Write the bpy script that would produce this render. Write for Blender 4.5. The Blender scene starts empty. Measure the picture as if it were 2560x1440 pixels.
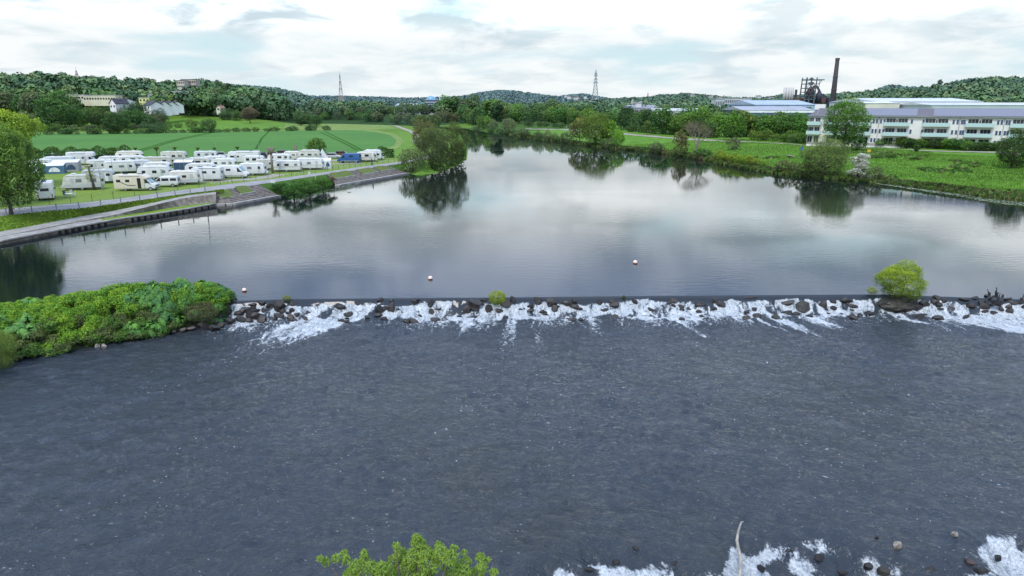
import bpy, bmesh, math, random
import numpy as np
from mathutils import Vector, Matrix

scene = bpy.context.scene
COL = bpy.data.collections.new("place"); scene.collection.children.link(COL)
PI = math.pi
R0 = random.Random(11)

# ------------------------------------------------------------------ camera
F = 1707.0; CH = 16.5
PITCH = math.atan(458.0 / F)
SP, CP = math.sin(PITCH), math.cos(PITCH)
cam_d = bpy.data.cameras.new("camera"); cam = bpy.data.objects.new("camera", cam_d)
COL.objects.link(cam)
cam_d.sensor_width = 36.0; cam_d.lens = 36.0 * F / 2560.0
cam_d.clip_start = 0.5; cam_d.clip_end = 30000
cam.location = (0, 0, CH); cam.rotation_euler = (PI / 2 - PITCH, 0, 0)
scene.camera = cam
scene.view_settings.view_transform = 'Standard'
scene.view_settings.look = 'None'
scene.view_settings.exposure = 0
scene.view_settings.gamma = 1
scene.cycles.use_denoising = True
scene.cycles.max_bounces = 5
scene.cycles.diffuse_bounces = 2
scene.cycles.glossy_bounces = 3
scene.cycles.transmission_bounces = 3
scene.cycles.transparent_max_bounces = 6
scene.cycles.sample_clamp_indirect = 4

def ray(px, py):
    u = (px - 1280.0) / F; v = (720.0 - py) / F
    return u, CP + SP * v, -SP + CP * v
def P(px, py, z=0.0):
    """Point of the level plane z seen in direction (px, py)."""
    x, y, dz = ray(px, py)
    t = (z - CH) / dz
    return Vector((x * t, y * t, z))
def Q(px, Y, z):
    d = Y * CP + (CH - z) * SP
    return Vector(((px - 1280.0) / F * d, Y, z))
def zat(py, Y):
    """Height that shows at picture row py when it stands at distance Y."""
    _, y, dz = ray(1280, py)
    return CH + dz / y * Y
def depth(p):
    return p[1] * CP + (CH - p[2]) * SP
def mpp(p):
    return depth(p) / F

# ------------------------------------------------------------------ objects
def link(o, parent=None):
    COL.objects.link(o)
    if parent is not None: o.parent = parent
    return o
def tag(o, label=None, cat=None, group=None, kind=None):
    if label: o['label'] = label
    if cat: o['category'] = cat
    if group: o['group'] = group
    if kind: o['kind'] = kind
    return o
def empty(name, loc=(0, 0, 0), rz=0.0, scale=(1, 1, 1), parent=None):
    o = bpy.data.objects.new(name, None); o.empty_display_size = .5
    o.location = loc; o.rotation_euler = (0, 0, rz); o.scale = scale
    return link(o, parent)
def np_mesh(name, verts, faces, attrs=None, smooth=False):
    """verts (n,3); faces (m,k) all the same size."""
    me = bpy.data.meshes.new(name)
    verts = np.asarray(verts, dtype=np.float32); faces = np.asarray(faces, dtype=np.int32)
    n, m, k = len(verts), len(faces), faces.shape[1]
    me.vertices.add(n); me.vertices.foreach_set('co', verts.ravel())
    me.loops.add(m * k); me.loops.foreach_set('vertex_index', faces.ravel())
    me.polygons.add(m)
    me.polygons.foreach_set('loop_start', np.arange(0, m * k, k, dtype=np.int32))
    me.polygons.foreach_set('loop_total', np.full(m, k, dtype=np.int32))
    if smooth: me.polygons.foreach_set('use_smooth', np.ones(m, dtype=bool))
    me.update(calc_edges=True)
    for an, val in (attrs or {}).items():
        val = np.asarray(val, dtype=np.float32)
        if val.ndim == 1:
            a = me.attributes.new(an, 'FLOAT', 'POINT'); a.data.foreach_set('value', val)
        else:
            if val.shape[1] == 3: val = np.concatenate([val, np.ones((len(val), 1), np.float32)], 1)
            a = me.attributes.new(an, 'FLOAT_COLOR', 'POINT'); a.data.foreach_set('color', val.ravel())
    return me
def obj(name, me, mat, parent=None, color=None, loc=None):
    o = bpy.data.objects.new(name, me)
    if mat is not None and len(me.materials) == 0: me.materials.append(mat)
    if color is not None: o.color = (*color, 1)
    if loc is not None: o.location = loc
    return link(o, parent)
class MB:
    """Collects simple solids and links them as one mesh object."""
    def __init__(s): s.bm = bmesh.new()
    def box(s, c, d, rz=0.0, ry=0.0, rx=0.0, bev=0.0):
        r = bmesh.ops.create_cube(s.bm, size=1.0)
        vs = r['verts']
        bmesh.ops.scale(s.bm, vec=d, verts=vs)
        if bev > 0:
            es = list({e for v in vs for e in v.link_edges})
            rr = bmesh.ops.bevel(s.bm, geom=es, offset=bev, segments=2, affect='EDGES', profile=.6)
            vs = list({v for f in rr['faces'] for v in f.verts} | {v for v in vs if v.is_valid})
        M = Matrix.Translation(c) @ Matrix.Rotation(rz, 4, 'Z') @ Matrix.Rotation(ry, 4, 'Y') @ Matrix.Rotation(rx, 4, 'X')
        bmesh.ops.transform(s.bm, matrix=M, verts=vs)
        return s
    def tube(s, a, b, r0, r1=None, n=8, cap=True):
        a = Vector(a); b = Vector(b); r1 = r0 if r1 is None else r1
        d = b - a; L = d.length
        if L < 1e-6: return s
        q = d.to_track_quat('Z', 'Y').to_matrix().to_4x4()
        M = Matrix.Translation((a + b) / 2) @ q
        bmesh.ops.create_cone(s.bm, cap_ends=cap, segments=n, radius1=r0, radius2=max(r1, 1e-4), depth=L, matrix=M)
        return s
    def path(s, pts, rs, n=8):
        """A continuous tapering tube through pts."""
        rings = []
        for i, p in enumerate(pts):
            p = Vector(p)
            a = Vector(pts[max(i - 1, 0)]); b = Vector(pts[min(i + 1, len(pts) - 1)])
            t = (b - a).normalized()
            up = Vector((0, 0, 1)) if abs(t.z) < .9 else Vector((1, 0, 0))
            x = t.cross(up).normalized(); y = t.cross(x).normalized()
            r = rs[i]
            rings.append([s.bm.verts.new(p + x * (r * math.cos(k * 2 * PI / n)) + y * (r * math.sin(k * 2 * PI / n))) for k in range(n)])
        for i in range(len(rings) - 1):
            for k in range(n):
                try: s.bm.faces.new((rings[i][k], rings[i][(k + 1) % n], rings[i + 1][(k + 1) % n], rings[i + 1][k]))
                except ValueError: pass
        try:
            s.bm.faces.new(rings[0]); s.bm.faces.new(rings[-1])
        except ValueError: pass
        return s
    def ball(s, c, r, sub=2, sc=(1, 1, 1)):
        M = Matrix.Translation(c) @ Matrix.Diagonal((*sc, 1))
        bmesh.ops.create_icosphere(s.bm, subdivisions=sub, radius=r, matrix=M)
        return s
    def prism(s, prof, w, axis='y', bev=0.0):
        """Side outline prof [(x,z)] extruded to width w across y, with rounded edges."""
        vs0 = [s.bm.verts.new((x, -w / 2, z)) for x, z in prof]
        f = s.bm.faces.new(vs0)
        r = bmesh.ops.extrude_face_region(s.bm, geom=[f])
        nv = [g for g in r['geom'] if isinstance(g, bmesh.types.BMVert)]
        bmesh.ops.translate(s.bm, vec=(0, w, 0), verts=nv)
        if bev > 0:
            es = list({e for v in vs0 + nv for e in v.link_edges})
            bmesh.ops.bevel(s.bm, geom=es, offset=bev, segments=2, affect='EDGES', profile=.6)
        return s
    def quad(s, a, b, c, d):
        s.bm.faces.new([s.bm.verts.new(p) for p in (a, b, c, d)]); return s
    def poly(s, pts):
        s.bm.faces.new([s.bm.verts.new(p) for p in pts]); return s
    def mesh(s, name, smooth=False):
        bmesh.ops.recalc_face_normals(s.bm, faces=s.bm.faces)
        me = bpy.data.meshes.new(name)
        if smooth:
            for f in s.bm.faces: f.smooth = True
        s.bm.to_mesh(me); s.bm.free()
        return me
    def build(s, name, mat, parent=None, smooth=False, color=None, loc=None):
        return obj(name, s.mesh(name, smooth), mat, parent, color, loc)

# ------------------------------------------------------------------ materials
class NT:
    def __init__(s, name):
        s.m = bpy.data.materials.new(name); s.m.use_nodes = True
        s.t = s.m.node_tree; s.t.nodes.clear()
        s.out = s.t.nodes.new('ShaderNodeOutputMaterial')
    def n(s, typ, **kw):
        nd = s.t.nodes.new(typ)
        for k, v in kw.items():
            if k in nd.inputs: s.set(nd, k, v)
            else: setattr(nd, k, v)
        return nd
    def set(s, nd, k, v):
        if isinstance(v, bpy.types.NodeSocket): s.t.links.new(v, nd.inputs[k])
        else: nd.inputs[k].default_value = v
    def noise(s, vec=None, scale=1, detail=4, rough=.55, dist=0.0, dim='3D'):
        nd = s.n('ShaderNodeTexNoise'); nd.noise_dimensions = dim
        nd.inputs['Scale'].default_value = scale; nd.inputs['Detail'].default_value = detail
        nd.inputs['Roughness'].default_value = rough; nd.inputs['Distortion'].default_value = dist
        if vec is not None: s.t.links.new(vec, nd.inputs['Vector'])
        return nd.outputs['Fac']
    def mapping(s, vec, scale=(1, 1, 1), rot=(0, 0, 0), loc=(0, 0, 0)):
        nd = s.n('ShaderNodeMapping'); nd.inputs['Scale'].default_value = scale
        nd.inputs['Rotation'].default_value = rot; nd.inputs['Location'].default_value = loc
        s.t.links.new(vec, nd.inputs['Vector']); return nd.outputs[0]
    def math(s, op, a, b=None, c=None, clamp=False):
        nd = s.n('ShaderNodeMath', operation=op); nd.use_clamp = clamp
        for i, v in enumerate((a, b, c)):
            if v is None: continue
            if isinstance(v, bpy.types.NodeSocket): s.t.links.new(v, nd.inputs[i])
            else: nd.inputs[i].default_value = v
        return nd.outputs[0]
    def ramp(s, fac, lo, hi, a=0.0, b=1.0, smooth=True):
        nd = s.n('ShaderNodeMapRange')
        nd.interpolation_type = 'SMOOTHSTEP' if smooth else 'LINEAR'
        for k, v in zip(('From Min', 'From Max', 'To Min', 'To Max'), (lo, hi, a, b)):
            s.set(nd, k, v)
        s.t.links.new(fac, nd.inputs['Value']); return nd.outputs[0]
    def mix(s, fac, a, b, blend='MIX'):
        nd = s.n('ShaderNodeMix', data_type='RGBA', blend_type=blend)
        for i, v in ((0, fac), (6, a), (7, b)):
            if isinstance(v, bpy.types.NodeSocket): s.t.links.new(v, nd.inputs[i])
            else: nd.inputs[i].default_value = v if i == 0 else (*v[:3], 1)
        return nd.outputs[2]
    def coord(s, which='Object'):
        return s.n('ShaderNodeTexCoord').outputs[which]
    def pos(s):
        return s.n('ShaderNodeNewGeometry').outputs['Position']
    def attr(s, name):
        nd = s.n('ShaderNodeAttribute'); nd.attribute_name = name; return nd
    def bsdf(s, **kw):
        nd = s.n('ShaderNodeBsdfPrincipled')
        for k, v in kw.items():
            k = k.replace('_', ' ')
            if isinstance(v, bpy.types.NodeSocket): s.t.links.new(v, nd.inputs[k])
            elif isinstance(v, tuple): nd.inputs[k].default_value = (*v[:3], 1)
            else: nd.inputs[k].default_value = v
        return nd
    def bump(s, h, strength=.4, dist=.1):
        nd = s.n('ShaderNodeBump'); s.set(nd, 'Strength', strength); s.set(nd, 'Distance', dist)
        s.t.links.new(h, nd.inputs['Height']); return nd.outputs[0]
    def done(s, sh):
        s.t.links.new(sh.outputs[0] if hasattr(sh, 'outputs') else sh, s.out.inputs[0]); return s.m

MAT = {}
def simple(name, col, rough=.6, metal=0.0, var=.12, scale=3.0, spec=.5, bump=0.0):
    """Plain surface with a little uneven dirt so that nothing is flat."""
    t = NT(name); p = t.pos()
    n = t.noise(p, scale, 5, .6)
    f = t.ramp(n, .3, .7, 1 - var, 1 + var)
    c = t.n('ShaderNodeVectorMath', operation='SCALE')
    c.inputs[0].default_value = col[:3]; t.t.links.new(f, c.inputs['Scale'])
    kw = dict(Base_Color=c.outputs[0], Roughness=rough, Metallic=metal)
    b = t.bsdf(**kw); b.inputs['Specular IOR Level'].default_value = spec
    if bump: t.t.links.new(t.bump(n, bump, .05), b.inputs['Normal'])
    MAT[name] = t.done(b); return MAT[name]
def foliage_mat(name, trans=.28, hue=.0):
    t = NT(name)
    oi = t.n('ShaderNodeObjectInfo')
    tone = t.attr('tone').outputs['Fac']  # random variation plus height and depth shading, put into the leaf colour
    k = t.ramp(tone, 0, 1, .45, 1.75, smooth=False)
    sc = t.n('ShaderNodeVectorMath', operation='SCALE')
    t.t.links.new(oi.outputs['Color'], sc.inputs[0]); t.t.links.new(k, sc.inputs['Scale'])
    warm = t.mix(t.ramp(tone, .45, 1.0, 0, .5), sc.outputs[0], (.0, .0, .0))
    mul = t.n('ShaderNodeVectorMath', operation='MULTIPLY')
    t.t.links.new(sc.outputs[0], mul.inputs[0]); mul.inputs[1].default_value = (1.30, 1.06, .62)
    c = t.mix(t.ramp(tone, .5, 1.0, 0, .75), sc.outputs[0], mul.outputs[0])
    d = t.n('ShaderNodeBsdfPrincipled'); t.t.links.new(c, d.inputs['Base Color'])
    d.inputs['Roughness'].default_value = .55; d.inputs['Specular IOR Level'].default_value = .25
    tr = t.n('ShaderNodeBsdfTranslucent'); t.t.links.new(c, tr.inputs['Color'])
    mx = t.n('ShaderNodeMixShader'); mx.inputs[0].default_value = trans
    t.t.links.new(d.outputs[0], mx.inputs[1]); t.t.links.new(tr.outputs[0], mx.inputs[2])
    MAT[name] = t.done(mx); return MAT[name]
foliage_mat('leaves')
simple('bark', (.085, .068, .052), .9, var=.35, scale=6)
simple('bark_pale', (.2, .17, .13), .9, var=.3, scale=6)
simple('white_paint', (.62, .63, .63), .4, var=.07, scale=1.2)
simple('warm_white', (.60, .58, .52), .45, var=.10, scale=.8)
simple('cool_white', (.52, .56, .58), .4, var=.10, scale=.8)
simple('old_white', (.50, .50, .46), .6, var=.16, scale=1.6)
simple('curtain_glass', (.16, .18, .19), .2)
simple('cream_paint', (.62, .57, .47), .4, var=.05, scale=1.2)
simple('silver_paint', (.42, .44, .45), .38, var=.06, scale=1.0)
simple('beige_paint', (.47, .46, .40), .5, var=.06, scale=1.0)
simple('black_plastic', (.018, .018, .02), .55, var=.2)
simple('dark_paint', (.03, .028, .03), .35, var=.1)
simple('rubber', (.02, .02, .02), .8, var=.2)
simple('blue_paint', (.02, .09, .25), .4, var=.2, scale=1.5)
simple('navy', (.03, .07, .13), .7)
simple('grey_fabric', (.30, .31, .34), .85, var=.15)
simple('light_fabric', (.66, .69, .70), .8, var=.1)
simple('blue_fabric', (.06, .14, .22), .85, var=.15)
simple('metal', (.38, .39, .40), .4, metal=.6)
simple('grey_metal', (.25, .27, .28), .5, metal=.3)
simple('concrete', (.30, .285, .26), .9, var=.25, scale=.8, bump=.3)
simple('steps_stone', (.22, .19, .165), .9, var=.35, scale=1.5, bump=.4)
simple('dark_recess', (.012, .012, .012), .9)
simple('asphalt', (.27, .265, .262), .9, var=.12, scale=.6)
simple('path_gravel', (.30, .27, .22), .95, var=.2, scale=.8)
simple('rust', (.12, .055, .035), .8, var=.35, scale=.6)
simple('steel_blue_grey', (.10, .13, .14), .7, var=.25, scale=.4)
simple('red_white_red', (.5, .16, .12), .7)
simple('driftwood', (.30, .28, .24), .8, var=.3, scale=5)
simple('skin', (.45, .27, .2), .6)
simple('buoy_pale', (.85, .62, .52), .45, var=.08)
simple('buoy_red', (.24, .06, .035), .5)
def glass_dark(name, col, rough=.08):
    t = NT(name); b = t.bsdf(Base_Color=col, Roughness=rough); b.inputs['IOR'].default_value = 1.5
    MAT[name] = t.done(b)
glass_dark('dark_glass', (.025, .03, .035))
glass_dark('screen_glass', (.22, .36, .38), .15)
glass_dark('balcony_glass', (.42, .58, .56), .25)
glass_dark('window_blue', (.05, .08, .15), .1)
# ------------------------------------------------------------------ shores and terrain
def sst(a, b, x):
    t = np.clip((x - a) / (b - a), 0, 1); return t * t * (3 - 2 * t)
LEFT_PX = [(-400, 720), (0, 612), (177, 581), (316, 557), (527, 521), (572, 513), (690, 493), (720, 494), (770, 487), (815, 474), (845, 461), (960, 444), (1012, 434), (1040, 438), (1075, 436), (1110, 428), (1150, 412), (1168, 398), (1172, 375), (1160, 350), (1150, 334)]
RIGHT_PX = [(1184, 323), (1205, 328), (1250, 333), (1300, 340), (1340, 347), (1400, 354), (1450, 362), (1500, 369), (1560, 374), (1600, 377), (1680, 387), (1740, 396), (1800, 408), (1870, 424), (1930, 433), (2000, 441), (2100, 449), (2200, 458), (2300, 471), (2400, 484), (2480, 497), (2560, 505), (2900, 545)]
Lw = [P(*p) for p in LEFT_PX]; Rw = [P(*p) for p in RIGHT_PX]
RIV = [(p.x, p.y) for p in Lw] + [(-52, 490), (-95, 535), (-170, 570), (-330, 600), (-330, 640), (-160, 612), (-70, 575), (-38, 530)] + [(p.x, p.y) for p in Rw] + [(112, 95), (98, 60), (90, 20), (90, -80), (-95, -80), (-90, 20), (-82, 50)]
RIVa = np.array(RIV)
def sdist(X, Y):
    """Distance to the river's edge, positive on land."""
    X = np.asarray(X, float); Y = np.asarray(Y, float)
    shp = X.shape; x = X.ravel(); y = Y.ravel()
    best = np.full(x.shape, 1e9); inside = np.zeros(x.shape, bool)
    A = RIVa; B = np.roll(RIVa, -1, 0)
    for (ax, ay), (bx, by) in zip(A, B):
        dx, dy = bx - ax, by - ay
        t = np.clip(((x - ax) * dx + (y - ay) * dy) / (dx * dx + dy * dy), 0, 1)
        d = (x - ax - t * dx) ** 2 + (y - ay - t * dy) ** 2
        best = np.minimum(best, d)
        c = ((ay > y) != (by > y))
        with np.errstate(divide='ignore', invalid='ignore'):
            xi = (bx - ax) * (y - ay) / (by - ay + 1e-12) + ax
        inside ^= c & (x < xi)
    d = np.sqrt(best)
    return np.where(inside, -d, d).reshape(shp)
# hill layers: skyline in the picture (canopy height taken off), crest distance, foot distance, back distance
CZ = 1.95
HILLS = [
    dict(px=[-1400, -300, 0, 60, 130, 200, 300, 400, 460, 520, 600, 650, 700, 750, 790], py=[200, 200, 205, 212, 207, 216, 222, 224, 222, 228, 238, 248, 262, 277, 290], R=760, foot=430, back=1300, can=13),
    dict(px=[380, 480, 560, 650, 700, 745, 775, 800, 840], py=[262, 214, 215, 222, 226, 236, 246, 262, 290], R=1900, foot=1200, back=2600, can=13),
    dict(px=[560, 760, 850, 950, 1010, 1100, 1150, 1200, 1240, 1280, 1340, 1390, 1430, 1460, 1500, 1540, 1600, 2200, 2900], py=[262, 242, 243, 245, 248, 246, 243, 234, 229, 228, 236, 243, 238, 236, 244, 250, 252, 262, 262], R=3600, foot=2300, back=5200, can=14),
    dict(px=[1380, 1480, 1560, 1620, 1660, 1720, 1800, 1860, 1900, 1960, 2060, 2120, 2180, 2300], py=[262, 255, 249, 246, 240, 238, 245, 248, 249, 240, 242, 243, 245, 262], R=1500, foot=900, back=2300, can=12),
    dict(px=[2140, 2190, 2220, 2260, 2290, 2340, 2460], py=[262, 227, 221, 222, 228, 240, 262], R=2400, foot=1900, back=3200, can=12),
    dict(px=[2060, 2140, 2220, 2300, 2350, 2400, 2460, 2520, 2560, 2900, 3900], py=[258, 250, 238, 232, 223, 213, 209, 207, 210, 205, 215], R=1100, foot=680, back=1900, can=13),
]
for h in HILLS:
    h['a'] = np.array([(p - 1280.0) / F for p in h['px']])
    h['z'] = np.array([zat(py, h['R']) - h['can'] for py in h['py']])
def layer_z(h, X, Y):
    d = Y * CP + 4
    a = np.where(Y > 50, X / np.maximum(d, 1), 0)
    zc = np.interp(a, h['a'], h['z'])
    f = sst(h['foot'], h['R'], Y) * (1 - sst(h['R'] * 1.08, h['back'], Y))
    ends = (a > h['a'][0]) & (a < h['a'][-1])
    return np.where(ends, (zc - 3.0) * f, 0)
def sval(x, y, s, seed):
    return np.sin(x / s + seed) * np.cos(y / s * 1.13 + seed * 2.1) + .5 * np.sin((x + y) / s * 1.9 + seed * .7)
def hz(X, Y, d=None):
    X = np.asarray(X, float); Y = np.asarray(Y, float)
    if d is None: d = sdist(X, Y)
    right = X > -30 + 0 * X
    right = (X > 10) | (Y > 520)
    zl = (CZ - .03) * sst(0, 7, d)
    zr = .7 * sst(0, 2.5, d) + 2.3 * sst(2.5, 48, d) + .8 * sst(60, 95, d)
    z = np.where(right, zr, zl)
    z = z + np.where(d > 0, 1, 0) * (.10 * sval(X, Y, 5.5, 1.3) + .05 * sval(X, Y, 1.9, 4)) * sst(0, 6, d) * np.where(right, 1.0, 0.0) 
    # rising meadow on the left bank, plain behind
    z = z + np.where(X < -30, 1.8 * sst(400, 520, Y), 0) * sst(0, 60, d)
    for h in HILLS: z = z + layer_z(h, X, Y)
    z = np.where(d < 0, -3.0 * sst(0, 5, -d), z)
    return z
def hz1(x, y): return float(hz(np.array([x]), np.array([y]))[0])
def G(px, py, far=3000):
    """The terrain point seen at (px, py)."""
    u, dy, dz = ray(px, py)
    ts = np.concatenate([np.linspace(25, 700, 500), np.linspace(703, far, 500)])
    zz = hz(u * ts, dy * ts); zr = CH + dz * ts
    k = np.nonzero(zr < np.maximum(zz, 0))[0]
    i = k[0] if len(k) else len(ts) - 1
    t = ts[i]
    if len(k) and i > 0:
        a = zr[i - 1] - zz[i - 1]; b = zr[i] - zz[i]
        t = ts[i - 1] + (ts[i] - ts[i - 1]) * a / max(a - b, 1e-6)
    x, y = u * t, dy * t
    return Vector((x, y, max(hz1(x, y), 0)))

# ---- quay / promenade lofts on the left bank: longitudinal lines, (px, py, z)
pxL = [-500, -200, 0, 84, 190, 295, 380, 464, 540]
def line(py, z): return lambda px: P(px, float(np.interp(px, pxL, py)), float(np.interp(px, pxL, z)))
EX = lambda *v: [v[0] + 2.55 * (v[0] - v[2]) if 0 else v[0]]  # unused guard
def ext(vals):   # extrapolate two columns beyond the frame at the same slope
    a, b = vals[0], vals[1]; s = (b - a) / 84.0
    return [a - 500 * s, a - 200 * s] + list(vals)
QE = line(ext([602, 586, 566, 547, 535, 522, 508]), [.5] * 9)
QC = line(ext([598, 582.5, 562.5, 545, 533, 520, 506.5]), [.52] * 9)
WB = line(ext([592, 577, 556.5, 541, 527, 514, 505]), [.56, .56, .56, .58, .6, .6, .62, .62, .64])
WT = line(ext([591, 575.5, 554, 535, 514, 494, 485]), [.58, .58, .60, .66, .72, .92, 1.45, 1.75, 1.85])
RU = line(ext([579, 564, 543, 524.5, 507.5, 488.5, 480]), [.66, .66, .66, .7, .82, 1.05, 1.5, 1.82, 1.92])
pxP = [0, 84, 211, 295, 422, 527, 620, 711, 816, 922, 1006, 1060, 1110]
pyl = [541, 531.5, 520.5, 509, 491, 478, 464.5, 451.5, 435.5, 420, 408.5, 398, 386]
pyu = [523, 516, 506.5, 497, 479.5, 466, 454.5, 444, 429.5, 414, 403, 392, 380]
def lin2(px, xs, ys):
    if px < xs[0]: return ys[0] + (px - xs[0]) * (ys[1] - ys[0]) / (xs[1] - xs[0])
    return float(np.interp(px, xs, ys))
PLo = lambda px: P(px, lin2(px, pxP, pyl), CZ + .03)
PUp = lambda px: P(px, lin2(px, pxP, pyu), CZ + .05)
def cols(a, b, n): return list(np.linspace(a, b, n))
def loft(name, fs, pxs, mat, sub=1, jit=0.0, attrs=None, wave=0.0, kind='structure', uvz=None):
    """A surface through several longitudinal lines fs, sub rows between neighbours."""
    rows = []
    for i in range(len(fs) - 1):
        for k in range(sub if i < len(fs) - 1 else 1):
            rows.append((i, k / sub))
    rows.append((len(fs) - 2, 1.0))
    V = []
    rr = np.random.RandomState(5)
    for i, t in rows:
        for px in pxs:
            a = fs[i](px); b = fs[i + 1](px)
            p = a.lerp(b, t)
            if wave and 0 < t < 1 or (wave and 0 < i): p.z += wave * float(sval(p.x, p.y, 1.7, 2.0)) * .5
            V.append(p)
    n = len(pxs); Fc = []
    for r in range(len(rows) - 1):
        for c in range(n - 1):
            Fc.append((r * n + c, r * n + c + 1, (r + 1) * n + c + 1, (r + 1) * n + c))
    o = obj(name, np_mesh(name, np.array([tuple(v) for v in V]), np.array(Fc)), mat)
    tag(o, kind=kind); return o

# ---- grass and ground materials
def grass_mat(name, c1, c2, c3, s1=.05, s2=.6, bump=.5, stripes=0.0):
    t = NT(name); p = t.pos()
    a = t.noise(p, s1, 5, .6); b = t.noise(p, s2, 6, .7); c = t.noise(p, 5.0, 3, .6)
    m = t.mix(t.ramp(a, .35, .65), c1, c2)
    m = t.mix(t.ramp(b, .42, .72, 0, .75), m, c3)
    k = t.ramp(c, .25, .75, .72, 1.28)
    sc = t.n('ShaderNodeVectorMath', operation='SCALE'); t.t.links.new(m, sc.inputs[0]); t.t.links.new(k, sc.inputs['Scale'])
    bs = t.bsdf(Base_Color=sc.outputs[0], Roughness=.9); bs.inputs['Specular IOR Level'].default_value = .15
    t.t.links.new(t.bump(t.noise(p, 2.2, 6, .7), bump, .3), bs.inputs['Normal'])
    MAT[name] = t.done(bs); return MAT[name]
grass_mat('meadow', (.10, .21, .022), (.13, .25, .03), (.055, .14, .018), .035, .35)
grass_mat('mown', (.155, .235, .035), (.185, .26, .045), (.12, .20, .032), .12, 1.2, .2)
grass_mat('bank_grass', (.17, .27, .03), (.14, .24, .03), (.09, .18, .025), .25, 1.5, .4)
grass_mat('bed', (.10, .15, .035), (.13, .16, .045), (.09, .10, .04), .3, 1.5, .4)
grass_mat('wild', (.05, .12, .02), (.09, .17, .025), (.035, .08, .018), .06, .5, .8)
grass_mat('dry_meadow', (.15, .23, .055), (.20, .26, .07), (.11, .19, .04), .02, .12, .3)
# terrain: colour driven by painted zone attribute
t = NT('terrain'); p = t.pos()
base = t.attr('zone').outputs['Color']
b_ = t.noise(p, .35, 6, .7); c_ = t.noise(p, 3.0, 4, .6)
k = t.math('MULTIPLY', t.ramp(b_, .3, .7, .75, 1.2), t.ramp(c_, .25, .75, .78, 1.22))
sc = t.n('ShaderNodeVectorMath', operation='SCALE'); t.t.links.new(base, sc.inputs[0]); t.t.links.new(k, sc.inputs['Scale'])
bs = t.bsdf(Base_Color=sc.outputs[0], Roughness=.95); bs.inputs['Specular IOR Level'].default_value = .1
t.t.links.new(t.bump(t.noise(p, 1.3, 6, .7), .5, .5), bs.inputs['Normal'])
MAT['terrain'] = t.done(bs)

ys = [-60.0]
while ys[-1] < 12000:
    y = ys[-1]; ys.append(y + (1.6 if y < 60 else max(1.6, (y - 20) * .0155)))
ys = np.array(ys)
us = np.concatenate([-np.geomspace(3.5, .84, 46)[:-1], np.linspace(-.84, .84, 440), np.geomspace(.84, 3.5, 46)[1:]])
YY, UU = np.meshgrid(ys, us, indexing='ij')
XX = UU * (np.maximum(YY, 0) * .97 + 45)
D = sdist(XX, YY)
ZZ = hz(XX, YY, D)
# under the built quay the ground is kept low
LO_POLY = [tuple(QE(px) + Vector((1.5, -4.0, 0)))[:2] for px in (-480, -200, 0, 190, 380, 540)] + [tuple(P(px, lin2(px, [540, 690, 830, 1012], [508, 487, 464, 432]), .4) + Vector((1.2, -3.0, 0)))[:2] for px in (600, 690, 830, 1000)] + \
          [tuple(PUp(px) + Vector((0, 2.0, 0)))[:2] for px in (1000, 900, 800, 700, 600, 500, 400, 300, 200, 100, 0, -200, -480)]
def in_poly(x, y, poly):
    ins = np.zeros(x.shape, bool)
    for i in range(len(poly)):
        ax, ay = poly[i]; bx, by = poly[(i + 1) % len(poly)]
        c = (ay > y) != (by > y)
        xi = (bx - ax) * (y - ay) / (by - ay + 1e-12) + ax
        ins ^= c & (x < xi)
    return ins
lowm = in_poly(XX, YY, LO_POLY)
ZZ = np.where(lowm, -1.6, ZZ)
# zones
zone = np.zeros(XX.shape + (3,))
zone[:] = (.055, .115, .022)
rightbank = ((XX > 10) | (YY > 520)) & (YY < 420)
zone[rightbank] = (.105, .225, .028)
fade = sst(2, 8, D + 1.5 * sval(XX, YY, 3.0, 2))[..., None]
zone = np.where(rightbank[..., None], zone * fade + np.array((.07, .13, .025)) * (1 - fade), zone)
leftb = (XX < 10) & (YY < 392) & (D > 0); zone[leftb] = (.12, .23, .035)
meadow_l = (XX < -30) & (YY >= 385) & (YY < 560); zone[meadow_l] = (.11, .20, .03)
far = YY > 560; zone[far] = (.03, .07, .022)
zone[D < -.3] = (.02, .022, .015)
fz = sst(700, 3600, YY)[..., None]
zone = zone * (1 - fz) + np.array((.075, .14, .15)) * fz  # distance haze mixed into the ground colour
nr, nc = XX.shape
idx = np.arange(nr * nc).reshape(nr, nc)
faces = np.stack([idx[:-1, :-1], idx[:-1, 1:], idx[1:, 1:], idx[1:, :-1]], -1).reshape(-1, 4)
me = np_mesh('ground', np.stack([XX, YY, ZZ], -1).reshape(-1, 3), faces, {'zone': zone.reshape(-1, 3)}, smooth=True)
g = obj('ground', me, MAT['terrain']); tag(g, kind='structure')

def patch(name, poly, dz, mat, step=3.0, kind='structure'):
    """A sheet following the terrain inside a ground polygon [(x,y)]."""
    bm = bmesh.new()
    vs = [bm.verts.new((x, y, 0)) for x, y in poly]
    f = bm.faces.new(vs)
    xs = [q[0] for q in poly]; yy = [q[1] for q in poly]
    for ax, lo, hi in ((0, min(xs), max(xs)), (1, min(yy), max(yy))):
        c = math.floor(lo / step) * step
        while c < hi:
            co = (c, 0, 0) if ax == 0 else (0, c, 0); no = (1, 0, 0) if ax == 0 else (0, 1, 0)
            bmesh.ops.bisect_plane(bm, geom=bm.verts[:] + bm.edges[:] + bm.faces[:], plane_co=co, plane_no=no, dist=1e-5)
            c += step
    arr = np.array([v.co[:] for v in bm.verts])
    z = hz(arr[:, 0], arr[:, 1]) + dz
    for v, zz in zip(bm.verts, z): v.co.z = zz
    bmesh.ops.recalc_face_normals(bm, faces=bm.faces)
    for f in bm.faces:
        if f.normal.z < 0: f.normal_flip()
    me = bpy.data.meshes.new(name); bm.to_mesh(me); bm.free()
    return tag(obj(name, me, mat), kind=kind)
def pxpoly(pts, z=CZ): return [tuple(P(px, py, z))[:2] for px, py in pts]
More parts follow.
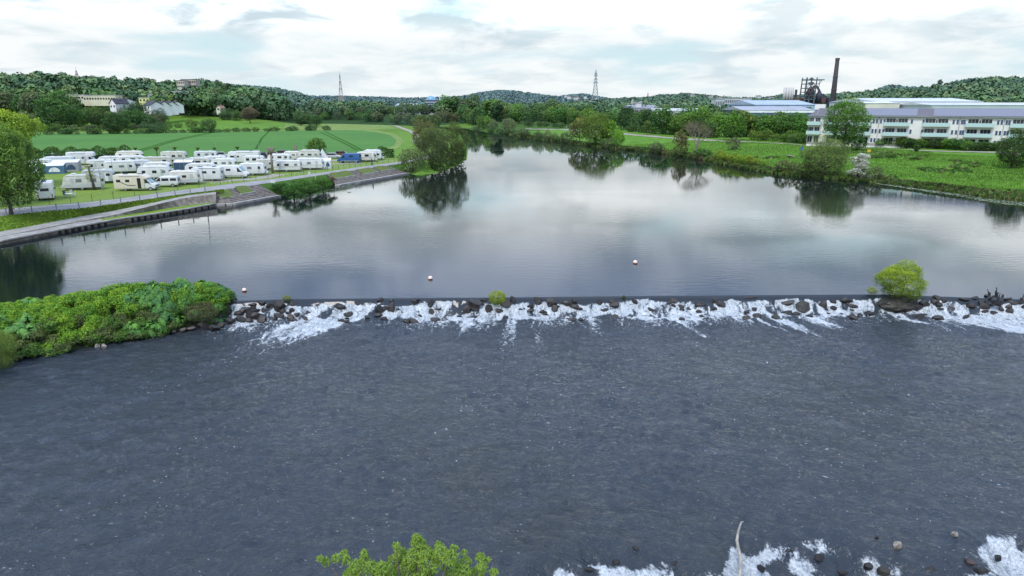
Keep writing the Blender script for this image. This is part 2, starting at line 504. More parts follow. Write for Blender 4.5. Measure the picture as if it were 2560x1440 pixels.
def ribbon(name, pts, w, dz, mat, z=CZ, kind='structure'):
    """A path strip of width w (metres) along ground points given as world xy."""
    pts = [Vector((*q, 0)) for q in pts]
    dense = []
    for a, b in zip(pts, pts[1:]):
        n = max(1, int((b - a).length / 3))
        dense += [a.lerp(b, i / n) for i in range(n)]
    dense.append(pts[-1])
    V = []
    for i, p_ in enumerate(dense):
        tdir = (dense[min(i + 2, len(dense) - 1)] - dense[max(i - 2, 0)]).normalized()
        nrm = Vector((-tdir.y, tdir.x, 0))
        for s in (-.5, 0, .5):
            q = p_ + nrm * (w * s * (1 + .04 * math.sin(i * 1.7 + s))); V.append((q.x, q.y, 0))
    V = np.array(V); V[:, 2] = hz(V[:, 0], V[:, 1]) + dz
    Fc = []
    for i in range(len(dense) - 1):
        for k in (0, 1): Fc.append((i * 3 + k, i * 3 + k + 1, i * 3 + k + 4, i * 3 + k + 3))
    return tag(obj(name, np_mesh(name, V, np.array(Fc)), mat), kind=kind)
# crop field with tramlines
t = NT('crop'); p = t.pos()
n1 = t.noise(p, .02, 4, .6); n2 = t.noise(p, .5, 5, .7)
c = t.mix(t.ramp(n1, .35, .7), (.072, .185, .036), (.098, .225, .040))
c = t.mix(t.ramp(n2, .4, .75, 0, .5), c, (.036, .135, .028))
rows = t.n('ShaderNodeTexWave'); rows.wave_type = 'BANDS'; rows.inputs['Scale'].default_value = .9; rows.inputs['Distortion'].default_value = .6
t.t.links.new(t.mapping(p, rot=(0, 0, .5)), rows.inputs['Vector'])
c = t.mix(t.math('MULTIPLY', rows.outputs['Fac'], .25), c, (.03, .115, .022))
bs = t.bsdf(Base_Color=c, Roughness=.9); bs.inputs['Specular IOR Level'].default_value = .15
t.t.links.new(t.bump(n2, .4, .3), bs.inputs['Normal'])
MAT['crop'] = t.done(bs)
simple('tramline', (.045, .12, .028), .95, var=.3, scale=1, spec=.0)
fieldp = [(-700, 352), (100, 333.5), (400, 330), (700, 327.5), (880, 325.5), (935, 329), (975, 338), (992, 350), (985, 364), (950, 378), (860, 386), (600, 394), (330, 398), (80, 403), (-500, 420)]
patch('crop_field', pxpoly(fieldp), .03, MAT['crop'], 12)
edgep = [(-700, 349), (100, 330.5), (400, 328), (700, 325.6), (890, 323.2), (950, 327), (990, 336), (1010, 350), (1000, 366), (975, 380), (860, 388), (600, 396), (330, 400), (80, 405), (-500, 423)]
patch('field_margin', pxpoly(edgep), .015, MAT['dry_meadow'], 12)
patch('mown_grass', pxpoly([(-600, 560), (0, 521), (211, 504), (422, 477.5), (527, 464), (711, 442), (922, 412), (1004, 401), (985, 392), (900, 386), (600, 398), (330, 402), (80, 408), (-600, 440)]), .035, MAT['mown'], 8)
def pxline(pts, z=CZ): return [tuple(P(a, b, z))[:2] for a, b in pts]
for pts in ([(812, 329), (880, 362), (905, 376)], [(800, 330), (868, 362), (893, 376)], [(330, 380), (430, 351), (520, 332)], [(345, 380), (442, 351), (532, 332)], [(640, 372), (655, 345), (672, 329)]):
    ribbon('wheel_track', pxline(pts), .8, .10, MAT['tramline'])
patch('upper_meadow', [(x, y) for x, y in pxpoly([(405, 316), (700, 318), (790, 320), (880, 322), (1000, 318)], 3.0)] + [tuple(P(a, b, 4.0))[:2] for a, b in ((985, 312), (940, 304), (800, 299), (640, 300), (500, 298), (410, 298))], .03, MAT['dry_meadow'], 10)
patch('lush_meadow', [tuple(P(a, b, 3.2))[:2] for a, b in ((400, 322), (560, 322), (710, 317), (715, 306), (560, 301), (405, 299))], .05, MAT['meadow'], 10)
ribbon('far_path', pxline([(930, 305), (985, 313), (1030, 326), (1045, 338), (1040, 352)], 2.6), 3.5, .06, MAT['path_gravel'])
# right-bank cycle path
RP = [(1310, 317), (1400, 321), (1470, 326), (1560, 333.5), (1640, 340), (1700, 345.5), (1790, 350), (1880, 354), (1990, 361), (2150, 370), (2300, 377), (2420, 382), (2500, 385), (2640, 393), (2900, 408)]
RPw = [tuple(P(a, b, 3.0))[:2] for a, b in RP]
ribbon('cycle_path', RPw, 4.2, .07, MAT['path_gravel'])
# camp lanes
for pts, w in (([(185, 420), (240, 413), (330, 408), (450, 402), (700, 396), (850, 402)], 4.5), ([(470, 452), (560, 452), (640, 448), (700, 436)], 3.5), ([(820, 410), (850, 410), (905, 408)], 3)):
    ribbon('camp_lane', pxline(pts), w, .06, MAT['path_gravel'])

# ---- promenade and quay
cA = cols(-450, 540, 60)
t = NT('wall_stone'); p = t.pos()
n = t.noise(p, 1.2, 6, .65); n2 = t.noise(t.mapping(p, (1, 1, .2)), 2.5, 5, .6)
c = t.mix(t.ramp(n, .35, .65), (.12, .10, .075), (.24, .215, .18)); c = t.mix(t.ramp(n2, .5, .7, 0, .7), c, (.05, .05, .035))
bs = t.bsdf(Base_Color=c, Roughness=.92); t.t.links.new(t.bump(n, .5, .1), bs.inputs['Normal']); MAT['wall_stone'] = t.done(bs)
lowz = lambda f, z: (lambda px: Vector((*f(px)[:2], z)))
loft('quay_wall', [lowz(QE, -1.0), QE], cA, MAT['wall_stone'])
loft('quay_path', [QE, QC], cA, MAT['concrete'])
loft('lower_walkway', [QC, WB], [c for c in cA if c <= 262], MAT['concrete'])
loft('lower_verge', [QC, WB], [c for c in cA if c >= 250], MAT['bank_grass'], 3, wave=.06)
loft('retaining_wall', [WB, WT], cA, MAT['wall_stone'])
loft('ramp_path', [WT, RU], cA, MAT['concrete'])
loft('grass_bank', [RU, PLo], cA, MAT['bank_grass'], 6, wave=.10)
cB = cols(-450, 1110, 110)
PV = lambda px: PUp(px) + Vector((0, 4.5, -.02))
loft('promenade_path', [PLo, PUp], cB, MAT['asphalt'])
loft('path_verge', [PUp, PV], [c for c in cB if c < 1010], MAT['mown'], 2)
# dark openings of the old lock wall under the quay
OP = empty('quay_openings', QE(300)); tag(OP, 'row of dark square openings along the quay wall at the waterline', 'quay openings')
OL_ = OP.location.copy()
for i, px in enumerate(list(np.linspace(148, 262, 8)) + [290] + list(np.linspace(330, 520, 13))):
    if px == 290: continue
    a = QE(px - 4.6 + .006 * px); b = QE(px + 4.6 - .006 * px)
    d = (b - a).normalized(); nn = Vector((d.y, -d.x, 0))
    m = (a + b) / 2 + nn * .03
    MB().box((m.x - OL_.x, m.y - OL_.y, .12 - OL_.z), ((b - a).length, .12, .42), rz=math.atan2(d.y, d.x)).build('opening', MAT['dark_recess'], OP)
cp = MB()
for x0, x1 in ((0, 145), (150, 310), (325, 540)):
    a = QE(x0); b = QE(x1); 
    for k in range(14):
        p0 = QE(x0 + (x1 - x0) * k / 14); p1 = QE(x0 + (x1 - x0) * (k + 1) / 14 - 1.2)
        d = (p1 - p0).normalized(); m = (p0 + p1) / 2
        cp.box((m.x - d.y * -.05, m.y - .05, .47), ((p1 - p0).length, .34, .16), rz=math.atan2(d.y, d.x))
tag(cp.build('quay_kerb', MAT['concrete']), kind='structure')
# river steps
def steps(name, x0, x1, bot, top, nst, mat, label, planters):
    root = empty(name, tuple(bot((x0 + x1) / 2))); tag(root, label, 'steps')
    L = root.location.copy()
    bm = MB()
    pxs = cols(x0, x1, 14)
    for s in range(nst):
        for a, b in zip(pxs, pxs[1:]):
            t0, t1 = s / nst, (s + 1) / nst
            f = lambda px, t: bot(px).lerp(top(px), t)
            A, B = f(a, t0), f(b, t0); C, Dd = f(b, t1), f(a, t1)
            z1 = C.z
            bm.quad((A.x, A.y, z1 - (C.z - B.z)), (B.x, B.y, z1 - (C.z - B.z)), (B.x, B.y, z1), (A.x, A.y, z1))
            bm.quad((A.x, A.y, z1), (B.x, B.y, z1), (C.x, C.y, z1), (Dd.x, Dd.y, z1))
    for v in bm.bm.verts: v.co -= L
    bm.build('flight', mat, root)
    sl = MB()
    for a, b in zip(pxs, pxs[1:]):
        A = bot(a); B = bot(b); d = (B - A).normalized(); m = (A + B) / 2 + Vector((d.y, -d.x, 0)) * .5
        sl.box((m.x - L.x, m.y - L.y, .02 - L.z), ((B - A).length + .02, 1.2, .62), rz=math.atan2(d.y, d.x))
    sl.build('landing', MAT['concrete'], root)
    for (a, b, t0, t1) in planters:
        pm = MB(); n = 6
        for i in range(n):
            u0 = a + (b - a) * i / n; u1 = a + (b - a) * (i + 1) / n
            f = lambda px, t: bot(px).lerp(top(px), t) + Vector((0, 0, .24 + .06 * math.sin(px * .9 + t * 5))) - L
            for k in range(4):
                s0 = t0 + (t1 - t0) * k / 4; s1 = t0 + (t1 - t0) * (k + 1) / 4
                pm.quad(f(u0, s0), f(u1, s0), f(u1, s1), f(u0, s1))
        fr = [bot(a).lerp(top(a), t0), bot(b).lerp(top(b), t0)]
        pm.build('planted_bed', MAT['bed'], root)
        km = MB(); d = fr[1] - fr[0]
        m = (fr[0] + fr[1]) / 2 - L
        km.box((m.x, m.y, m.z + .12), (d.length + .3, .3, .5), rz=math.atan2(d.y, d.x)); km.build('bed_kerb', MAT['concrete'], root)
    return root
b1 = lambda px: P(px, lin2(px, [540, 572, 690], [509, 508, 487.5]), .32)
m1 = lambda px: float(np.interp(px, [540, 560, 692], [540, 548, 645]))
t1_ = lambda px: PLo(m1(px)) - Vector((0, 0, .01))
steps('river_steps', 540.5, 692, b1, t1_, 9, MAT['steps_stone'], 'broad stone steps to the water beside the retaining wall, with two grassy beds', [(553, 592, .28, .9), (612, 650, .36, .97)])
b2 = lambda px: P(px, lin2(px, [838, 1012], [461.5, 431.5]), .32)
m2 = lambda px: float(np.interp(px, [838, 1014], [816, 966]))
t2_ = lambda px: PLo(m2(px)) - Vector((0, 0, .01))
steps('river_steps', 838, 1014, b2, t2_, 8, MAT['steps_stone'], 'long low stone steps to the water next to the willows, upper half grassed over', [(846, 900, .38, .97), (922, 962, .38, .97), (972, 1004, .4, .97)])
ck = MB(); ck.poly([WB(540) - Vector((0, 0, .5)), WB(540), WT(540), RU(540), PLo(540), PLo(540) - Vector((0, 0, 2.2))]); tag(ck.build('wall_end', MAT['wall_stone']), kind='structure')
b3 = lambda px: P(px, lin2(px, [690, 720, 770, 815, 845], [492, 494, 487, 474, 461]), -.3)
t3_ = lambda px: PLo(float(np.interp(px, [688, 842], [643, 820])))
loft('bush_bank', [b3, t3_], cols(688, 842, 12), MAT['wild'], 6, wave=.25)
loft('willow_bank', [lambda px: P(px, lin2(px, [1010, 1040, 1110], [433, 437, 428]), -.2), lambda px: PLo(float(np.interp(px, [1008, 1110], [962, 1100])))], cols(1008, 1110, 8), MAT['wild'], 4, wave=.2)
# ------------------------------------------------------------------ weir and water
WX = [-95, -60, -42, -31, -24.5, -19, 0, 10, 33, 45, 90]
WY = [34, 46, 52.3, 55.0, 57.2, 57.8, 58.3, 58.7, 59.3, 57.6, 56.6]
def crest(x): return np.interp(x, WX, WY)
ZD = -1.25
def nz2(x, y, s, seed, oct=4):
    """Cheap value noise, -1..1, vectorised."""
    out = 0; amp = 1; tot = 0
    for o in range(oct):
        xs = x / s * 2 ** o; yy = y / s * 2 ** o
        xi = np.floor(xs).astype(np.int64); yi = np.floor(yy).astype(np.int64)
        fx = xs - xi; fy = yy - yi; fx = fx * fx * (3 - 2 * fx); fy = fy * fy * (3 - 2 * fy)
        def h(i, j):
            n = (i * 374761393 + j * 668265263 + (seed + o) * 2147483647 // 7) & 0x7fffffff
            n = ((n ^ (n >> 13)) * 1274126177) & 0x7fffffff
            return ((n ^ (n >> 16)) & 0xffff) / 32767.5 - 1
        v = (h(xi, yi) * (1 - fx) + h(xi + 1, yi) * fx) * (1 - fy) + (h(xi, yi + 1) * (1 - fx) + h(xi + 1, yi + 1) * fx) * fy
        out = out + v * amp; tot += amp; amp *= .55
    return out / tot
def weir_prof(x, o):
    """Height of the water o metres downstream of the crest."""
    st = .26 + .50 * nz2(x, x * 0, 2.6, 3, 2)       # where the smooth lip ends
    z = -.45 * sst(0.0, .70, o) - .80 * sst(np.maximum(st, .2) * .8, np.maximum(st, .2) + 1.35, o)
    turb = sst(st * .8, st + .5, o) * (1 - sst(2.6, 5.5, o))
    z = z + turb * (.17 * nz2(x, o, .8, 21, 4) + .10 * nz2(x, o, .28, 5, 3)) + .18 * sst(.7, 1.2, o) * (1 - sst(1.6, 3, o)) * nz2(x, o * .5, 1.6, 8, 2)
    return z, st
def water_mat(name, still):
    t = NT(name); p = t.pos()
    foam_a = t.attr('foam').outputs['Fac']
    if still:
        h = t.math('ADD', t.math('MULTIPLY', t.noise(t.mapping(p, (.55, 1.5, 1)), 1.1, 4, .5), .5), t.math('MULTIPLY', t.noise(t.mapping(p, (.3, .9, 1)), 4.0, 3, .5), .16))
        wind = t.noise(t.mapping(p, (.5, 1.3, 1)), .035, 3, .5)
        near = t.ramp(t.n('ShaderNodeSeparateXYZ', Vector=p).outputs[1], 60, 230, 1.0, .16)
        st = t.math('MULTIPLY', t.ramp(wind, .35, .65, .010, .050), near)
        b = t.bsdf(Base_Color=(.006, .010, .012), Roughness=t.ramp(wind, .35, .65, .008, .05))
        b.inputs['IOR'].default_value = 1.333
        t.t.links.new(t.bump(h, st, .6), b.inputs['Normal'])
        MAT[name] = t.done(b); return
    warp = t.n('ShaderNodeVectorMath', operation='ADD')
    nv = t.n('ShaderNodeTexNoise'); nv.inputs['Scale'].default_value = .35; nv.inputs['Detail'].default_value = 2; t.t.links.new(p, nv.inputs['Vector'])
    sv = t.n('ShaderNodeVectorMath', operation='SCALE'); t.t.links.new(nv.outputs['Color'], sv.inputs[0]); sv.inputs['Scale'].default_value = 2.2
    t.t.links.new(p, warp.inputs[0]); t.t.links.new(sv.outputs[0], warp.inputs[1]); w = warp.outputs[0]
    n1 = t.noise(t.mapping(w, (.75, 1.25, 1), rot=(0, 0, .25)), 1.0, 4, .55, .4)
    n2 = t.noise(t.mapping(w, (1, 1.5, 1), rot=(0, 0, -.3)), 3.4, 4, .6, .6)
    h = t.math('ADD', t.math('MULTIPLY', n1, .62), t.math('MULTIPLY', n2, .38))
    calm = t.ramp(t.noise(p, .06, 3, .5), .3, .7, .75, 1.15)
    # foam: solid where the attribute is high, lace where low
    f1 = t.math('ADD', t.math('MULTIPLY', t.noise(t.mapping(w, (1.5, .8, 1)), 1.6, 7, .70, .8), .55), t.math('MULTIPLY', t.noise(t.mapping(w, (2.2, .45, .45)), 1.5, 6, .66, .3), .45))
    f2 = t.noise(w, 6.5, 5, .7, .5)
    fm = t.math('ADD', t.math('MULTIPLY', f1, .62), t.math('MULTIPLY', f2, .38))
    th = t.math('SUBTRACT', .86, t.math('MULTIPLY', foam_a, .62))
    foam = t.ramp(t.math('SUBTRACT', fm, th), -.03, .075)
    # loose bubbles drifting down river
    vo = t.n('ShaderNodeTexVoronoi'); vo.inputs['Scale'].default_value = 2.9; vo.inputs['Randomness'].default_value = 1
    t.t.links.new(t.mapping(w, (1, 1.2, 1)), vo.inputs['Vector'])
    dot = t.ramp(vo.outputs['Distance'], .07, .17, 1, 0)
    pick = t.n('ShaderNodeSeparateColor'); t.t.links.new(vo.outputs['Color'], pick.inputs[0])
    clus = t.noise(t.mapping(w, (1, .45, 1), rot=(0, 0, -.35)), .20, 3, .6)
    sel = t.math('GREATER_THAN', t.math('ADD', pick.outputs[0], t.ramp(clus, .30, .60, -.2, .42, False)), .64)
    dots = t.math('MULTIPLY', t.math('MULTIPLY', dot, sel), t.attr('specks').outputs['Fac'])
    foam = t.math('MAXIMUM', foam, t.math('MULTIPLY', dots, .9))
    cn = t.noise(p, 9, 4, .7)
    fc = t.mix(t.ramp(t.math('ADD', t.math('MULTIPLY', cn, .5), t.math('MULTIPLY', f1, .5)), .36, .60), (.20, .26, .31), (.76, .80, .82))  # blue-grey shading within the foam, painted into its colour by noise
    wc = t.mix(t.ramp(t.noise(t.mapping(p, (1, .5, 1), rot=(0, 0, -.3)), .09, 4, .6), .40, .66), (.030, .039, .050), (.034, .041, .047)); wb = t.bsdf(Base_Color=wc, Roughness=t.ramp(t.noise(t.mapping(w, (1, .4, 1), rot=(0, 0, -.3)), .25, 4, .6), .35, .65, .06, .10)); wb.inputs['IOR'].default_value = 1.333
    bst = t.math('MULTIPLY', calm, t.attr('chop').outputs['Fac'])
    t.t.links.new(t.bump(h, bst, .42), wb.inputs['Normal'])
    fb = t.bsdf(Base_Color=fc, Roughness=.8); t.t.links.new(t.bump(fm, 1.0, .55), fb.inputs['Normal'])
    mx = t.n('ShaderNodeMixShader'); t.t.links.new(foam, mx.inputs[0]); t.t.links.new(wb.outputs[0], mx.inputs[1]); t.t.links.new(fb.outputs[0], mx.inputs[2])
    MAT[name] = t.done(mx)
water_mat('river_still', True); water_mat('river_rough', False)
# upstream sheet
def grid_mesh(name, xs, ysf, attrs_f, mat, smooth=True, dz=None):
    """xs columns; ysf(x, k) rows."""
    pass
ux = np.linspace(-60, 90, 76)
V = []; 
rowsY = np.concatenate([[0, 2, 5, 10], np.linspace(20, 620, 30)])
A_, B_ = np.meshgrid(rowsY, ux, indexing='ij')
cy = crest(B_); Yg = cy + .0 + A_
spread = 1 + A_ / 60
Xg = B_ * np.maximum(spread, 1)
i2 = np.arange(A_.size).reshape(A_.shape)
fc = np.stack([i2[:-1, :-1], i2[:-1, 1:], i2[1:, 1:], i2[1:, :-1]], -1).reshape(-1, 4)
o = obj('river', np_mesh('river', np.stack([Xg, Yg, 0 * Xg], -1).reshape(-1, 3), fc, {'foam': np.zeros(A_.size)}, True), MAT['river_still']); tag(o, kind='structure')
# the weir, its foaming foot, the river below it and the second, lower weir: one continuous sheet
wx = np.concatenate([np.arange(-95, -46, .8), np.arange(-46, -28, .25), np.arange(-28, 56, .125), np.arange(56, 100, .8)])
wo = np.concatenate([np.arange(0, 5.2, .085), np.arange(5.2, 37, .13), np.arange(37, 110, 1.5)])
O_, X_ = np.meshgrid(wo, wx, indexing='ij')
Zw, ST = weir_prof(X_, O_)
ST = np.maximum(ST, .12)
Yw = crest(X_) - O_
D_ = np.maximum(O_ - 3.0, 0)
gush = np.clip(.5 + .8 * nz2(X_ + O_ * .15, X_ * 0, 1.7, 12, 3), 0, 1)
core = sst(ST * .7, ST + .30, O_)
fo = .74 * core * (1 - sst(1.3 + 1.5 * gush, 2.6 + 2.6 * gush, O_))
fo = fo + .22 * nz2(X_, O_ * .7, .9, 31, 3) * core * (O_ < 5)
fo = fo - .27 * sst(.12, .46, nz2(X_ + O_ * .3, O_ * .5, 1.0, 41, 3)) * (O_ < 2.8)
SL = 4 + (X_ - 4) * np.exp(-D_ * .022)
trail = sst(-.10, .30, nz2(SL, D_ * .08, 1.2, 91, 3)) * sst(-.35, .10, nz2(SL, D_ * .15, 4.0, 92, 2))
lace = core * ((.46 + .13 * gush) * np.exp(-np.maximum(O_ - 3.8, 0) / 9.0) + .26 * trail * np.exp(-D_ / 27) * (O_ > 1))
lace = lace + .30 * np.exp(-((X_ - 40.5 - D_ * .85) / 2.2) ** 2) * np.exp(-D_ / 9) + .0 * np.exp(-((X_ + 17 + D_ * 1.1) / 3.0) ** 2) * np.exp(-D_ / 10)
fo = np.maximum(fo, lace * sst(.8, 2.2, O_)) * sst(-27.5, -23, X_ + D_ * .9)
# second weir
c2 = np.interp(X_, [-40, 0, 3, 6.5, 8.2, 9.5, 14, 16, 18, 20, 26], [22.0, 23.4, 24.2, 24.0, 23.2, 25.4, 25.3, 23.7, 23.8, 25.6, 26]) + .25 * nz2(X_, X_ * 0, 1.1, 55, 3)
o2 = c2 - Yw
on = sst(-.5, 2.0, X_)
Zw = Zw - on * (.9 * sst(-.6, 2.6, o2)) - (1 - on) * .5 * sst(0, 8, o2)
t2 = on * sst(-.8, .9, o2) * (1 - sst(5, 8, o2))
Zw = Zw + t2 * (.22 * nz2(X_, Yw, .9, 61, 3)) + on * .20 * sst(-2.5, -.4, o2) * (1 - sst(.2, 1.0, o2)) * nz2(X_, Yw, 1.6, 71, 3)
fo = np.clip(np.maximum(fo, t2 * (.66 + .70 * nz2(X_, Yw, 1.0, 81, 3))), 0, 1)
# running waves
near = sst(1.5, 5, O_) * (1 - sst(34, 38, O_))
rough = (.75 + .45 * nz2(X_, Yw, 9.0, 101, 2)) * (1 + .7 * np.exp(-D_ / 5))
U_ = X_ * .92 + Yw * .35; W_ = Yw * 1.35 - X_ * .25
Zw = Zw + near * rough * (.12 * nz2(U_, W_, 1.3, 111, 3) + .06 * nz2(W_ * .9 + 3, U_ * 1.1, .52, 121, 2))
i2 = np.arange(O_.size).reshape(O_.shape)
fc = np.stack([i2[:-1, :-1], i2[1:, :-1], i2[1:, 1:], i2[:-1, 1:]], -1).reshape(-1, 4)
chop = np.clip(sst(.9, 3, O_), 0, 1)
sp = np.clip(.18 + 1.2 * trail, 0, 1) * np.clip(1.1 - D_ / 60, .4, 1) * sst(-34, -18, X_) * sst(4, 6, O_)
o = obj('weir_water', np_mesh('weir_water', np.stack([X_, Yw, Zw], -1).reshape(-1, 3), fc, {'foam': fo.ravel(), 'specks': sp.ravel(), 'chop': chop.ravel()}, True), MAT['river_rough']); tag(o, kind='structure')

# ------------------------------------------------------------------ sky and sun
SUN_EL, SUN_AZ = math.radians(52), math.radians(205)   # azimuth measured clockwise from +Y
w = bpy.data.worlds.new('World'); scene.world = w; w.use_nodes = True
nt = w.node_tree; nt.nodes.clear()
class WN(NT):
    def __init__(s, tree): s.t = tree; s.out = tree.nodes.new('ShaderNodeOutputWorld')
t = WN(nt)
sky = t.n('ShaderNodeTexSky'); sky.sky_type = 'NISHITA'; sky.sun_disc = False
sky.sun_elevation = SUN_EL; sky.sun_rotation = SUN_AZ; sky.air_density = 1.2; sky.dust_density = 2.5; sky.ozone_density = 1.5
bg1 = t.n('ShaderNodeBackground'); t.t.links.new(sky.outputs[0], bg1.inputs[0]); bg1.inputs[1].default_value = .085
gen = t.coord('Generated'); sep = t.n('ShaderNodeSeparateXYZ', Vector=gen)
el = sep.outputs[2]
zz = t.math('ADD', t.math('MAXIMUM', el, 0.0), .17)
cmb = t.n('ShaderNodeCombineXYZ')
t.t.links.new(t.math('DIVIDE', sep.outputs[0], zz), cmb.inputs[0]); t.t.links.new(t.math('DIVIDE', sep.outputs[1], zz), cmb.inputs[1])
uv = cmb.outputs[0]
n1 = t.noise(t.mapping(uv, (1, 1, 1), loc=(3.1, 1.7, 0)), 1.1, 8, .52, .25)
n2 = t.noise(t.mapping(uv, (1.1, 1.0, 1), loc=(9.3, 4.2, 0)), 2.2, 8, .56, .3)
n3 = t.noise(t.mapping(uv, loc=(1.0, 7.7, 0)), .8, 3, .5)
cover = t.ramp(n1, .34, .52)                              # cloud against thin blue veil
lum = t.ramp(n2, .36, .60)                                # lit tops against grey undersides
big = t.ramp(n3, .38, .62)
hi = t.ramp(el, .16, .29)
grey = t.mix(big, (.58, .69, .76), (.78, .86, .89))
cl = t.mix(lum, grey, (.93, .95, .96))
clh = t.mix(lum, (.40, .62, 1.12), (1.15, 1.38, 1.85))
cl = t.mix(hi, cl, clh)
veil = t.mix(hi, (.60, .78, .85), (.32, .50, .84))
col = t.mix(t.math('MULTIPLY', cover, .93), veil, cl)
boost = t.math('MULTIPLY', t.ramp(el, .085, .125), t.ramp(el, .16, .25, 1, 0)); g_ = t.math('ADD', 1.0, t.math('MULTIPLY', boost, t.math('MULTIPLY', lum, .75)))
scb = t.n('ShaderNodeVectorMath', operation='SCALE'); t.t.links.new(col, scb.inputs[0]); t.t.links.new(g_, scb.inputs['Scale']); col = scb.outputs[0]
hor = t.ramp(el, -.01, .07, .55, 0)
col = t.mix(hor, col, (.86, .91, .92))
bg2 = t.n('ShaderNodeBackground'); t.t.links.new(col, bg2.inputs[0]); bg2.inputs[1].default_value = 1.12
mx = t.n('ShaderNodeMixShader'); mx.inputs[0].default_value = .92
t.t.links.new(bg1.outputs[0], mx.inputs[1]); t.t.links.new(bg2.outputs[0], mx.inputs[2])
t.t.links.new(mx.outputs[0], t.out.inputs[0])
sd = bpy.data.lights.new('sun', 'SUN'); sd.energy = 2.7; sd.angle = math.radians(20); sd.color = (1, .96, .90)
so = bpy.data.objects.new('sun', sd); COL.objects.link(so)
dirv = Vector((math.sin(SUN_AZ) * math.cos(SUN_EL), math.cos(SUN_AZ) * math.cos(SUN_EL), math.sin(SUN_EL)))
so.rotation_euler = dirv.to_track_quat('Z', 'Y').to_euler(); so.location = dirv * 80
# ------------------------------------------------------------------ foliage
def lobes_for(rs, kind):
    """Leaf masses of a crown of height 1: (centre, radii)."""
    L = []
    def env(n, c, r, lr, lo=.45, hi=.82, zmin=-1):
        k = 0
        while k < n:
            v = rs.normal(size=3); v /= np.linalg.norm(v)
            if v[2] < zmin: continue
            q = rs.uniform(lo, hi)
            cc = np.array(c) + v * np.array(r) * q
            s = rs.uniform(*lr)
            L.append((cc, np.array([s * rs.uniform(.9, 1.3), s * rs.uniform(.9, 1.3), s * rs.uniform(.7, .95)]))); k += 1
    if kind == 'broad':
        env(30, (0, 0, .54), (.42, .42, .42), (.13, .20), zmin=-.92)
        L.append((np.array([0, 0, .50]), np.array([.32, .32, .34])))
    elif kind == 'dense':
        env(34, (0, 0, .47), (.44, .44, .47), (.12, .19), .55, .85)
        L.append((np.array([0, 0, .42]), np.array([.36, .36, .40])))
    elif kind == 'poplar':
        env(26, (0, 0, .53), (.20, .20, .45), (.08, .13), .4, .85)
        L.append((np.array([0, 0, .5]), np.array([.12, .12, .36])))
    elif kind == 'willow':
        env(36, (0, 0, .46), (.48, .48, .46), (.10, .19), .5, .9)
        L.append((np.array([0, 0, .40]), np.array([.40, .40, .36])))
    elif kind == 'bush':
        env(24, (0, 0, .40), (.54, .54, .50), (.15, .26), .5, .82)
        L.append((np.array([0, 0, .34]), np.array([.50, .50, .38])))
    elif kind == 'airy':
        env(34, (0, 0, .60), (.46, .46, .38), (.06, .13), .35, 1.0, -.7)
    elif kind == 'round':
        L.append((np.array([0, 0, .52]), np.array([.46, .46, .46])))
        env(12, (0, 0, .52), (.44, .44, .44), (.14, .2), .7, .8)
    return L
def leaf_cards(rs, pos, nrm, s, asp):
    """One rhombic leaf spray per point."""
    n = len(pos)
    r = rs.normal(size=(n, 3)); tt = np.cross(nrm, r); tt /= np.linalg.norm(tt, axis=1)[:, None] + 1e-9
    bb = np.cross(nrm, tt)
    s = np.asarray(s).reshape(-1, 1) * np.ones((n, 1))
    fold = nrm * s * .25
    v = np.stack([pos + tt * s, pos + bb * s * asp + fold, pos - tt * s * .9, pos - bb * s * asp + fold], 1)
    return v.reshape(-1, 3), np.arange(n * 4).reshape(n, 4)
def crown_cloud(rs, lobes, n, leaf, asp=.6, jit=.75, shell=.28, droop=0.0, sparse=0.0):
    w = np.array([l[1].prod() ** (2 / 3) for l in lobes]); w /= w.sum()
    cnt = rs.multinomial(n, w)
    Pp, Nn, T = [], [], []
    for li, ((c, r), k) in enumerate(zip(lobes, cnt)):
        if k == 0: continue
        v = rs.normal(size=(k, 3)); v /= np.linalg.norm(v, axis=1)[:, None]
        v[:, 2] = np.where((v[:, 2] < -.35) & (rs.rand(k) < .55), -v[:, 2] * rs.uniform(.2, 1, k), v[:, 2])
        v /= np.linalg.norm(v, axis=1)[:, None]
        lump = 1 + .16 * np.sin(v[:, 0] * 7 + li) * np.sin(v[:, 1] * 8 + 2 * li) + .10 * np.sin(v[:, 2] * 11 + li)
        rad = (1 - shell * rs.beta(1, 2.5, k)) * lump
        stray = rs.rand(k) < .05
        rad = np.where(stray, rad * rs.uniform(1.03, 1.22, k), rad)
        p = c + v * r * rad[:, None]
        if droop:
            p[:, 2] -= droop * rs.rand(k) ** 2 * (np.abs(v[:, 0]) + np.abs(v[:, 1])) * r[2]
        Pp.append(p); Nn.append(v)
        tone = .46 + .30 * v[:, 2] + .20 * (rad - .9) / .2 + (rs.rand() - .5) * .28  # upward and outer leaves painted lighter, inner ones darker; random per clump
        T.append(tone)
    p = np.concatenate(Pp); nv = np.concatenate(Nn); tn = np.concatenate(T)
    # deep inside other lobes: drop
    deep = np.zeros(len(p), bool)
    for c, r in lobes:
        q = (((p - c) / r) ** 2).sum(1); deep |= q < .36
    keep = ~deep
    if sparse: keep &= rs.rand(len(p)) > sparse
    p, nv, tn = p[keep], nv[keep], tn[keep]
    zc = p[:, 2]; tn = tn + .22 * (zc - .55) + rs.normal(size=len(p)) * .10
    nn = nv + rs.normal(size=nv.shape) * jit; nn[:, 2] += .25
    nn /= np.linalg.norm(nn, axis=1)[:, None]
    V, Fc = leaf_cards(rs, p, nn, leaf * rs.uniform(.6, 1.25, len(p)), asp)
    return V, Fc, np.repeat(np.clip(tn, 0, 1), 4)
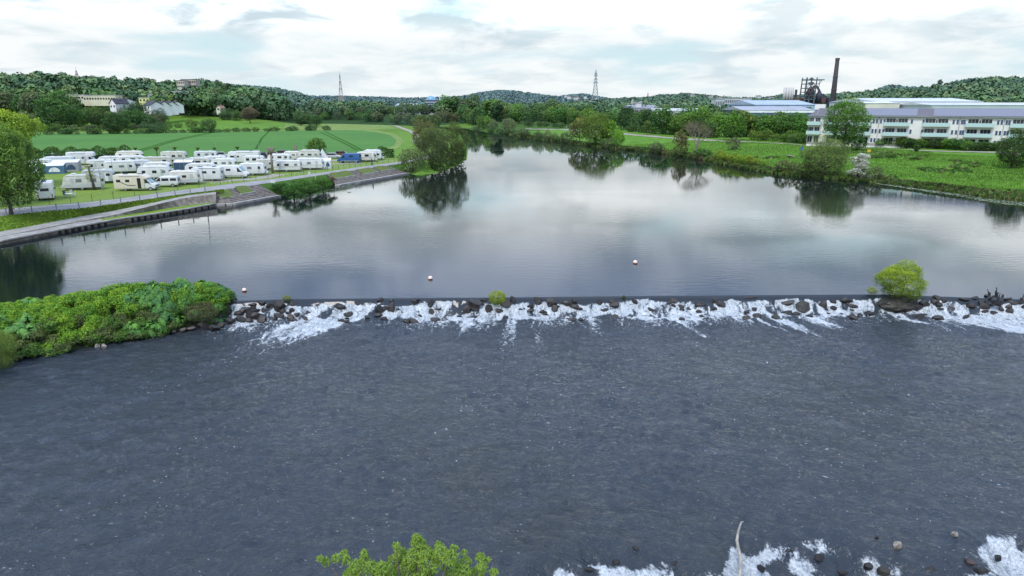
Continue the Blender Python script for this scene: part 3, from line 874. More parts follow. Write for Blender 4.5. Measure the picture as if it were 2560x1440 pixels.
def trunk_mesh(rs, lobes, h0, r0, name, n_limb=9, seg=4, bend=.03, nside=7, forks=False):
    m = MB()
    top = max(l[0][2] for l in lobes) * .78
    pts = [(0, 0, -.04)]
    for i in range(1, 6):
        z = top * i / 5; pts.append((rs.normal() * bend * i / 5, rs.normal() * bend * i / 5, z))
    m.path(pts, [r0 * (1.35 if i == 0 else 1 - .8 * i / 5) for i in range(6)], nside)
    ls = sorted(lobes, key=lambda l: -float(np.hypot(l[0][0], l[0][1])))[:n_limb]
    for c, r in ls:
        z0 = h0 + (c[2] - h0) * rs.uniform(.1, .45)
        k = min(max(z0 / top, 0), 1); i = min(int(k * 5), 4); f = k * 5 - i
        a = Vector(pts[i]).lerp(Vector(pts[i + 1]), f); e = Vector(c)
        mid = a.lerp(e, .5) + Vector((0, 0, -.05 * rs.rand()))
        m.path([a, mid, e], [r0 * .45, r0 * .26, r0 * .08], 5)
        if forks:
            for _ in range(7):
                q = mid.lerp(e, rs.uniform(-.3, 1)); d = Vector(rs.normal(size=3)) * .09; d.z = abs(d.z) * .9
                d += (e - a).normalized() * .06
                m.path([q, q + d, q + d * 1.9 + Vector(rs.normal(size=3)) * .02], [r0 * .14, r0 * .08, r0 * .03], 3)
    return m.mesh(name, True)
PROTO = {}
ASPECT = dict(broad=.95, dense=.95, poplar=.42, willow=1.08, bush=1.3, airy=.95, round=.95)
LOD = dict(far=(2300, .040), mid=(6500, .0245), near=(22000, .0135), close=(46000, .0118))
def proto(kind, lod, var):
    k = (kind, lod, var)
    if k in PROTO: return PROTO[k]
    rs = np.random.RandomState(abs(hash_s(kind)) % 1000 + var * 17 + 3)
    L = lobes_for(rs, kind)
    n, leaf = LOD[lod]
    asp = {'willow': .30, 'airy': .5}.get(kind, .6)
    if kind == 'willow': leaf *= 1.25
    if kind == 'airy': n = int(n * .55)
    if kind == 'poplar': n = int(n * .8)
    V, Fc, T = crown_cloud(rs, L, n, leaf, asp, .85 if kind != 'willow' else .95, droop=.5 if kind == 'willow' else .1, shell=.35)
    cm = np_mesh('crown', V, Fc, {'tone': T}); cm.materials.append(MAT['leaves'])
    r0 = {'poplar': .022, 'bush': .02, 'willow': .035}.get(kind, .028)
    tm = trunk_mesh(rs, L, .16, r0, 'trunk', n_limb={'far': 4, 'mid': 7}.get(lod, 12), forks=(kind == 'airy'))
    tm.materials.append(MAT['bark'])
    PROTO[k] = (cm, tm); return PROTO[k]
def hash_s(s): return sum(ord(c) * (i + 3) * 31 for i, c in enumerate(s))
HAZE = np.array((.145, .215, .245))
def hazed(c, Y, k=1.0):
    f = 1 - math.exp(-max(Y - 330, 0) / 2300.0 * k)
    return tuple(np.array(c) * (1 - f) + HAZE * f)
VN = [0]
def tree(name, p, h, w, kind, color, lod=None, label=None, cat='tree', group=None, var=None, trunk=True, rz=None, haze=True):
    VN[0] += 1
    var = (VN[0] * 7) % 3 if var is None else var
    hp = h / mpp(p)
    if lod is None: lod = 'far' if hp < 75 else 'mid' if hp < 125 else 'near'
    cm, tm = proto(kind, lod, var)
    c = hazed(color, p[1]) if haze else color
    rz = R0.uniform(0, 6.28) if rz is None else rz
    root = empty(name, (p[0], p[1], p[2] - .05), rz)
    k = w / (h * ASPECT[kind])
    root.scale = (h * k, h * k, h)
    tag(root, label, cat, group)
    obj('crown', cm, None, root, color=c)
    if trunk: obj('trunk', tm, None, root)
    return root
# colours (base, before tone)
DG = (.058, .132, .026); MG = (.085, .175, .030); BG = (.105, .215, .026); YG = (.16, .25, .03); GG = (.085, .130, .055); OL = (.095, .125, .035); BR = (.12, .105, .055); SG = (.13, .18, .085); BL = (.055, .110, .046)

# --- trees one can point at: (px, py of the base, height px, width px, kind, colour, name, label)
TL = [
 # left foreground
 (30, 549, 240, 172, 'broad', (.10, .19, .035), 'chestnut_tree', 'broad chestnut with dark lower branches standing on the grass bank by the quay'),
 (12, 470, 222, 215, 'broad', (.17, .27, .028), 'maple_tree', 'tall yellow-green tree behind the dark chestnut, beside the hedge'),
 (-90, 520, 240, 220, 'broad', (.10, .18, .03), 'maple_tree', 'round green tree at the left edge of the camp'),
 # willows where the quay ends
 (1033, 430, 68, 72, 'willow', (.115, .165, .070), 'willow_bush', 'small grey-green willow at the end of the quay steps'),
 (1080, 421, 112, 88, 'willow', (.095, .140, .050), 'willow_tree', 'olive willow on the left bank between the small grey willow and the dark one'),
 (1128, 414, 116, 92, 'willow', (.085, .125, .035), 'willow_tree', 'tall dark olive willow leaning over the water at the bend'),
 (1062, 392, 92, 66, 'broad', (.11, .125, .05), 'willow_tree', 'brownish willow at the back of the left-bank clump'),
 (1100, 428, 50, 66, 'bush', (.05, .09, .025), 'bank_bush', 'low dark bush under the willows at the water'),
 (1146, 408, 66, 52, 'bush', (.05, .10, .025), 'bank_bush', 'dark bush dipping into the river at the tip of the clump'),
 # camp
 (792, 396, 52, 46, 'round', (.065, .14, .025), 'camp_tree', 'round dark green tree standing behind the caravans by the field'),
 (176, 404, 17, 15, 'round', (.06, .13, .025), 'clipped_bush', 'small ball-shaped bush left of the tall white motorhome'),
 (368, 422, 16, 19, 'round', (.035, .085, .02), 'clipped_bush', 'dark ball-shaped bush between the beige caravan and the motorhomes'),
 (270, 455, 22, 16, 'bush', (.05, .11, .02), 'clipped_bush', 'small green bush beside the cream motorhome'),
 (281, 453, 24, 17, 'bush', (.035, .08, .02), 'clipped_bush', 'darker green bush touching the small bush by the cream motorhome'),
 # right bank, far to near
 (1208, 323, 40, 32, 'dense', MG, 'riverside_tree', 'mid green tree near the head of the river'),
 (1232, 325, 30, 28, 'bush', SG, 'willow_bush', 'grey bush at the far end of the right shore'),
 (1273, 335, 42, 42, 'willow', SG, 'willow_bush', 'rounded grey-green willow on the far right shore'),
 (1243, 318, 66, 30, 'poplar', (.028, .07, .02), 'poplar_tree', 'dark narrow poplar rising over the far right shore'),
 (1222, 322, 36, 22, 'dense', BG, 'riverside_tree', 'light green tree left of the dark poplar'),
 (1306, 342, 26, 26, 'bush', GG, 'willow_bush', 'grey bush right of the rounded grey willow'),
 (1318, 343, 22, 28, 'bush', GG, 'willow_bush', 'low grey bush by the water, upstream of the row of bushes'),
 (1345, 348, 24, 24, 'bush', GG, 'willow_bush', 'first grey-green bush of the shore row'),
 (1368, 350, 30, 26, 'bush', SG, 'willow_bush', 'tallest pale bush of the shore row'),
 (1387, 352, 24, 22, 'bush', SG, 'willow_bush', 'round pale bush of the shore row'),
 (1418, 358, 34, 44, 'bush', GG, 'willow_bush', 'wide bush of the shore row next to the big trees'),
 (1449, 361, 74, 52, 'broad', (.12, .14, .045), 'riverside_tree', 'brownish olive tree on the left of the big riverside pair'),
 (1487, 365, 94, 76, 'dense', (.10, .165, .032), 'riverside_tree', 'largest rounded green tree on the right shore'),
 (1519, 363, 62, 52, 'broad', (.11, .24, .03), 'riverside_tree', 'bright green tree beside the largest rounded tree'),
 (1547, 368, 48, 32, 'dense', (.12, .26, .028), 'riverside_tree', 'small bright green tree at the right end of the big group'),
 (1522, 369, 28, 48, 'bush', GG, 'bank_bush', 'grey-brown bush under the bright green trees'),
 (1643, 386, 32, 48, 'bush', GG, 'willow_bush', 'rounded grey bush on the shore left of the brown tree'),
 (1702, 391, 66, 40, 'airy', (.125, .135, .055), 'riverside_tree', 'thin brownish shrub tree on the shore beside the bare tree'),
 (1700, 392, 40, 44, 'bush', (.10, .13, .04), 'bank_bush', 'olive brush at the foot of the brownish shrub tree'),
 (1757, 394, 26, 50, 'bush', (.04, .09, .025), 'bank_bush', 'dark brush at the foot of the bare tree'),
 (1832, 375, 34, 42, 'willow', SG, 'willow_bush', 'airy grey-green willow bush alone on the riverside meadow'),
 (1740, 384, 0, 0, 'x', BR, 'x', ''),
 (1965, 430, 36, 64, 'bush', (.10, .125, .05), 'bank_bush', 'brownish grey bush on the shore left of the big willow'),
 (2057, 442, 106, 124, 'willow', (.135, .205, .060), 'willow_tree', 'big spreading grey-green willow on the right shore'),
 (2020, 441, 40, 70, 'willow', (.11, .16, .05), 'willow_bush', 'low left skirt of willow scrub beside the big willow'),
 (2182, 452, 44, 50, 'bush', (.11, .15, .07), 'willow_bush', 'grey-green bush right of the white blossoming hawthorn'),
 (2108, 378, 130, 106, 'broad', (.075, .175, .024), 'maple_tree', 'tall bright green tree in front of the white apartment building'),
 (2128, 378, 58, 72, 'bush', (.04, .11, .022), 'hedge_bush', 'dark ivy-like shrub at the foot of the tall tree before the building'),
 (2289, 384, 26, 13, 'poplar', (.045, .10, .025), 'young_tree', 'small narrow tree standing at the cycle path before the building'),
 (2528, 420, 108, 86, 'dense', (.038, .085, .020), 'riverside_tree', 'dark round tree at the right end of the meadow in front of the building'),
 (2620, 424, 90, 80, 'dense', (.05, .10, .024), 'riverside_tree', 'dark tree beyond the dark round one'),
 # behind the cycle path
 (1563, 325, 66, 42, 'dense', (.028, .070, .020), 'path_tree', 'dark tree behind the cycle path left of the gap'),
 (1590, 329, 52, 40, 'dense', (.055, .13, .028), 'path_tree', 'light crowned tree between two dark ones behind the cycle path'),
 (1616, 331, 62, 42, 'dense', (.028, .072, .02), 'path_tree', 'dark green tree behind the small tree on the cycle path'),
 (1617, 338, 40, 24, 'airy', (.09, .16, .04), 'young_tree', 'small thin tree standing on the river side of the cycle path'),
 (1655, 334, 68, 62, 'dense', (.045, .115, .025), 'path_tree', 'wide mid green tree behind the cycle path'),
 (1693, 338, 54, 50, 'dense', (.085, .17, .032), 'path_tree', 'pale green round tree behind the brownish shrub tree'),
 (1828, 350, 70, 68, 'dense', (.060, .145, .018), 'path_tree', 'broad fresh green tree behind the cycle path, right of the bare tree'),
 (1768, 344, 44, 52, 'dense', (.05, .115, .03), 'path_tree', 'dull green tree seen through the bare tree'),
 (1742, 342, 50, 46, 'dense', (.035, .085, .024), 'path_tree', 'dark tree directly behind the bare tree'),
]
for (px, py, hp, wp, kind, col, nm, lab) in TL:
    if kind == 'x': continue
    p = G(px, py)
    if px < 60 and px > -60: p = P(px, py, 1.3 if nm == 'chestnut_tree' else CZ)
    if nm == 'clipped_bush' or nm == 'camp_tree': p = P(px, py, CZ)
    s = mpp(p)
    nr = hp > 150
    tree(nm, p, hp * s, wp * s, kind, col, lod='close' if nr else ('near' if hp > 85 else None), label=lab, cat='bush' if 'bush' in nm else 'tree')
# hawthorn in blossom
t = NT('blossom'); tone = t.attr('tone').outputs['Fac']
c = t.mix(t.ramp(tone, .32, .55), (.07, .13, .03), (.62, .62, .52)); bs = t.bsdf(Base_Color=c, Roughness=.8); MAT['blossom'] = t.done(bs)
rs = np.random.RandomState(4)
p = G(2143, 451); s = mpp(p)
L = [(np.array([rs.uniform(-.22, .28), rs.uniform(-.25, .25), z]), np.array([.13, .13, .07]) * rs.uniform(.8, 1.3)) for z in np.linspace(.12, .93, 34)]
V, Fc, T = crown_cloud(rs, L, 9000, .017, .6, .9)
root = empty('hawthorn_tree', p, 0, (68 * s,) * 3); tag(root, 'white blossoming hawthorn on the right shore beside the big willow', 'tree')
me = np_mesh('crown', V, Fc, {'tone': T}); obj('crown', me, MAT['blossom'], root)
tm = trunk_mesh(rs, L, .1, .03, 'trunk', 12); obj('trunk', tm, MAT['bark'], root)
# bare spring tree with visible limbs
rs = np.random.RandomState(9)
p = G(1738, 388); s = mpp(p); H_ = 104 * s
root = empty('bare_tree', p, .4, (H_,) * 3); tag(root, 'almost leafless brown tree with spreading limbs on the right shore', 'tree')
m = MB(); tips = []
def grow(a, d, L_, r, lv):
    n = 3; pts = [a]; dd = d.copy()
    for i in range(n):
        dd = (dd + Vector(rs.normal(size=3)) * .10 + Vector((0, 0, .05))).normalized(); pts.append(pts[-1] + dd * L_ / n)
    m.path(pts, [r, r * .85, r * .7, r * .55], 6 if lv < 2 else 3)
    if lv >= 5: tips.append(pts[-1]); return
    for k in range(3 if lv else 5):
        ax = Vector(rs.normal(size=3)); nd = (dd + (ax - ax.dot(dd) * dd).normalized() * rs.uniform(.45, .85)).normalized(); nd.z = max(nd.z, -.05)
        grow(pts[-1 if k < 2 or lv else 2 + k % 2], nd, L_ * rs.uniform(.66, .82), r * .55, lv + 1)
grow(Vector((0, 0, -.02)), Vector((.02, 0, 1)), .26, .026, 0)
m.build('trunk', MAT['bark_pale'], root)
tp = np.array([t_[:] for t_ in tips]); tp = np.repeat(tp, 12, 0) + rs.normal(size=(len(tp) * 12, 3)) * .035
nn = rs.normal(size=tp.shape); nn /= np.linalg.norm(nn, axis=1)[:, None]
V, Fc = leaf_cards(rs, tp, nn, rs.uniform(.003, .007, len(tp)), .5)
obj('crown', np_mesh('crown', V, Fc, {'tone': np.repeat(rs.uniform(.2, .8, len(tp)), 4)}), MAT['leaves'], root, color=(.15, .13, .06))

# --- rows of trees that look alike
def rowtrees(pts, n, hr, wr, kinds, cols_, name, label, group, depth_j=10, z=None, seed=1, yadd=0):
    r = random.Random(seed)
    xs = [q[0] for q in pts]; yy = [q[1] for q in pts]
    for i in range(n):
        px = xs[0] + (xs[-1] - xs[0]) * (i + r.uniform(.1, .9)) / n
        py = float(np.interp(px, xs, yy))
        p = G(px, py); p = Vector((p.x, p.y, 0)) * ((p.y + r.uniform(0, depth_j) + yadd) / p.y)
        p.z = max(hz1(p.x, p.y), 0)
        s = mpp(p)
        h = r.uniform(*hr); w = h * r.uniform(*wr)
        tree(name, p, h * s, w * s, r.choice(kinds), tuple(c * r.uniform(.85, 1.15) for c in r.choice(cols_)), label=label, group=group)
GL = 'trees of the wooded slope beyond the crop field'
lbw = 'leafy green tree on the wooded slope beyond the crop field'
# wooded slope on the left: back to front
for (pts, n, h_, seed) in (
    ([(-160, 212), (0, 214), (130, 214), (300, 222), (440, 226)], 26, (32, 50), 1),
    ([(-160, 232), (0, 236), (200, 238), (440, 244), (520, 244)], 24, (36, 52), 2),
    ([(-160, 262), (0, 262), (170, 262)], 10, (40, 58), 3),
    ([(500, 240), (560, 250), (640, 262), (700, 275)], 14, (30, 42), 4),
    ([(-150, 290), (0, 292), (110, 300), (170, 302), (205, 300)], 11, (55, 82), 5),
    ([(430, 292), (480, 290), (560, 288), (650, 290), (700, 300)], 14, (44, 62), 6),
    ([(540, 272), (620, 276), (720, 290)], 9, (40, 56), 7),
    ([(300, 272), (350, 292), (400, 286), (430, 284)], 5, (30, 40), 8)):
    rowtrees(pts, n, h_, (.8, 1.15), ['broad', 'dense', 'dense', 'broad'], [DG, MG, DG, (.05, .12, .03), GG, (.075, .15, .03), BL], 'slope_tree', lbw, GL, 14, seed=seed)
for (px, py, hp, wp, kind, col, lab) in [
    (148, 326, 84, 112, 'dense', (.045, .115, .022), 'great dark green oak at the edge of the crop field, behind the hedgerow'),
    (295, 334, 62, 66, 'dense', (.035, .090, .020), 'dark round tree standing forward on the field edge'),
    (236, 322, 56, 52, 'broad', (.065, .125, .028), 'mid green tree between the great oak and the dark round tree'),
    (340, 316, 64, 72, 'willow', (.055, .11, .045), 'bluish green willow behind the dark round tree on the field edge'),
    (400, 312, 44, 46, 'willow', (.07, .12, .055), 'pale willow by the meadow corner'),
    (365, 334, 32, 38, 'bush', (.06, .12, .05), 'grey-green bush on the field edge, left of the pair'),
    (398, 332, 30, 34, 'bush', (.055, .11, .045), 'grey-green bush on the field edge, right of the pair'),
    (523, 332, 42, 46, 'bush', (.05, .11, .028), 'pointed dark bush alone on the edge of the upper meadow'),
    (626, 308, 40, 44, 'broad', (.125, .10, .06), 'reddish brown tree at the back of the upper meadow'),
    (568, 300, 32, 46, 'bush', (.055, .12, .03), 'low wide tree on the far edge of the upper meadow'),
    (594, 302, 30, 32, 'bush', (.07, .14, .035), 'light green bush left of the reddish tree'),
    (753, 314, 40, 36, 'dense', (.055, .12, .035), 'big tree of the trio on the meadow, leftmost'),
    (774, 315, 32, 24, 'dense', (.06, .13, .03), 'middle tree of the trio on the meadow'),
    (792, 316, 34, 28, 'dense', (.05, .12, .03), 'last tree of the trio on the meadow'),
    (55, 228, 26, 24, 'broad', (.14, .20, .03), 'yellowish tree on the ridge at the far left'),
    (120, 222, 42, 46, 'dense', (.035, .09, .025), 'tallest dark tree on the ridge at the far left'),
    (70, 330, 60, 50, 'dense', (.09, .13, .06), 'pale grey-green tree left of the great oak')]:
    p = G(px, py); s = mpp(p)
    tree('field_tree', p, hp * s, wp * s, kind, col, lod='mid', label=lab)
rowtrees([(80, 322), (200, 318), (300, 322), (400, 318)], 16, (34, 56), (.85, 1.15), ['dense', 'broad', 'willow'], [DG, MG, GG, (.05, .12, .03)], 'slope_tree', lbw, GL, 8, seed=51)
rowtrees([(90, 330), (250, 328), (420, 322), (520, 316)], 16, (14, 24), (1.2, 1.8), ['bush'], [DG, MG, GG], 'slope_bush', 'bush of the scrubby edge between wood and crop field', 'scrubby edge between wood and crop field', 5, seed=52)
rowtrees([(200, 290), (300, 300), (420, 300)], 10, (26, 36), (.85, 1.15), ['dense', 'broad'], [DG, MG, GG], 'slope_tree', lbw, GL, 8, seed=53)
# valley floor, centre left
GV = 'trees on the valley floor beyond the meadow'; lv = 'green tree on the valley floor beyond the meadow'
rowtrees([(780, 296), (900, 300), (1000, 304), (1090, 300)], 26, (24, 40), (.8, 1.1), ['dense', 'broad'], [MG, DG, GG, (.06, .13, .04)], 'valley_tree', lv, GV, 60, seed=11, yadd=60)
rowtrees([(690, 296), (790, 300), (890, 302), (950, 308), (1010, 312), (1060, 318)], 20, (20, 32), (.85, 1.2), ['dense', 'bush'], [MG, GG, SG, DG], 'valley_tree', lv, GV, 20, seed=12)
rowtrees([(790, 292), (880, 292), (930, 294)], 9, (32, 42), (.8, 1.0), ['dense'], [DG, MG, GG], 'valley_tree', lv, GV, 60, seed=13, yadd=120)
rowtrees([(1050, 320), (1110, 322), (1150, 324)], 8, (26, 40), (.8, 1.1), ['willow', 'dense'], [SG, GG, OL], 'valley_tree', lv, GV, 15, seed=14)
# poplars and dark trees closing the river
GP = 'tall trees closing the head of the river'; lp = 'tall green tree closing the head of the river'
rowtrees([(1100, 306), (1170, 310), (1240, 314)], 12, (46, 66), (.5, .75), ['dense', 'poplar'], [MG, DG, BL, (.07, .14, .04)], 'poplar_tree', lp, GP, 25, seed=15, yadd=60)
rowtrees([(1090, 302), (1180, 306), (1320, 306)], 12, (34, 46), (.8, 1.0), ['dense'], [DG, MG, BG], 'valley_tree', lp, GP, 40, seed=16, yadd=140)
rowtrees([(1160, 319), (1180, 320), (1204, 320)], 6, (34, 50), (.6, .9), ['dense'], [DG, MG], 'valley_tree', lp, GP, 10, seed=36, yadd=40)
# belt behind the right-bank path
GB = 'belt of trees behind the cycle path'; lb = 'green tree in the belt behind the cycle path'
rowtrees([(1250, 309), (1330, 312), (1450, 318), (1560, 324)], 22, (36, 50), (.7, 1.0), ['dense', 'broad'], [DG, MG, DG, (.085, .18, .03)], 'path_tree', lb, GB, 10, seed=17, yadd=8)
rowtrees([(1330, 306), (1450, 308), (1560, 312), (1700, 320)], 18, (38, 54), (.8, 1.0), ['dense', 'broad'], [DG, MG, (.03, .075, .025)], 'path_tree', lb, GB, 20, seed=18, yadd=45)
rowtrees([(1850, 344), (1930, 350), (2020, 352)], 10, (42, 60), (.8, 1.1), ['dense', 'broad'], [(.05, .13, .022), (.04, .10, .022), (.07, .16, .025)], 'path_tree', lb, GB, 8, seed=19, yadd=12)
rowtrees([(1640, 340), (1760, 344), (1860, 348), (2020, 352)], 13, (56, 72), (.8, 1.05), ['dense', 'broad', 'dense'], [(.065, .15, .028), (.085, .18, .03), (.05, .12, .024)], 'path_tree', lb, GB, 10, seed=61, yadd=10)
rowtrees([(1700, 332), (1860, 336), (2030, 340)], 14, (40, 56), (.9, 1.2), ['dense', 'broad'], [(.05, .13, .022), MG, (.06, .14, .028)], 'path_tree', lb, GB, 15, seed=20, yadd=40)
rowtrees([(1880, 352), (1960, 358), (2030, 362)], 9, (22, 34), (.9, 1.3), ['bush', 'willow'], [(.085, .17, .03), (.11, .20, .035), GG], 'path_bush', 'fresh green bush edging the cycle path', 'bushes edging the cycle path', 3, seed=21, yadd=4)
rowtrees([(1560, 330), (1700, 340), (1800, 348)], 14, (18, 26), (1.0, 1.5), ['bush'], [(.04, .09, .022), (.05, .11, .022)], 'path_bush', 'dark brush behind the cycle path under the trees', 'dark brush behind the cycle path', 3, seed=22, yadd=5)
rowtrees([(1300, 316), (1440, 322), (1560, 331)], 14, (12, 17), (1.0, 1.6), ['bush'], [(.035, .08, .022), (.05, .11, .022)], 'path_bush', 'dark brush behind the cycle path under the trees', 'dark brush behind the cycle path', 3, seed=23, yadd=4)
# hedge bushes before the building
rowtrees([(2150, 370), (2300, 376), (2420, 381), (2500, 384)], 26, (20, 34), (1.1, 1.8), ['bush', 'dense'], [(.035, .09, .02), (.05, .12, .022), (.10, .20, .03), (.03, .075, .02)], 'garden_bush', 'bush of the garden hedge in front of the white apartment building', 'garden hedge bushes before the apartment building', 3, seed=24, yadd=6)
rowtrees([(2165, 262), (2330, 262), (2480, 262)], 12, (12, 18), (1.3, 1.8), ['bush'], [BR, OL, MG], 'rooftop_tree', 'brownish treetop between the long roof and the halls', 'treetops between the long roof and the halls', 30, seed=25)
rowtrees([(1450, 292), (1560, 292), (1700, 292), (1850, 292)], 18, (22, 34), (1.0, 1.3), ['dense'], [MG, GG, DG], 'town_tree', 'tree among the roofs beyond the tree belt', 'trees among the roofs beyond the tree belt', 60, seed=26, yadd=0)
# bramble masses and shore scrub on the right bank: each clump is a thing
rowtrees([(1790, 404), (1830, 409), (1880, 414), (1915, 420)], 12, (18, 28), (1.2, 1.7), ['bush'], [(.16, .24, .025), (.13, .22, .025)], 'bramble', 'yellow-green bramble clump on the shore below the meadow', 'yellow-green brambles on the right shore', 4, seed=27)
rowtrees([(1800, 412), (1870, 424), (1940, 434), (2000, 441)], 14, (10, 16), (1.2, 2.0), ['bush'], [(.07, .14, .025), (.05, .10, .025), OL], 'shore_bush', 'low scrub clump at the edge of the right shore', 'low scrub along the right shore', 1, seed=28)
rowtrees([(2100, 450), (2200, 459), (2300, 472), (2400, 485), (2560, 505)], 22, (8, 14), (1.4, 2.4), ['bush'], [(.06, .13, .022), (.09, .16, .03), (.04, .09, .025)], 'shore_bush', 'low scrub clump at the edge of the right shore', 'low scrub along the right shore', 1, seed=29)
rowtrees([(1560, 375), (1640, 386), (1700, 392), (1790, 407)], 12, (9, 15), (1.3, 2.0), ['bush'], [(.09, .13, .04), (.06, .11, .03), BR], 'shore_bush', 'low scrub clump at the edge of the right shore', 'low scrub along the right shore', 1, seed=30)
rowtrees([(1190, 327), (1300, 340), (1440, 360)], 14, (10, 18), (1.2, 1.8), ['bush'], [GG, (.05, .10, .03), OL], 'shore_bush', 'low scrub clump at the edge of the right shore', 'low scrub along the right shore', 1, seed=31)
# hedgerow between field and meadow
rowtrees([(120, 337), (250, 336), (420, 333), (560, 331), (700, 328), (820, 326)], 30, (9, 17), (1.4, 2.6), ['bush'], [(.04, .09, .022), (.055, .12, .025), (.05, .10, .03)], 'hedgerow_bush', 'low hedgerow bush between the crop field and the meadow', 'hedgerow between the crop field and the meadow', 6, seed=32)
# bushes over the bank between the two flights of steps
for (px, py, hp, wp, kind, col, lab) in [
    (700, 483, 30, 54, 'dense', (.04, .11, .02), 'dark green bush beside the broad steps'), (735, 492, 40, 62, 'dense', (.045, .125, .02), 'leafy green bush overhanging the water between the steps, nearer one'),
    (775, 486, 38, 60, 'dense', (.055, .14, .022), 'leafy green bush overhanging the water between the steps, middle one'), (808, 476, 34, 52, 'dense', (.055, .14, .022), 'leafy green bush overhanging the water between the steps, far one'),
    (755, 471, 28, 60, 'bush', (.06, .14, .025), 'lighter bush below the promenade between the steps'), (798, 461, 24, 50, 'bush', (.08, .17, .03), 'lighter grassy bush next to the low steps'),
    (833, 457, 16, 22, 'airy', (.14, .10, .07), 'reddish dry shrub at the top of the low steps')]:
    z = .3 if py > 470 else 1.2
    p = P(px, py, z); s = mpp(p); tree('bank_bush', p, hp * s, wp * s, kind, col, lod='mid', label=lab, cat='bush')

# --- woods on far hills that read as one mass
def wood(name, layer, pxr, Yr, n, cr, cols_, per, label=None, seed=1, leaf=.30, a_extra=0):
    rs = np.random.RandomState(seed)
    h = HILLS[layer]
    V, Fs, C = [], [], []
    a = (rs.uniform(pxr[0], pxr[1], n) - 1280) / F
    Y = Yr[0] + (Yr[1] - Yr[0]) * rs.rand(n) ** .8
    X = a * (Y * CP + 4)
    Z = hz(X, Y)
    size = rs.uniform(cr[0], cr[1], n)
    cc = np.array(cols_)[rs.randint(0, len(cols_), n)] * rs.uniform(.8, 1.2, (n, 1))
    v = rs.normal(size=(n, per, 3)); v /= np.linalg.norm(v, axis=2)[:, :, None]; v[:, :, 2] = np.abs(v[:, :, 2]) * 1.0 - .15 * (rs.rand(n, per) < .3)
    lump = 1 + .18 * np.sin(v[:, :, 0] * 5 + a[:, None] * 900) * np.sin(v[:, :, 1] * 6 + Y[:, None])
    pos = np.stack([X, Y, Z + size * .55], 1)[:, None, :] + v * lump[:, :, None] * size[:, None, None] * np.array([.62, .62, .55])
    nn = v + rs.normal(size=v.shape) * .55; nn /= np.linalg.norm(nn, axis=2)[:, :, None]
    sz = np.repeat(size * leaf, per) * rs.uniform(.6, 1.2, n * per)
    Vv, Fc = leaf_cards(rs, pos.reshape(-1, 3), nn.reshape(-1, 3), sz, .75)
    tone = 1.0 + .6 * v[:, :, 2].reshape(-1) - .25 + rs.normal(size=n * per) * .12  # crown tops painted lighter than their sides, with random variation
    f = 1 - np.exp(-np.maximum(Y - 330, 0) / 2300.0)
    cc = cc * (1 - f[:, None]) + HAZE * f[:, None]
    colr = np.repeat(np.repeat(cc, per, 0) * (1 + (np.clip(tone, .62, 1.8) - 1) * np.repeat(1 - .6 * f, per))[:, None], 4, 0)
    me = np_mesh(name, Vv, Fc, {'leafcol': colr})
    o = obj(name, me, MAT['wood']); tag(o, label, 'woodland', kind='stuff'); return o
t = NT('wood'); bs = t.bsdf(Base_Color=t.attr('leafcol').outputs['Color'], Roughness=.8); bs.inputs['Specular IOR Level'].default_value = .1
MAT['wood'] = t.done(bs)
WC = [(.065, .130, .040), (.088, .160, .045), (.055, .110, .042), (.115, .170, .055)]
wood('hillside_wood', 0, (-500, 700), (520, 800), 560, (13, 19), WC, 240, 'continuous wood covering the near hill behind the houses', 2, .115)
wood('valley_wood', 0, (640, 960), (640, 1000), 200, (8, 13), WC, 130, 'woodland on the valley floor beyond the river head', 9, .14)
wood('river_wood', 3, (1090, 1520), (640, 1000), 320, (8, 13), WC, 130, 'woodland on the plain behind the trees closing the river', 19, .14)
wood('ridge_wood', 1, (380, 800), (1300, 1960), 1500, (10, 15), WC, 44, 'hazy wooded ridge behind the near hill', 3, .25)
wood('distant_wood', 2, (560, 1640), (2600, 3700), 5200, (10, 16), WC, 22, 'blue hazy wooded hills on the horizon', 4, .33)
wood('town_wood', 3, (1420, 2260), (880, 1540), 1700, (9, 14), WC, 130, 'wooded rise behind the industrial halls', 5, .15)
wood('far_knoll_wood', 4, (2140, 2420), (1950, 2450), 300, (13, 20), WC, 50, 'small blue knoll behind the wooded hill', 6, .28)
wood('hill_wood', 5, (2080, 3100), (700, 1130), 900, (12, 19), WC, 200, 'steep wooded hill behind the halls and the apartment building', 7, .125)
wood('plain_wood', 3, (1500, 2600), (430, 560), 170, (7, 11), WC, 330, 'low woodland between the tree belt and the halls', 8, .10)

# --- grass tufts and weeds on the near meadows
def tufts(name, pts_fn, n, hr, cols_, label, seed=1, wid=.5):
    rs = np.random.RandomState(seed)
    X, Y, Z = pts_fn(rs, n); n = len(X)
    h = rs.uniform(*hr, n); ang = rs.uniform(0, PI, n)
    dx = np.cos(ang) * h * wid; dy = np.sin(ang) * h * wid
    lean = rs.normal(size=(n, 2)) * .3 * h[:, None]
    b0 = np.stack([X - dx, Y - dy, Z - .05], 1); b1_ = np.stack([X + dx, Y + dy, Z - .05], 1)
    t1 = np.stack([X + dx * .9 + lean[:, 0], Y + dy * .9 + lean[:, 1], Z + h * .8], 1); t0 = np.stack([X - dx * .7 + lean[:, 0], Y - dy * .7 + lean[:, 1], Z + h], 1)
    V = np.stack([b0, b1_, t1, t0], 1).reshape(-1, 3)
    cc = np.array(cols_)[rs.randint(0, len(cols_), n)] * rs.uniform(.88, 1.12, (n, 1))
    big = .95 + .22 * sval(X, Y, 6.0, 3)[:, None]
    me = np_mesh(name, V, np.arange(n * 4).reshape(n, 4), {'leafcol': np.repeat(cc * np.clip(big, .55, 1.3), 4, 0)})
    o = obj(name, me, MAT['wood']); tag(o, label, 'grass', kind='stuff'); return o
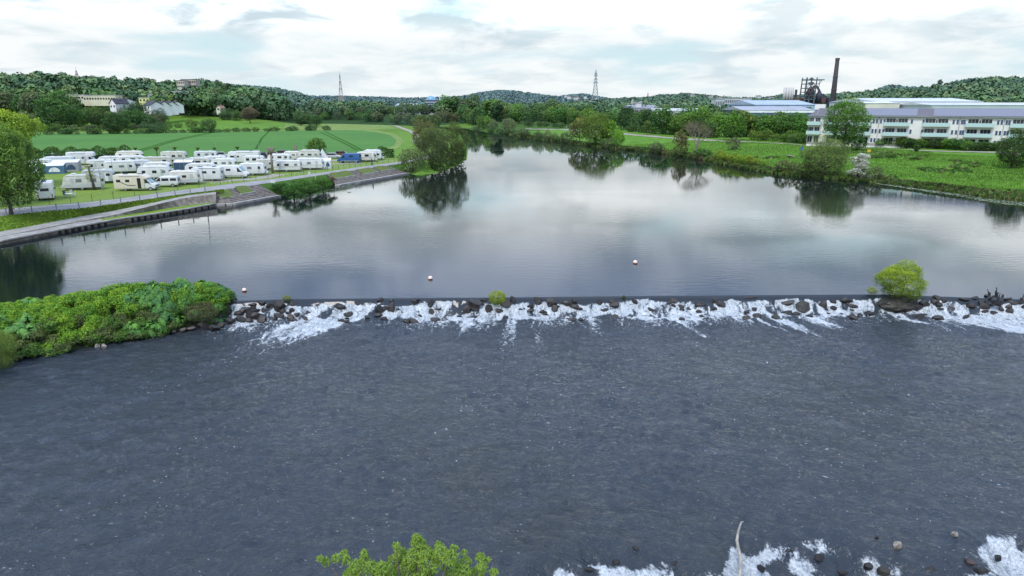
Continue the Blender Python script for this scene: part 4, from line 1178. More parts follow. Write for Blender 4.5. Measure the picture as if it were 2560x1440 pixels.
def right_meadow(rs, n):
    px = rs.uniform(1540, 2750, n * 2); Y = 90 + rs.rand(n * 2) ** 1.2 * 190
    X = (px - 1280) / F * (Y * CP + 4)
    d = sdist(X, Y); k = (d > .3) & (d < 62); X, Y = X[k][:n], Y[k][:n]
    return X, Y, hz(X, Y)
tufts('meadow_grass', right_meadow, 110000, (.08, .24), [(.095, .21, .028), (.115, .24, .032), (.08, .18, .025), (.14, .25, .04)], 'lush grass of the riverside meadow on the right bank', 1, .5)
def right_weeds(rs, n):
    px = rs.uniform(1540, 2750, n * 9); Y = 95 + rs.rand(n * 9) * 120
    X = (px - 1280) / F * (Y * CP + 4); d = sdist(X, Y)
    k = (d > 1) & (d < 50) & (nz2(X, Y, 7.0, 5, 3) > .34); X, Y = X[k][:n], Y[k][:n]
    return X, Y, hz(X, Y)
tufts('meadow_weeds', right_weeds, 9000, (.25, .6), [(.045, .12, .022), (.06, .15, .03), (.14, .16, .06)], 'darker weed patches in the riverside meadow', 2, .8)
def shore_band(rs, n):
    k = rs.randint(0, len(Rw) - 1, n); tt = rs.rand(n)
    A = np.array([(q.x, q.y) for q in Rw]); a = A[k]; b = A[k + 1]
    q = a + (b - a) * tt[:, None]; d = (b - a) / np.linalg.norm(b - a, axis=1)[:, None]
    q = q + np.stack([-d[:, 1], d[:, 0]], 1) * rs.uniform(-2.5, 2.5, n)[:, None]
    dd = sdist(q[:, 0], q[:, 1]); m_ = (dd > -.5) & (q[:, 1] < 420); q = q[m_]
    return q[:, 0], q[:, 1], np.maximum(hz(q[:, 0], q[:, 1]), 0)
tufts('shore_reeds', shore_band, 26000, (.25, .8), [(.07, .13, .03), (.05, .10, .025), (.13, .12, .06), (.10, .17, .04)], 'weeds and reeds along the right waterline', 3, .35)
def left_bank(rs, n):
    px = rs.uniform(-300, 560, n); tt = rs.rand(n); X = []; Y = []; Z = []
    for a, b in zip(px, tt):
        q = RU(a).lerp(PLo(a), b); X.append(q.x); Y.append(q.y); Z.append(q.z)
    return np.array(X), np.array(Y), np.array(Z)
tufts('bank_grass', left_bank, 9000, (.05, .16), [(.16, .26, .03), (.13, .23, .03), (.19, .28, .04)], 'bright grass of the bank above the ramp', 4, .9)
# lily pads and floating leaves near the right shore
def flat_spots(name, n, fn, s, cols_, label, seed, z=.012):
    rs = np.random.RandomState(seed); X, Y = fn(rs, n); n = len(X)
    k = 6; a = np.linspace(0, 2 * PI, k, endpoint=False)
    r = rs.uniform(*s, n)[:, None] * (1 + .15 * rs.normal(size=(n, k)))
    V = np.stack([X[:, None] + np.cos(a) * r, Y[:, None] + np.sin(a) * r, np.full((n, k), z) + rs.rand(n, 1) * .01], -1).reshape(-1, 3)
    cc = np.array(cols_)[rs.randint(0, len(cols_), n)]
    o = obj(name, np_mesh(name, V, np.arange(n * k).reshape(n, k), {'leafcol': np.repeat(cc, k, 0)}), MAT['wood']); tag(o, label, 'water plants', kind='stuff')
def lil(rs, n):
    px = rs.uniform(2190, 2640, n); py = np.interp(px, [p_[0] for p_ in RIGHT_PX], [p_[1] for p_ in RIGHT_PX]) + rs.uniform(0, 7, n) * (px - 2100) / 300 + rs.rand(n)
    q = [P(a, b, 0) for a, b in zip(px, py)]; return np.array([v.x for v in q]), np.array([v.y for v in q])
flat_spots('lily_pads', 1500, lil, (.08, .2), [(.16, .22, .12), (.35, .38, .30), (.10, .17, .07)], 'pale lily pads floating along the right shore', 6)
def lil2(rs, n):
    px = rs.uniform(770, 900, n); py = np.interp(px, [770, 815, 845, 900], [489, 477, 468, 457]) + rs.rand(n) ** 2 * 7 + .5
    q = [P(a, b, 0) for a, b in zip(px, py)]; return np.array([v.x for v in q]), np.array([v.y for v in q])
flat_spots('lily_pads', 260, lil2, (.08, .2), [(.12, .2, .08), (.30, .34, .24)], 'pale lily pads floating below the low steps', 7)

# hedges: leafy volumes
def hedge(name, pts, h, w, col, label, z=CZ):
    rs = np.random.RandomState(len(pts) * 7 + int(h * 10)); V = []; Ff = []; T = []; base = 0
    seg = [(Vector(a), Vector(b)) for a, b in zip(pts, pts[1:])]
    tot = sum((b - a).length for a, b in seg)
    n = int(tot * (h * 2 + w) * 34)
    c0 = Vector(pts[0])
    PP, NN = [], []
    for a, b in seg:
        k = int(n * (b - a).length / tot); d = (b - a).normalized(); nr = Vector((-d.y, d.x, 0))
        side = rs.rand(k); tt = rs.rand(k)
        for s_, u in zip(side, tt):
            q = a.lerp(b, u); lump = 1 + .10 * math.sin(q.x * 1.3) + .08 * math.sin(q.y * 2.1 + q.x)
            f1 = h / (2 * h + w)
            if s_ < f1: z_ = rs.rand() * h * lump; off = -w / 2 - rs.rand() * .12; nn = -nr
            elif s_ < 2 * f1: z_ = rs.rand() * h * lump; off = w / 2 + rs.rand() * .12; nn = nr
            else: z_ = h * lump + rs.uniform(-.1, .12); off = rs.uniform(-.5, .5) * w; nn = Vector((0, 0, 1))
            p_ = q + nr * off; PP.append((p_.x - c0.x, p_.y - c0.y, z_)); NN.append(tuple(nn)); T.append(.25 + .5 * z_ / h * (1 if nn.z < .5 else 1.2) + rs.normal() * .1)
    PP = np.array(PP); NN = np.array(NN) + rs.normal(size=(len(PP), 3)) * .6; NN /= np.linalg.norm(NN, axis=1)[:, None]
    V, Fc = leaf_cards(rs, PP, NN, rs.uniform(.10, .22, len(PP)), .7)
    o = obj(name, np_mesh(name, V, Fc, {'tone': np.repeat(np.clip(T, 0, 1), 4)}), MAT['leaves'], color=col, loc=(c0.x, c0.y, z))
    tag(o, label, 'hedge'); return o
hp_ = lambda l: [P(a, b, CZ) for a, b in l]
hedge('camp_hedge', [Vector((q.x, q.y, 0)) for q in hp_([(40, 408), (180, 406), (250, 403), (330, 400)])], 3.4, 2.4, (.045, .10, .022), 'tall dark green hedge between the camp and the crop field')
hedge('clipped_hedge', [Vector((q.x, q.y, 0)) for q in hp_([(946, 394), (985, 394)])], 2.6, 1.6, (.03, .085, .02), 'clipped dark hedge behind the last white caravan')
# ------------------------------------------------------------------ island bank at the left end of the weir
ISX = [-95, -60, -44, -36.5, -31.3, -28.1, -25.6, -24.2, -23.4]
ISD = [10, 32, 41, 45.8, 49.2, 51.8, 53.9, 55.4, 57.0]
def island_z(x, y):
    up = crest(x) + 1.0; dn = np.interp(x, ISX, ISD)
    w_ = np.maximum(up - dn, .1); t_ = (up - y) / w_
    return -2.0 + 2.9 * sst(-.12, .22, t_) - 0 + (-.35) * sst(.3, .7, t_) - 2.1 * sst(.55, 1.08, t_) * 1.0 + .15 * nz2(x, y, 1.3, 9, 3)
ix = np.concatenate([np.arange(-95, -50, 1.0), np.arange(-50, -23.2, .3)]); it = np.linspace(-.25, 1.3, 34)
TT, IX = np.meshgrid(it, ix, indexing='ij')
up = crest(IX) + 1.0; dn = np.interp(IX, ISX, ISD); IY = up - TT * (up - dn)
IZ = island_z(IX, IY); IZ = np.where(IX > -26.0, IZ - (IX + 26.0) * .75, IZ)
i2 = np.arange(TT.size).reshape(TT.shape)
fc = np.stack([i2[:-1, :-1], i2[1:, :-1], i2[1:, 1:], i2[:-1, 1:]], -1).reshape(-1, 4)
t = NT('island_soil'); p = t.pos(); n = t.noise(p, 1.5, 6, .7)
c = t.mix(t.ramp(n, .35, .65), (.020, .022, .012), (.045, .075, .02)); bs = t.bsdf(Base_Color=c, Roughness=.95); t.t.links.new(t.bump(n, .8, .2), bs.inputs['Normal']); MAT['island_soil'] = t.done(bs)
tag(obj('island_ground', np_mesh('island_ground', np.stack([IX, IY, IZ], -1).reshape(-1, 3), fc, None, True), MAT['island_soil']), kind='structure')

# big-leaved plants
def bigleaf_mesh(seed, n=34):
    rs = np.random.RandomState(seed); V = []; Fc = []; T = []
    sm = MB()
    for i in range(n):
        a = rs.uniform(0, 2 * PI); q = math.sqrt(rs.rand()) * .85
        c = np.array([math.cos(a) * q, math.sin(a) * q, 1.25 - .55 * q * q + rs.uniform(-.35, .08)])
        R_ = rs.uniform(.22, .40); out = np.array([math.cos(a), math.sin(a), 0])
        nrm = np.array([out[0] * (.25 + .8 * q), out[1] * (.25 + .8 * q), 1.0]) + rs.normal(size=3) * .22; nrm /= np.linalg.norm(nrm)
        u = np.cross(nrm, [0, 0, 1.0]) + 1e-3; u /= np.linalg.norm(u); v = np.cross(nrm, u)
        base = len(V); V.append(c); T.append(0)
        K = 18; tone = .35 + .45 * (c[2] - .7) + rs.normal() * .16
        for k in range(K):
            b = 2 * PI * k / K
            rr = R_ * (1.0 if k % 3 == 0 else .82 if k % 3 == 1 else .58)
            if k == 0: rr *= .3
            V.append(c + (u * math.cos(b) + v * math.sin(b)) * rr - nrm * rr * .38 - np.array([0, 0, .25 * rr])); T.append(0)
        for k in range(K + 1): T[base + k] = tone + (.12 if k == 0 else rs.normal() * .07)
        for k in range(K): Fc.append((base, base + 1 + k, base + 1 + (k + 1) % K))
        if i % 2 == 0: sm.path([(c[0] * .3, c[1] * .3, -.1), (c[0] * .8, c[1] * .8, c[2] * .6), tuple(c)], [.025, .02, .012], 4)
    me = np_mesh('leaves', np.array(V), np.array(Fc), {'tone': np.clip(T, 0, 1)}, True); me.materials.append(MAT['leaves'])
    st = sm.mesh('stems', True); st.materials.append(MAT['leaf_stem'])
    return me, st
simple('leaf_stem', (.10, .15, .04), .7)
BLM = [bigleaf_mesh(s) for s in (1, 2, 3)]
def knot_mesh(seed):
    rs = np.random.RandomState(seed)
    L = lobes_for(rs, 'bush')
    V, Fc, T = crown_cloud(rs, L, 3600, .042, .62, .55, shell=.45)
    me = np_mesh('foliage', V, Fc, {'tone': T}); me.materials.append(MAT['leaves'])
    st = trunk_mesh(rs, L, .05, .012, 'stems', 10, bend=.08); st.materials.append(MAT['bark'])
    return me, st
KNM = [knot_mesh(s) for s in (5, 6, 7)]
def plant(kind, x, y, z, h, w, col, label, group=None):
    me, st = (BLM if kind == 'butterbur_plant' else KNM)[R0.randrange(3)]
    k = 1.25 if kind == 'butterbur_plant' else 1.0
    root = empty(kind, (x, y, z), R0.uniform(0, 6.28)); sw = w / (1.9 if kind == 'butterbur_plant' else 1.3)
    root.scale = (sw, sw, h / k)
    tag(root, label, 'plant' if kind == 'butterbur_plant' else 'bush', group)
    obj('foliage' if kind != 'butterbur_plant' else 'leaf_canopy', me, None, root, color=col); obj('stems', st, None, root)
    return root
r = random.Random(3)
for k in range(600):
    x = r.uniform(-50, -24.9) if k < 555 else r.uniform(-90, -50)
    tt = r.uniform(.02, 1.0)
    up_ = float(crest(x)) + 1.0; dn_ = float(np.interp(x, ISX, ISD)); y = up_ - tt * (up_ - dn_)
    z = float(island_z(np.array([x]), np.array([y]))[0]) - max(0, x + 26) * .75
    zone_n = float(nz2(np.array([x]), np.array([y]), 4.0, 77, 2)[0]) + (.30 if x > -30.5 else 0) + (.25 if x < -35.5 else 0) - (.35 if -35.5 < x < -31 else 0)
    hs = 1.08 if x > -33 else max(.45, .95 + (x + 33) * .05)
    if x > -27: hs *= .78
    if tt > .66 and r.random() < .75:
        plant('scrub_bush', x, y, z, r.uniform(.8, 1.25) * hs, r.uniform(1.4, 2.2), r.choice([(.085, .17, .035), (.065, .15, .03), (.10, .14, .05)]), 'low scrub bush on the lower edge of the weir island', 'scrub on the lower edge of the island')
    elif zone_n > .10 + r.uniform(-.15, .15):
        plant('butterbur_plant', x, y, z - .1, r.uniform(1.1, 1.55) * hs, r.uniform(1.35, 1.9), r.choice([(.065, .175, .040), (.085, .21, .04), (.055, .15, .045)]) if x > -34 else (.105, .25, .06), 'large-leaved green plant on the overgrown island at the weir', 'large-leaved plants on the island')
    else:
        plant('knotweed_bush', x, y, z - .1, r.uniform(1.15, 1.75) * hs, r.uniform(1.3, 2.1), r.choice([(.13, .27, .03), (.16, .29, .03), (.10, .23, .03)]), 'yellow-green shrub on the overgrown island at the weir', 'yellow-green shrubs on the island')
def bush_at(px, py, z, hpx, wpx, col, name, label, lod='near', kind='bush', cat='bush'):
    p = P(px, py, z); s = mpp(p); return tree(name, p, hpx * s, wpx * s, kind, col, lod=lod, label=label, cat=cat, haze=False)
bush_at(8, 918, -1.3, 118, 90, (.15, .23, .05), 'willow_bush', 'light green willow bush at the lower left edge of the island')
bush_at(-70, 960, -1.3, 120, 110, (.12, .20, .04), 'willow_bush', 'light green willow bush at the far left end of the island')
bush_at(50, 790, .3, 42, 62, (.045, .11, .028), 'scrub_bush', 'dark green rounded bush at the left end of the island')
bush_at(505, 800, -.6, 52, 90, (.10, .115, .055), 'dry_bush', 'dry brownish-green brush on the lower right slope of the island')

# ------------------------------------------------------------------ boulders
t = NT('wet_rock'); p = t.pos(); n = t.noise(p, 3.0, 7, .68); oi = t.n('ShaderNodeObjectInfo')
k = t.ramp(n, .3, .7, .35, 1.35); sc = t.n('ShaderNodeVectorMath', operation='SCALE'); t.t.links.new(oi.outputs['Color'], sc.inputs[0]); t.t.links.new(k, sc.inputs['Scale'])
bs = t.bsdf(Base_Color=sc.outputs[0], Roughness=t.ramp(n, .3, .7, .35, .75)); t.t.links.new(t.bump(n, .7, .08), bs.inputs['Normal']); MAT['wet_rock'] = t.done(bs)
def rock_mesh(seed):
    rs = np.random.RandomState(seed); bm = bmesh.new(); bmesh.ops.create_icosphere(bm, subdivisions=4, radius=1)
    dirs = rs.normal(size=(13, 3)); dirs /= np.linalg.norm(dirs, axis=1)[:, None]; dd = rs.uniform(.52, .88, 13)
    co = np.array([v.co[:] for v in bm.verts])
    for d, k in zip(dirs, dd):
        q = co @ d; over = np.maximum(q - k, 0); co = co - d * (over * .93)[:, None]
    nn = nz2(co[:, 0] * 3 + 10, co[:, 1] * 3 + co[:, 2] * 2.3, 1.0, seed, 4); co *= (1 + .045 * nn)[:, None]
    for v, c in zip(bm.verts, co): v.co = c
    for f in bm.faces: f.smooth = True
    me = bpy.data.meshes.new('boulder'); bm.to_mesh(me); bm.free(); me.materials.append(MAT['wet_rock'])
    try: me.set_sharp_from_angle(angle=math.radians(24))
    except Exception: pass
    return me
RM = [rock_mesh(s) for s in range(11, 19)]
def wsurf(x, y):
    o_ = float(crest(x)) - y
    if o_ < 0: return 0.0
    if o_ > 9.9: return ZD
    return float(weir_prof(np.array([x]), np.array([o_]))[0][0])
def on_weir(px, py):
    u, dy, dz = ray(px, py)
    tt = 50.0
    while tt < 75:
        x, y, z = u * tt, dy * tt, CH + dz * tt
        if z <= wsurf(x, y): break
        tt += .05
    return Vector((u * tt, dy * tt, wsurf(u * tt, dy * tt)))
def boulder(p, w_, h_, col, label, group=None, sink=.25, yaw=None, dep=.8, name='boulder'):
    o = bpy.data.objects.new(name, RM[R0.randrange(len(RM))]); link(o); o.color = (*col, 1)
    o.scale = (w_ / 2 * 1.12, w_ / 2 * R0.uniform(.7, 1.0) * dep * 1.12, h_ / 2 * 1.12)
    o.rotation_euler = (R0.uniform(-.25, .25), R0.uniform(-.3, .3), R0.uniform(-.5, .5) if yaw is None else yaw)
    o.location = (p[0], p[1] + .15, p[2] + h_ * (.5 - sink))
    tag(o, label, 'rock', group); return o
DK = (.026, .023, .022); BRN = (.042, .036, .032); LT = (.10, .09, .08)
ra = lambda l: [(480 + x / 4, 680 + y / 4, w_ / 4, h_ / 4, c, s) for x, y, w_, h_, c, s in l]
rb = lambda l: [(1100 + x / 4, 680 + y / 4, w_ / 4, h_ / 4, c, s) for x, y, w_, h_, c, s in l]
rc = lambda l: [(1720 + x / 3.048, 650 + y / 3.048, w_ / 3.048, h_ / 3.048, c, s) for x, y, w_, h_, c, s in l]
def RK(items):
    for px, py, wp, hp, c, lab in items:
        if py < 747 and not lab and 1300 < px < 2230: continue
        p = on_weir(px, py + hp * .42); s = mpp(p); p.z -= .32 * hp * s * (1 if py < 750 and not lab and px < 2300 else 0)
        if lab: boulder(p, wp * s * 1.15, hp * s * 1.25, c, lab)
        else: boulder(p, wp * s * 1.15, hp * s * 1.25, c, 'dark wet boulder lying in the white water of the weir', 'boulders in the white water of the weir')
RK(ra([(865, 335, 135, 130, DK, 'large dark boulder at the left end of the crest, grass tuft beside it'), (885, 385, 80, 70, BRN, ''), (520, 380, 120, 60, BRN, 'flat brown boulder uppermost in the pile by the island'),
       (570, 420, 90, 90, BRN, 'brown boulder on the left of the pile by the island'), (640, 440, 110, 80, BRN, 'broad brown boulder in the middle of the pile by the island'), (610, 395, 110, 60, DK, ''), (690, 470, 90, 70, DK, 'dark boulder at the right foot of the pile by the island'), (570, 490, 70, 40, BRN, ''),
       (480, 475, 90, 60, DK, ''), (470, 420, 90, 50, DK, ''), (375, 495, 80, 70, DK, ''), (290, 535, 80, 60, DK, ''), (215, 565, 110, 60, DK, ''), (130, 545, 100, 70, DK, ''), (620, 365, 80, 40, DK, ''), (710, 390, 50, 50, DK, ''), (690, 310, 90, 50, DK, ''), (600, 330, 90, 35, BRN, ''), (770, 345, 60, 50, DK, ''),
       (860, 440, 90, 40, BRN, ''), (980, 455, 70, 60, BRN, ''), (1045, 432, 60, 40, DK, ''), (1000, 320, 70, 50, DK, ''), (1000, 385, 50, 50, DK, ''), (340, 430, 60, 40, DK, ''), (400, 300, 60, 40, BRN, ''),
       (1490, 490, 80, 30, DK, 'low flat black rock in the foam, left part of the weir'), (1545, 470, 40, 25, DK, ''), (1745, 460, 55, 25, DK, ''), (1560, 425, 110, 50, DK, ''), (1480, 355, 110, 60, DK, ''), (1650, 315, 60, 40, DK, ''), (1870, 385, 80, 85, DK, 'dark upright boulder left of the pointed one, in the foam'), (1865, 435, 80, 40, BRN, ''),
       (1990, 355, 90, 90, BRN, 'brown boulder with a small stone standing on its top'), (1992, 295, 50, 45, BRN, 'small stone sitting on the brown boulder'), (1880, 290, 80, 50, DK, ''), (2385, 320, 70, 75, DK, ''), (2390, 400, 60, 50, DK, ''), (2470, 378, 90, 25, DK, ''), (2230, 295, 90, 60, DK, ''), (2055, 380, 40, 30, DK, '')]))
RK(rb([(350, 315, 155, 80, BRN, 'broad flat-topped brown boulder left of the yellow-green bush on the crest'), (330, 370, 110, 50, DK, ''), (265, 380, 90, 85, BRN, 'brown boulder leaning left below the flat-topped one'), (485, 370, 80, 90, BRN, 'brown boulder standing under the yellow-green bush'), (590, 395, 80, 40, DK, ''), (650, 315, 110, 80, (.06, .052, .042), 'broad stone carrying the small yellow-green bush'),
       (440, 270, 90, 50, DK, ''), (730, 290, 50, 80, DK, ''), (190, 445, 45, 20, DK, ''), (900, 348, 80, 35, DK, ''), (912, 390, 80, 35, BRN, ''), (803, 378, 35, 28, DK, ''), (846, 376, 30, 24, DK, ''), (970, 290, 90, 70, DK, 'dark boulder alone in the foam right of the crest bush'), (1108, 312, 105, 85, BRN, 'large tilted brown boulder in the middle of the weir'), (1140, 365, 70, 60, DK, ''), (1185, 355, 25, 30, DK, ''),
       (1270, 315, 90, 65, BRN, ''), (1345, 305, 60, 80, DK, ''), (1350, 350, 90, 50, BRN, ''), (1385, 372, 75, 35, BRN, ''), (1215, 250, 90, 50, DK, ''), (1340, 250, 60, 50, DK, ''), (1590, 305, 50, 60, DK, ''), (1575, 260, 60, 50, DK, ''), (1635, 390, 45, 35, DK, ''), (1745, 330, 115, 50, BRN, 'long low brown boulder right of the middle of the weir'), (1720, 300, 50, 60, BRN, ''),
       (1855, 260, 80, 70, DK, ''), (1950, 305, 55, 65, DK, ''), (1915, 335, 35, 20, DK, ''), (2110, 385, 80, 28, DK, 'lone flat black stone in the foam, right half'), (2330, 270, 90, 80, DK, ''), (2290, 320, 65, 30, BRN, ''), (2335, 347, 50, 32, DK, ''), (2410, 347, 60, 30, DK, ''), (2420, 380, 60, 28, DK, ''), (940, 245, 90, 40, DK, ''), (1410, 250, 70, 30, DK, ''), (2200, 270, 60, 40, DK, '')]))
RK(rc([(100, 337, 75, 30, BRN, ''), (208, 315, 45, 40, BRN, ''), (250, 342, 75, 38, BRN, ''), (85, 397, 45, 22, DK, ''), (200, 372, 60, 25, DK, ''), (182, 390, 35, 16, DK, ''), (505, 378, 58, 25, DK, ''), (455, 290, 28, 30, DK, ''), (760, 330, 100, 42, BRN, 'long dark boulder with a sloping top in the right half'),
       (870, 355, 110, 80, (.06, .055, .05), 'largest grey-brown boulder in the right half of the weir'), (830, 410, 55, 28, DK, ''), (1032, 342, 75, 50, BRN, ''), (1108, 320, 45, 30, DK, ''), (1115, 370, 55, 30, DK, ''), (1058, 385, 30, 22, DK, ''), (1205, 310, 85, 55, DK, ''), (1255, 352, 75, 35, BRN, ''), (1245, 388, 40, 18, DK, ''), (1402, 412, 52, 35, DK, ''), (1075, 410, 25, 16, DK, ''), (670, 415, 35, 20, DK, ''),
       (1500, 290, 70, 60, DK, ''), (1530, 340, 90, 60, DK, 'dark boulder at the left foot of the bushy mound'), (1640, 375, 120, 45, BRN, 'broad brown stone at the foot of the bushy mound'), (1740, 365, 90, 50, DK, ''), (1800, 330, 70, 60, DK, ''), (1590, 320, 100, 60, DK, ''), (1700, 330, 120, 60, DK, ''),
       (1885, 330, 60, 50, DK, ''), (1900, 292, 60, 28, BRN, ''), (1915, 350, 60, 40, DK, ''), (1956, 320, 45, 38, DK, ''), (2115, 307, 85, 25, BRN, ''), (2190, 297, 60, 20, DK, ''), (2165, 350, 55, 45, DK, ''), (2245, 330, 70, 50, DK, ''), (2265, 357, 80, 45, BRN, ''), (2320, 342, 45, 40, LT, 'pale rounded boulder in the foam below the cormorants'), (2335, 305, 90, 40, DK, ''), (2380, 335, 60, 40, BRN, ''),
       (2265, 396, 65, 22, BRN, ''), (2335, 405, 58, 26, DK, ''), (2395, 380, 55, 38, BRN, ''), (2450, 362, 60, 35, (.07, .06, .055), ''), (2455, 392, 65, 35, BRN, ''), (2480, 335, 60, 40, BRN, ''), (2540, 325, 60, 40, DK, 'dark boulder at the right edge carrying a cormorant'), (2600, 350, 90, 50, DK, ''), (2390, 305, 80, 22, DK, ''), (2440, 305, 60, 20, DK, ''), (1925, 380, 50, 15, DK, ''), (2015, 375, 40, 30, DK, '')]))
rq = random.Random(21)
for k in range(62):
    x = rq.uniform(-23, 50); o_ = rq.uniform(.9, 3.4); y = float(crest(x)) - o_
    w_ = rq.choice([.3, .45, .6, .8]) * rq.uniform(.8, 1.3)
    boulder((x, y, wsurf(x, y)), w_, w_ * rq.uniform(.5, .8), rq.choice([DK, DK, BRN]), 'dark wet boulder lying in the white water of the weir', 'boulders in the white water of the weir', sink=.42)
# mound with the big bush
pm_ = on_weir(2256, 772); sm_ = mpp(pm_)
mb = bmesh.new(); bmesh.ops.create_icosphere(mb, subdivisions=4, radius=1)
co = np.array([v.co[:] for v in mb.verts]); co *= (1 + .16 * nz2(co[:, 0] * 3 + 5, co[:, 1] * 3 + co[:, 2] * 4, 1, 3, 4))[:, None]
for v, c in zip(mb.verts, co): v.co = c
me = bpy.data.meshes.new('mound'); mb.to_mesh(me); mb.free()
root = empty('overgrown_mound', (pm_.x, pm_.y + 1.0, pm_.z)); tag(root, 'dark earth mound in the weir under the big yellow-green bush', 'mound')
o = obj('soil', me, MAT['wet_rock'], root, color=(.035, .032, .022)); o.scale = (56 * sm_, 1.5, .75); o.location = (0, 0, .15)
p = Vector((pm_.x + .35, pm_.y + .9, .0))
cb = tree('crest_bush', p, 98 * sm_, 132 * sm_, 'bush', (.19, .28, .025), lod='close', label='big yellow-green bush on its mound in the weir', cat='bush', haze=False)
p = Vector((pm_.x - 2.4, pm_.y + .9, .25)); tree('sapling', p, 20 * sm_, 28 * sm_, 'bush', (.2, .26, .04), lod='mid', label='small pale sprig left of the big bush on the mound', cat='bush', haze=False)
p = on_weir(1243, 762); p.z += .1; tree('crest_bush', p, 40 * mpp(p), 52 * mpp(p), 'bush', (.22, .30, .02), lod='near', label='small bright yellow-green bush on a stone at the middle of the weir', cat='bush', haze=False)
p = on_weir(718, 756); p.z += .15; tree('grass_tussock', p, 17 * mpp(p), 24 * mpp(p), 'bush', (.17, .22, .05), lod='mid', label='yellowish tussock beside the large boulder at the left weir end', cat='grass tuft', haze=False)
p = on_weir(1559, 752); p.z += .1; tree('grass_tussock', p, 14 * mpp(p), 10 * mpp(p), 'bush', (.06, .08, .02), lod='mid', label='small olive moss tuft on a rock in the crest', cat='grass tuft', haze=False)
# pale stones along the island's lower shore
for i, (px, py, wp, hp, c) in enumerate([(160, 842, 14, 16, 0), (258, 868, 18, 14, 1), (122, 872, 20, 14, 0), (136, 878, 10, 14, 1), (240, 866, 14, 10, 1), (391, 820, 14, 20, 0), (403, 832, 26, 10, 1), (432, 829, 14, 7, 1), (378, 832, 18, 14, 0), (40, 886, 18, 12, 1), (88, 884, 30, 8, 1), (475, 822, 24, 10, 0), (216, 852, 8, 18, 1), (180, 862, 14, 8, 1), (455, 826, 20, 12, 0), (505, 815, 26, 14, 0), (530, 806, 24, 14, 0), (548, 795, 20, 14, 0)]):
    p = P(px, py + hp * .35, -1.2); s = mpp(p)
    boulder(p, wp * s, hp * s * 1.2, ((.07, .06, .055), (.24, .205, .18))[c], 'pale stone on the lower shore of the island' if c else 'dark stone on the lower shore of the island', 'pale shore stones of the island' if c else 'dark shore stones of the island', name='shore_stone')
# lower weir stones
for (px, py, wp, hp, c, lab) in [(2391, 1337, 20, 15, (.30, .27, .24), 'small pale stone above the lower weir, furthest upstream'), (2248, 1363, 30, 20, (.30, .26, .22), 'pale two-toned stone above the lower weir'), (2428, 1404, 38, 30, (.09, .06, .055), 'reddish brown rock at the head of the right rapid'), (2196, 1346, 20, 10, DK, 'small dark rock above the lower weir'),
        (2213, 1425, 48, 30, (.045, .04, .028), 'large wet mossy rock in the lower weir'), (2175, 1415, 36, 24, DK, 'dark rock left of the mossy rock'), (1785, 1432, 30, 20, (.07, .05, .045), 'reddish rock left of the pale log'), (1640, 1384, 12, 12, DK, 'small black rock at the head of the left rapid'), (1590, 1372, 26, 12, DK, 'low dark rock under the thin water of the left rapid'),
        (1475, 1425, 34, 16, DK, 'dark rock between the left rapids'), (2050, 1392, 40, 24, DK, 'dark rock splitting the middle rapid'), (2330, 1424, 50, 20, DK, 'dark rock between the middle and right rapids'), (2500, 1395, 30, 20, DK, 'dark rock in the right rapid'), (1905, 1420, 30, 24, DK, 'dark rock beside the pale log'), (2110, 1432, 40, 22, DK, 'dark wet rock in the foot of the middle rapid'), (1540, 1405, 30, 20, DK, 'dark wet rock breaking the left rapid'), (1975, 1378, 26, 14, DK, 'small dark rock at the head of the middle rapid'), (2290, 1398, 34, 16, DK, 'dark rock right of the mossy rock'), (2460, 1425, 46, 26, DK, 'large dark rock in front of the right rapid'), (1735, 1405, 24, 12, DK, 'small dark rock halfway between left rapid and log'), (1690, 1410, 40, 16, DK, 'dark rock in the broken water left of the log')]:
    z = -1.15 if py < 1380 else -1.5
    p = P(px, py + hp * .4, z); s = mpp(p); q_ = .72 if c[0] < .1 else .9; boulder(p, wp * s * q_, hp * s * 1.1 * q_, tuple(v * (.6 if c[0] < .1 else 1) for v in c), lab, sink=.36)
# pale driftwood log
a = P(1853, 1306, -.15); b = P(1842, 1352, -.55); c_ = P(1852, 1400, -.95); d = P(1848, 1470, -1.35); e = P(1846, 1540, -1.7)
root = empty('driftwood_log', d); tag(root, 'long pale driftwood log lying across the lower weir', 'log')
m = MB(); m.path([q - d for q in (a, a.lerp(b, .5) + Vector((-.03, 0, .03)), b, c_, d, e)], [.035, .05, .06, .075, .085, .09], 9)
m.path([a - d, a - d + Vector((.10, .02, .03))], [.035, .02], 6)
m.build('log_stem', MAT['driftwood'], root, True)
mb = MB(); q0 = b - d; mb.path([q0, q0 + Vector((-.07, -.1, .05))], [.035, .015], 5); q0 = c_ - d; mb.path([q0, q0 + Vector((.12, -.1, .08))], [.04, .015], 5); mb.build('branch_stub', MAT['driftwood'], root)
# floating stick caught in the foam
p = on_weir(1877, 749); m = MB(); m.path([(-.6, 0, .12), (0, .02, .16), (.62, .05, .17)], [.04, .05, .03], 6); o = m.build('stick', MAT['bark'], None, True); o.location = p; tag(o, 'dark stick caught on the crest in the right half of the foam', 'stick')
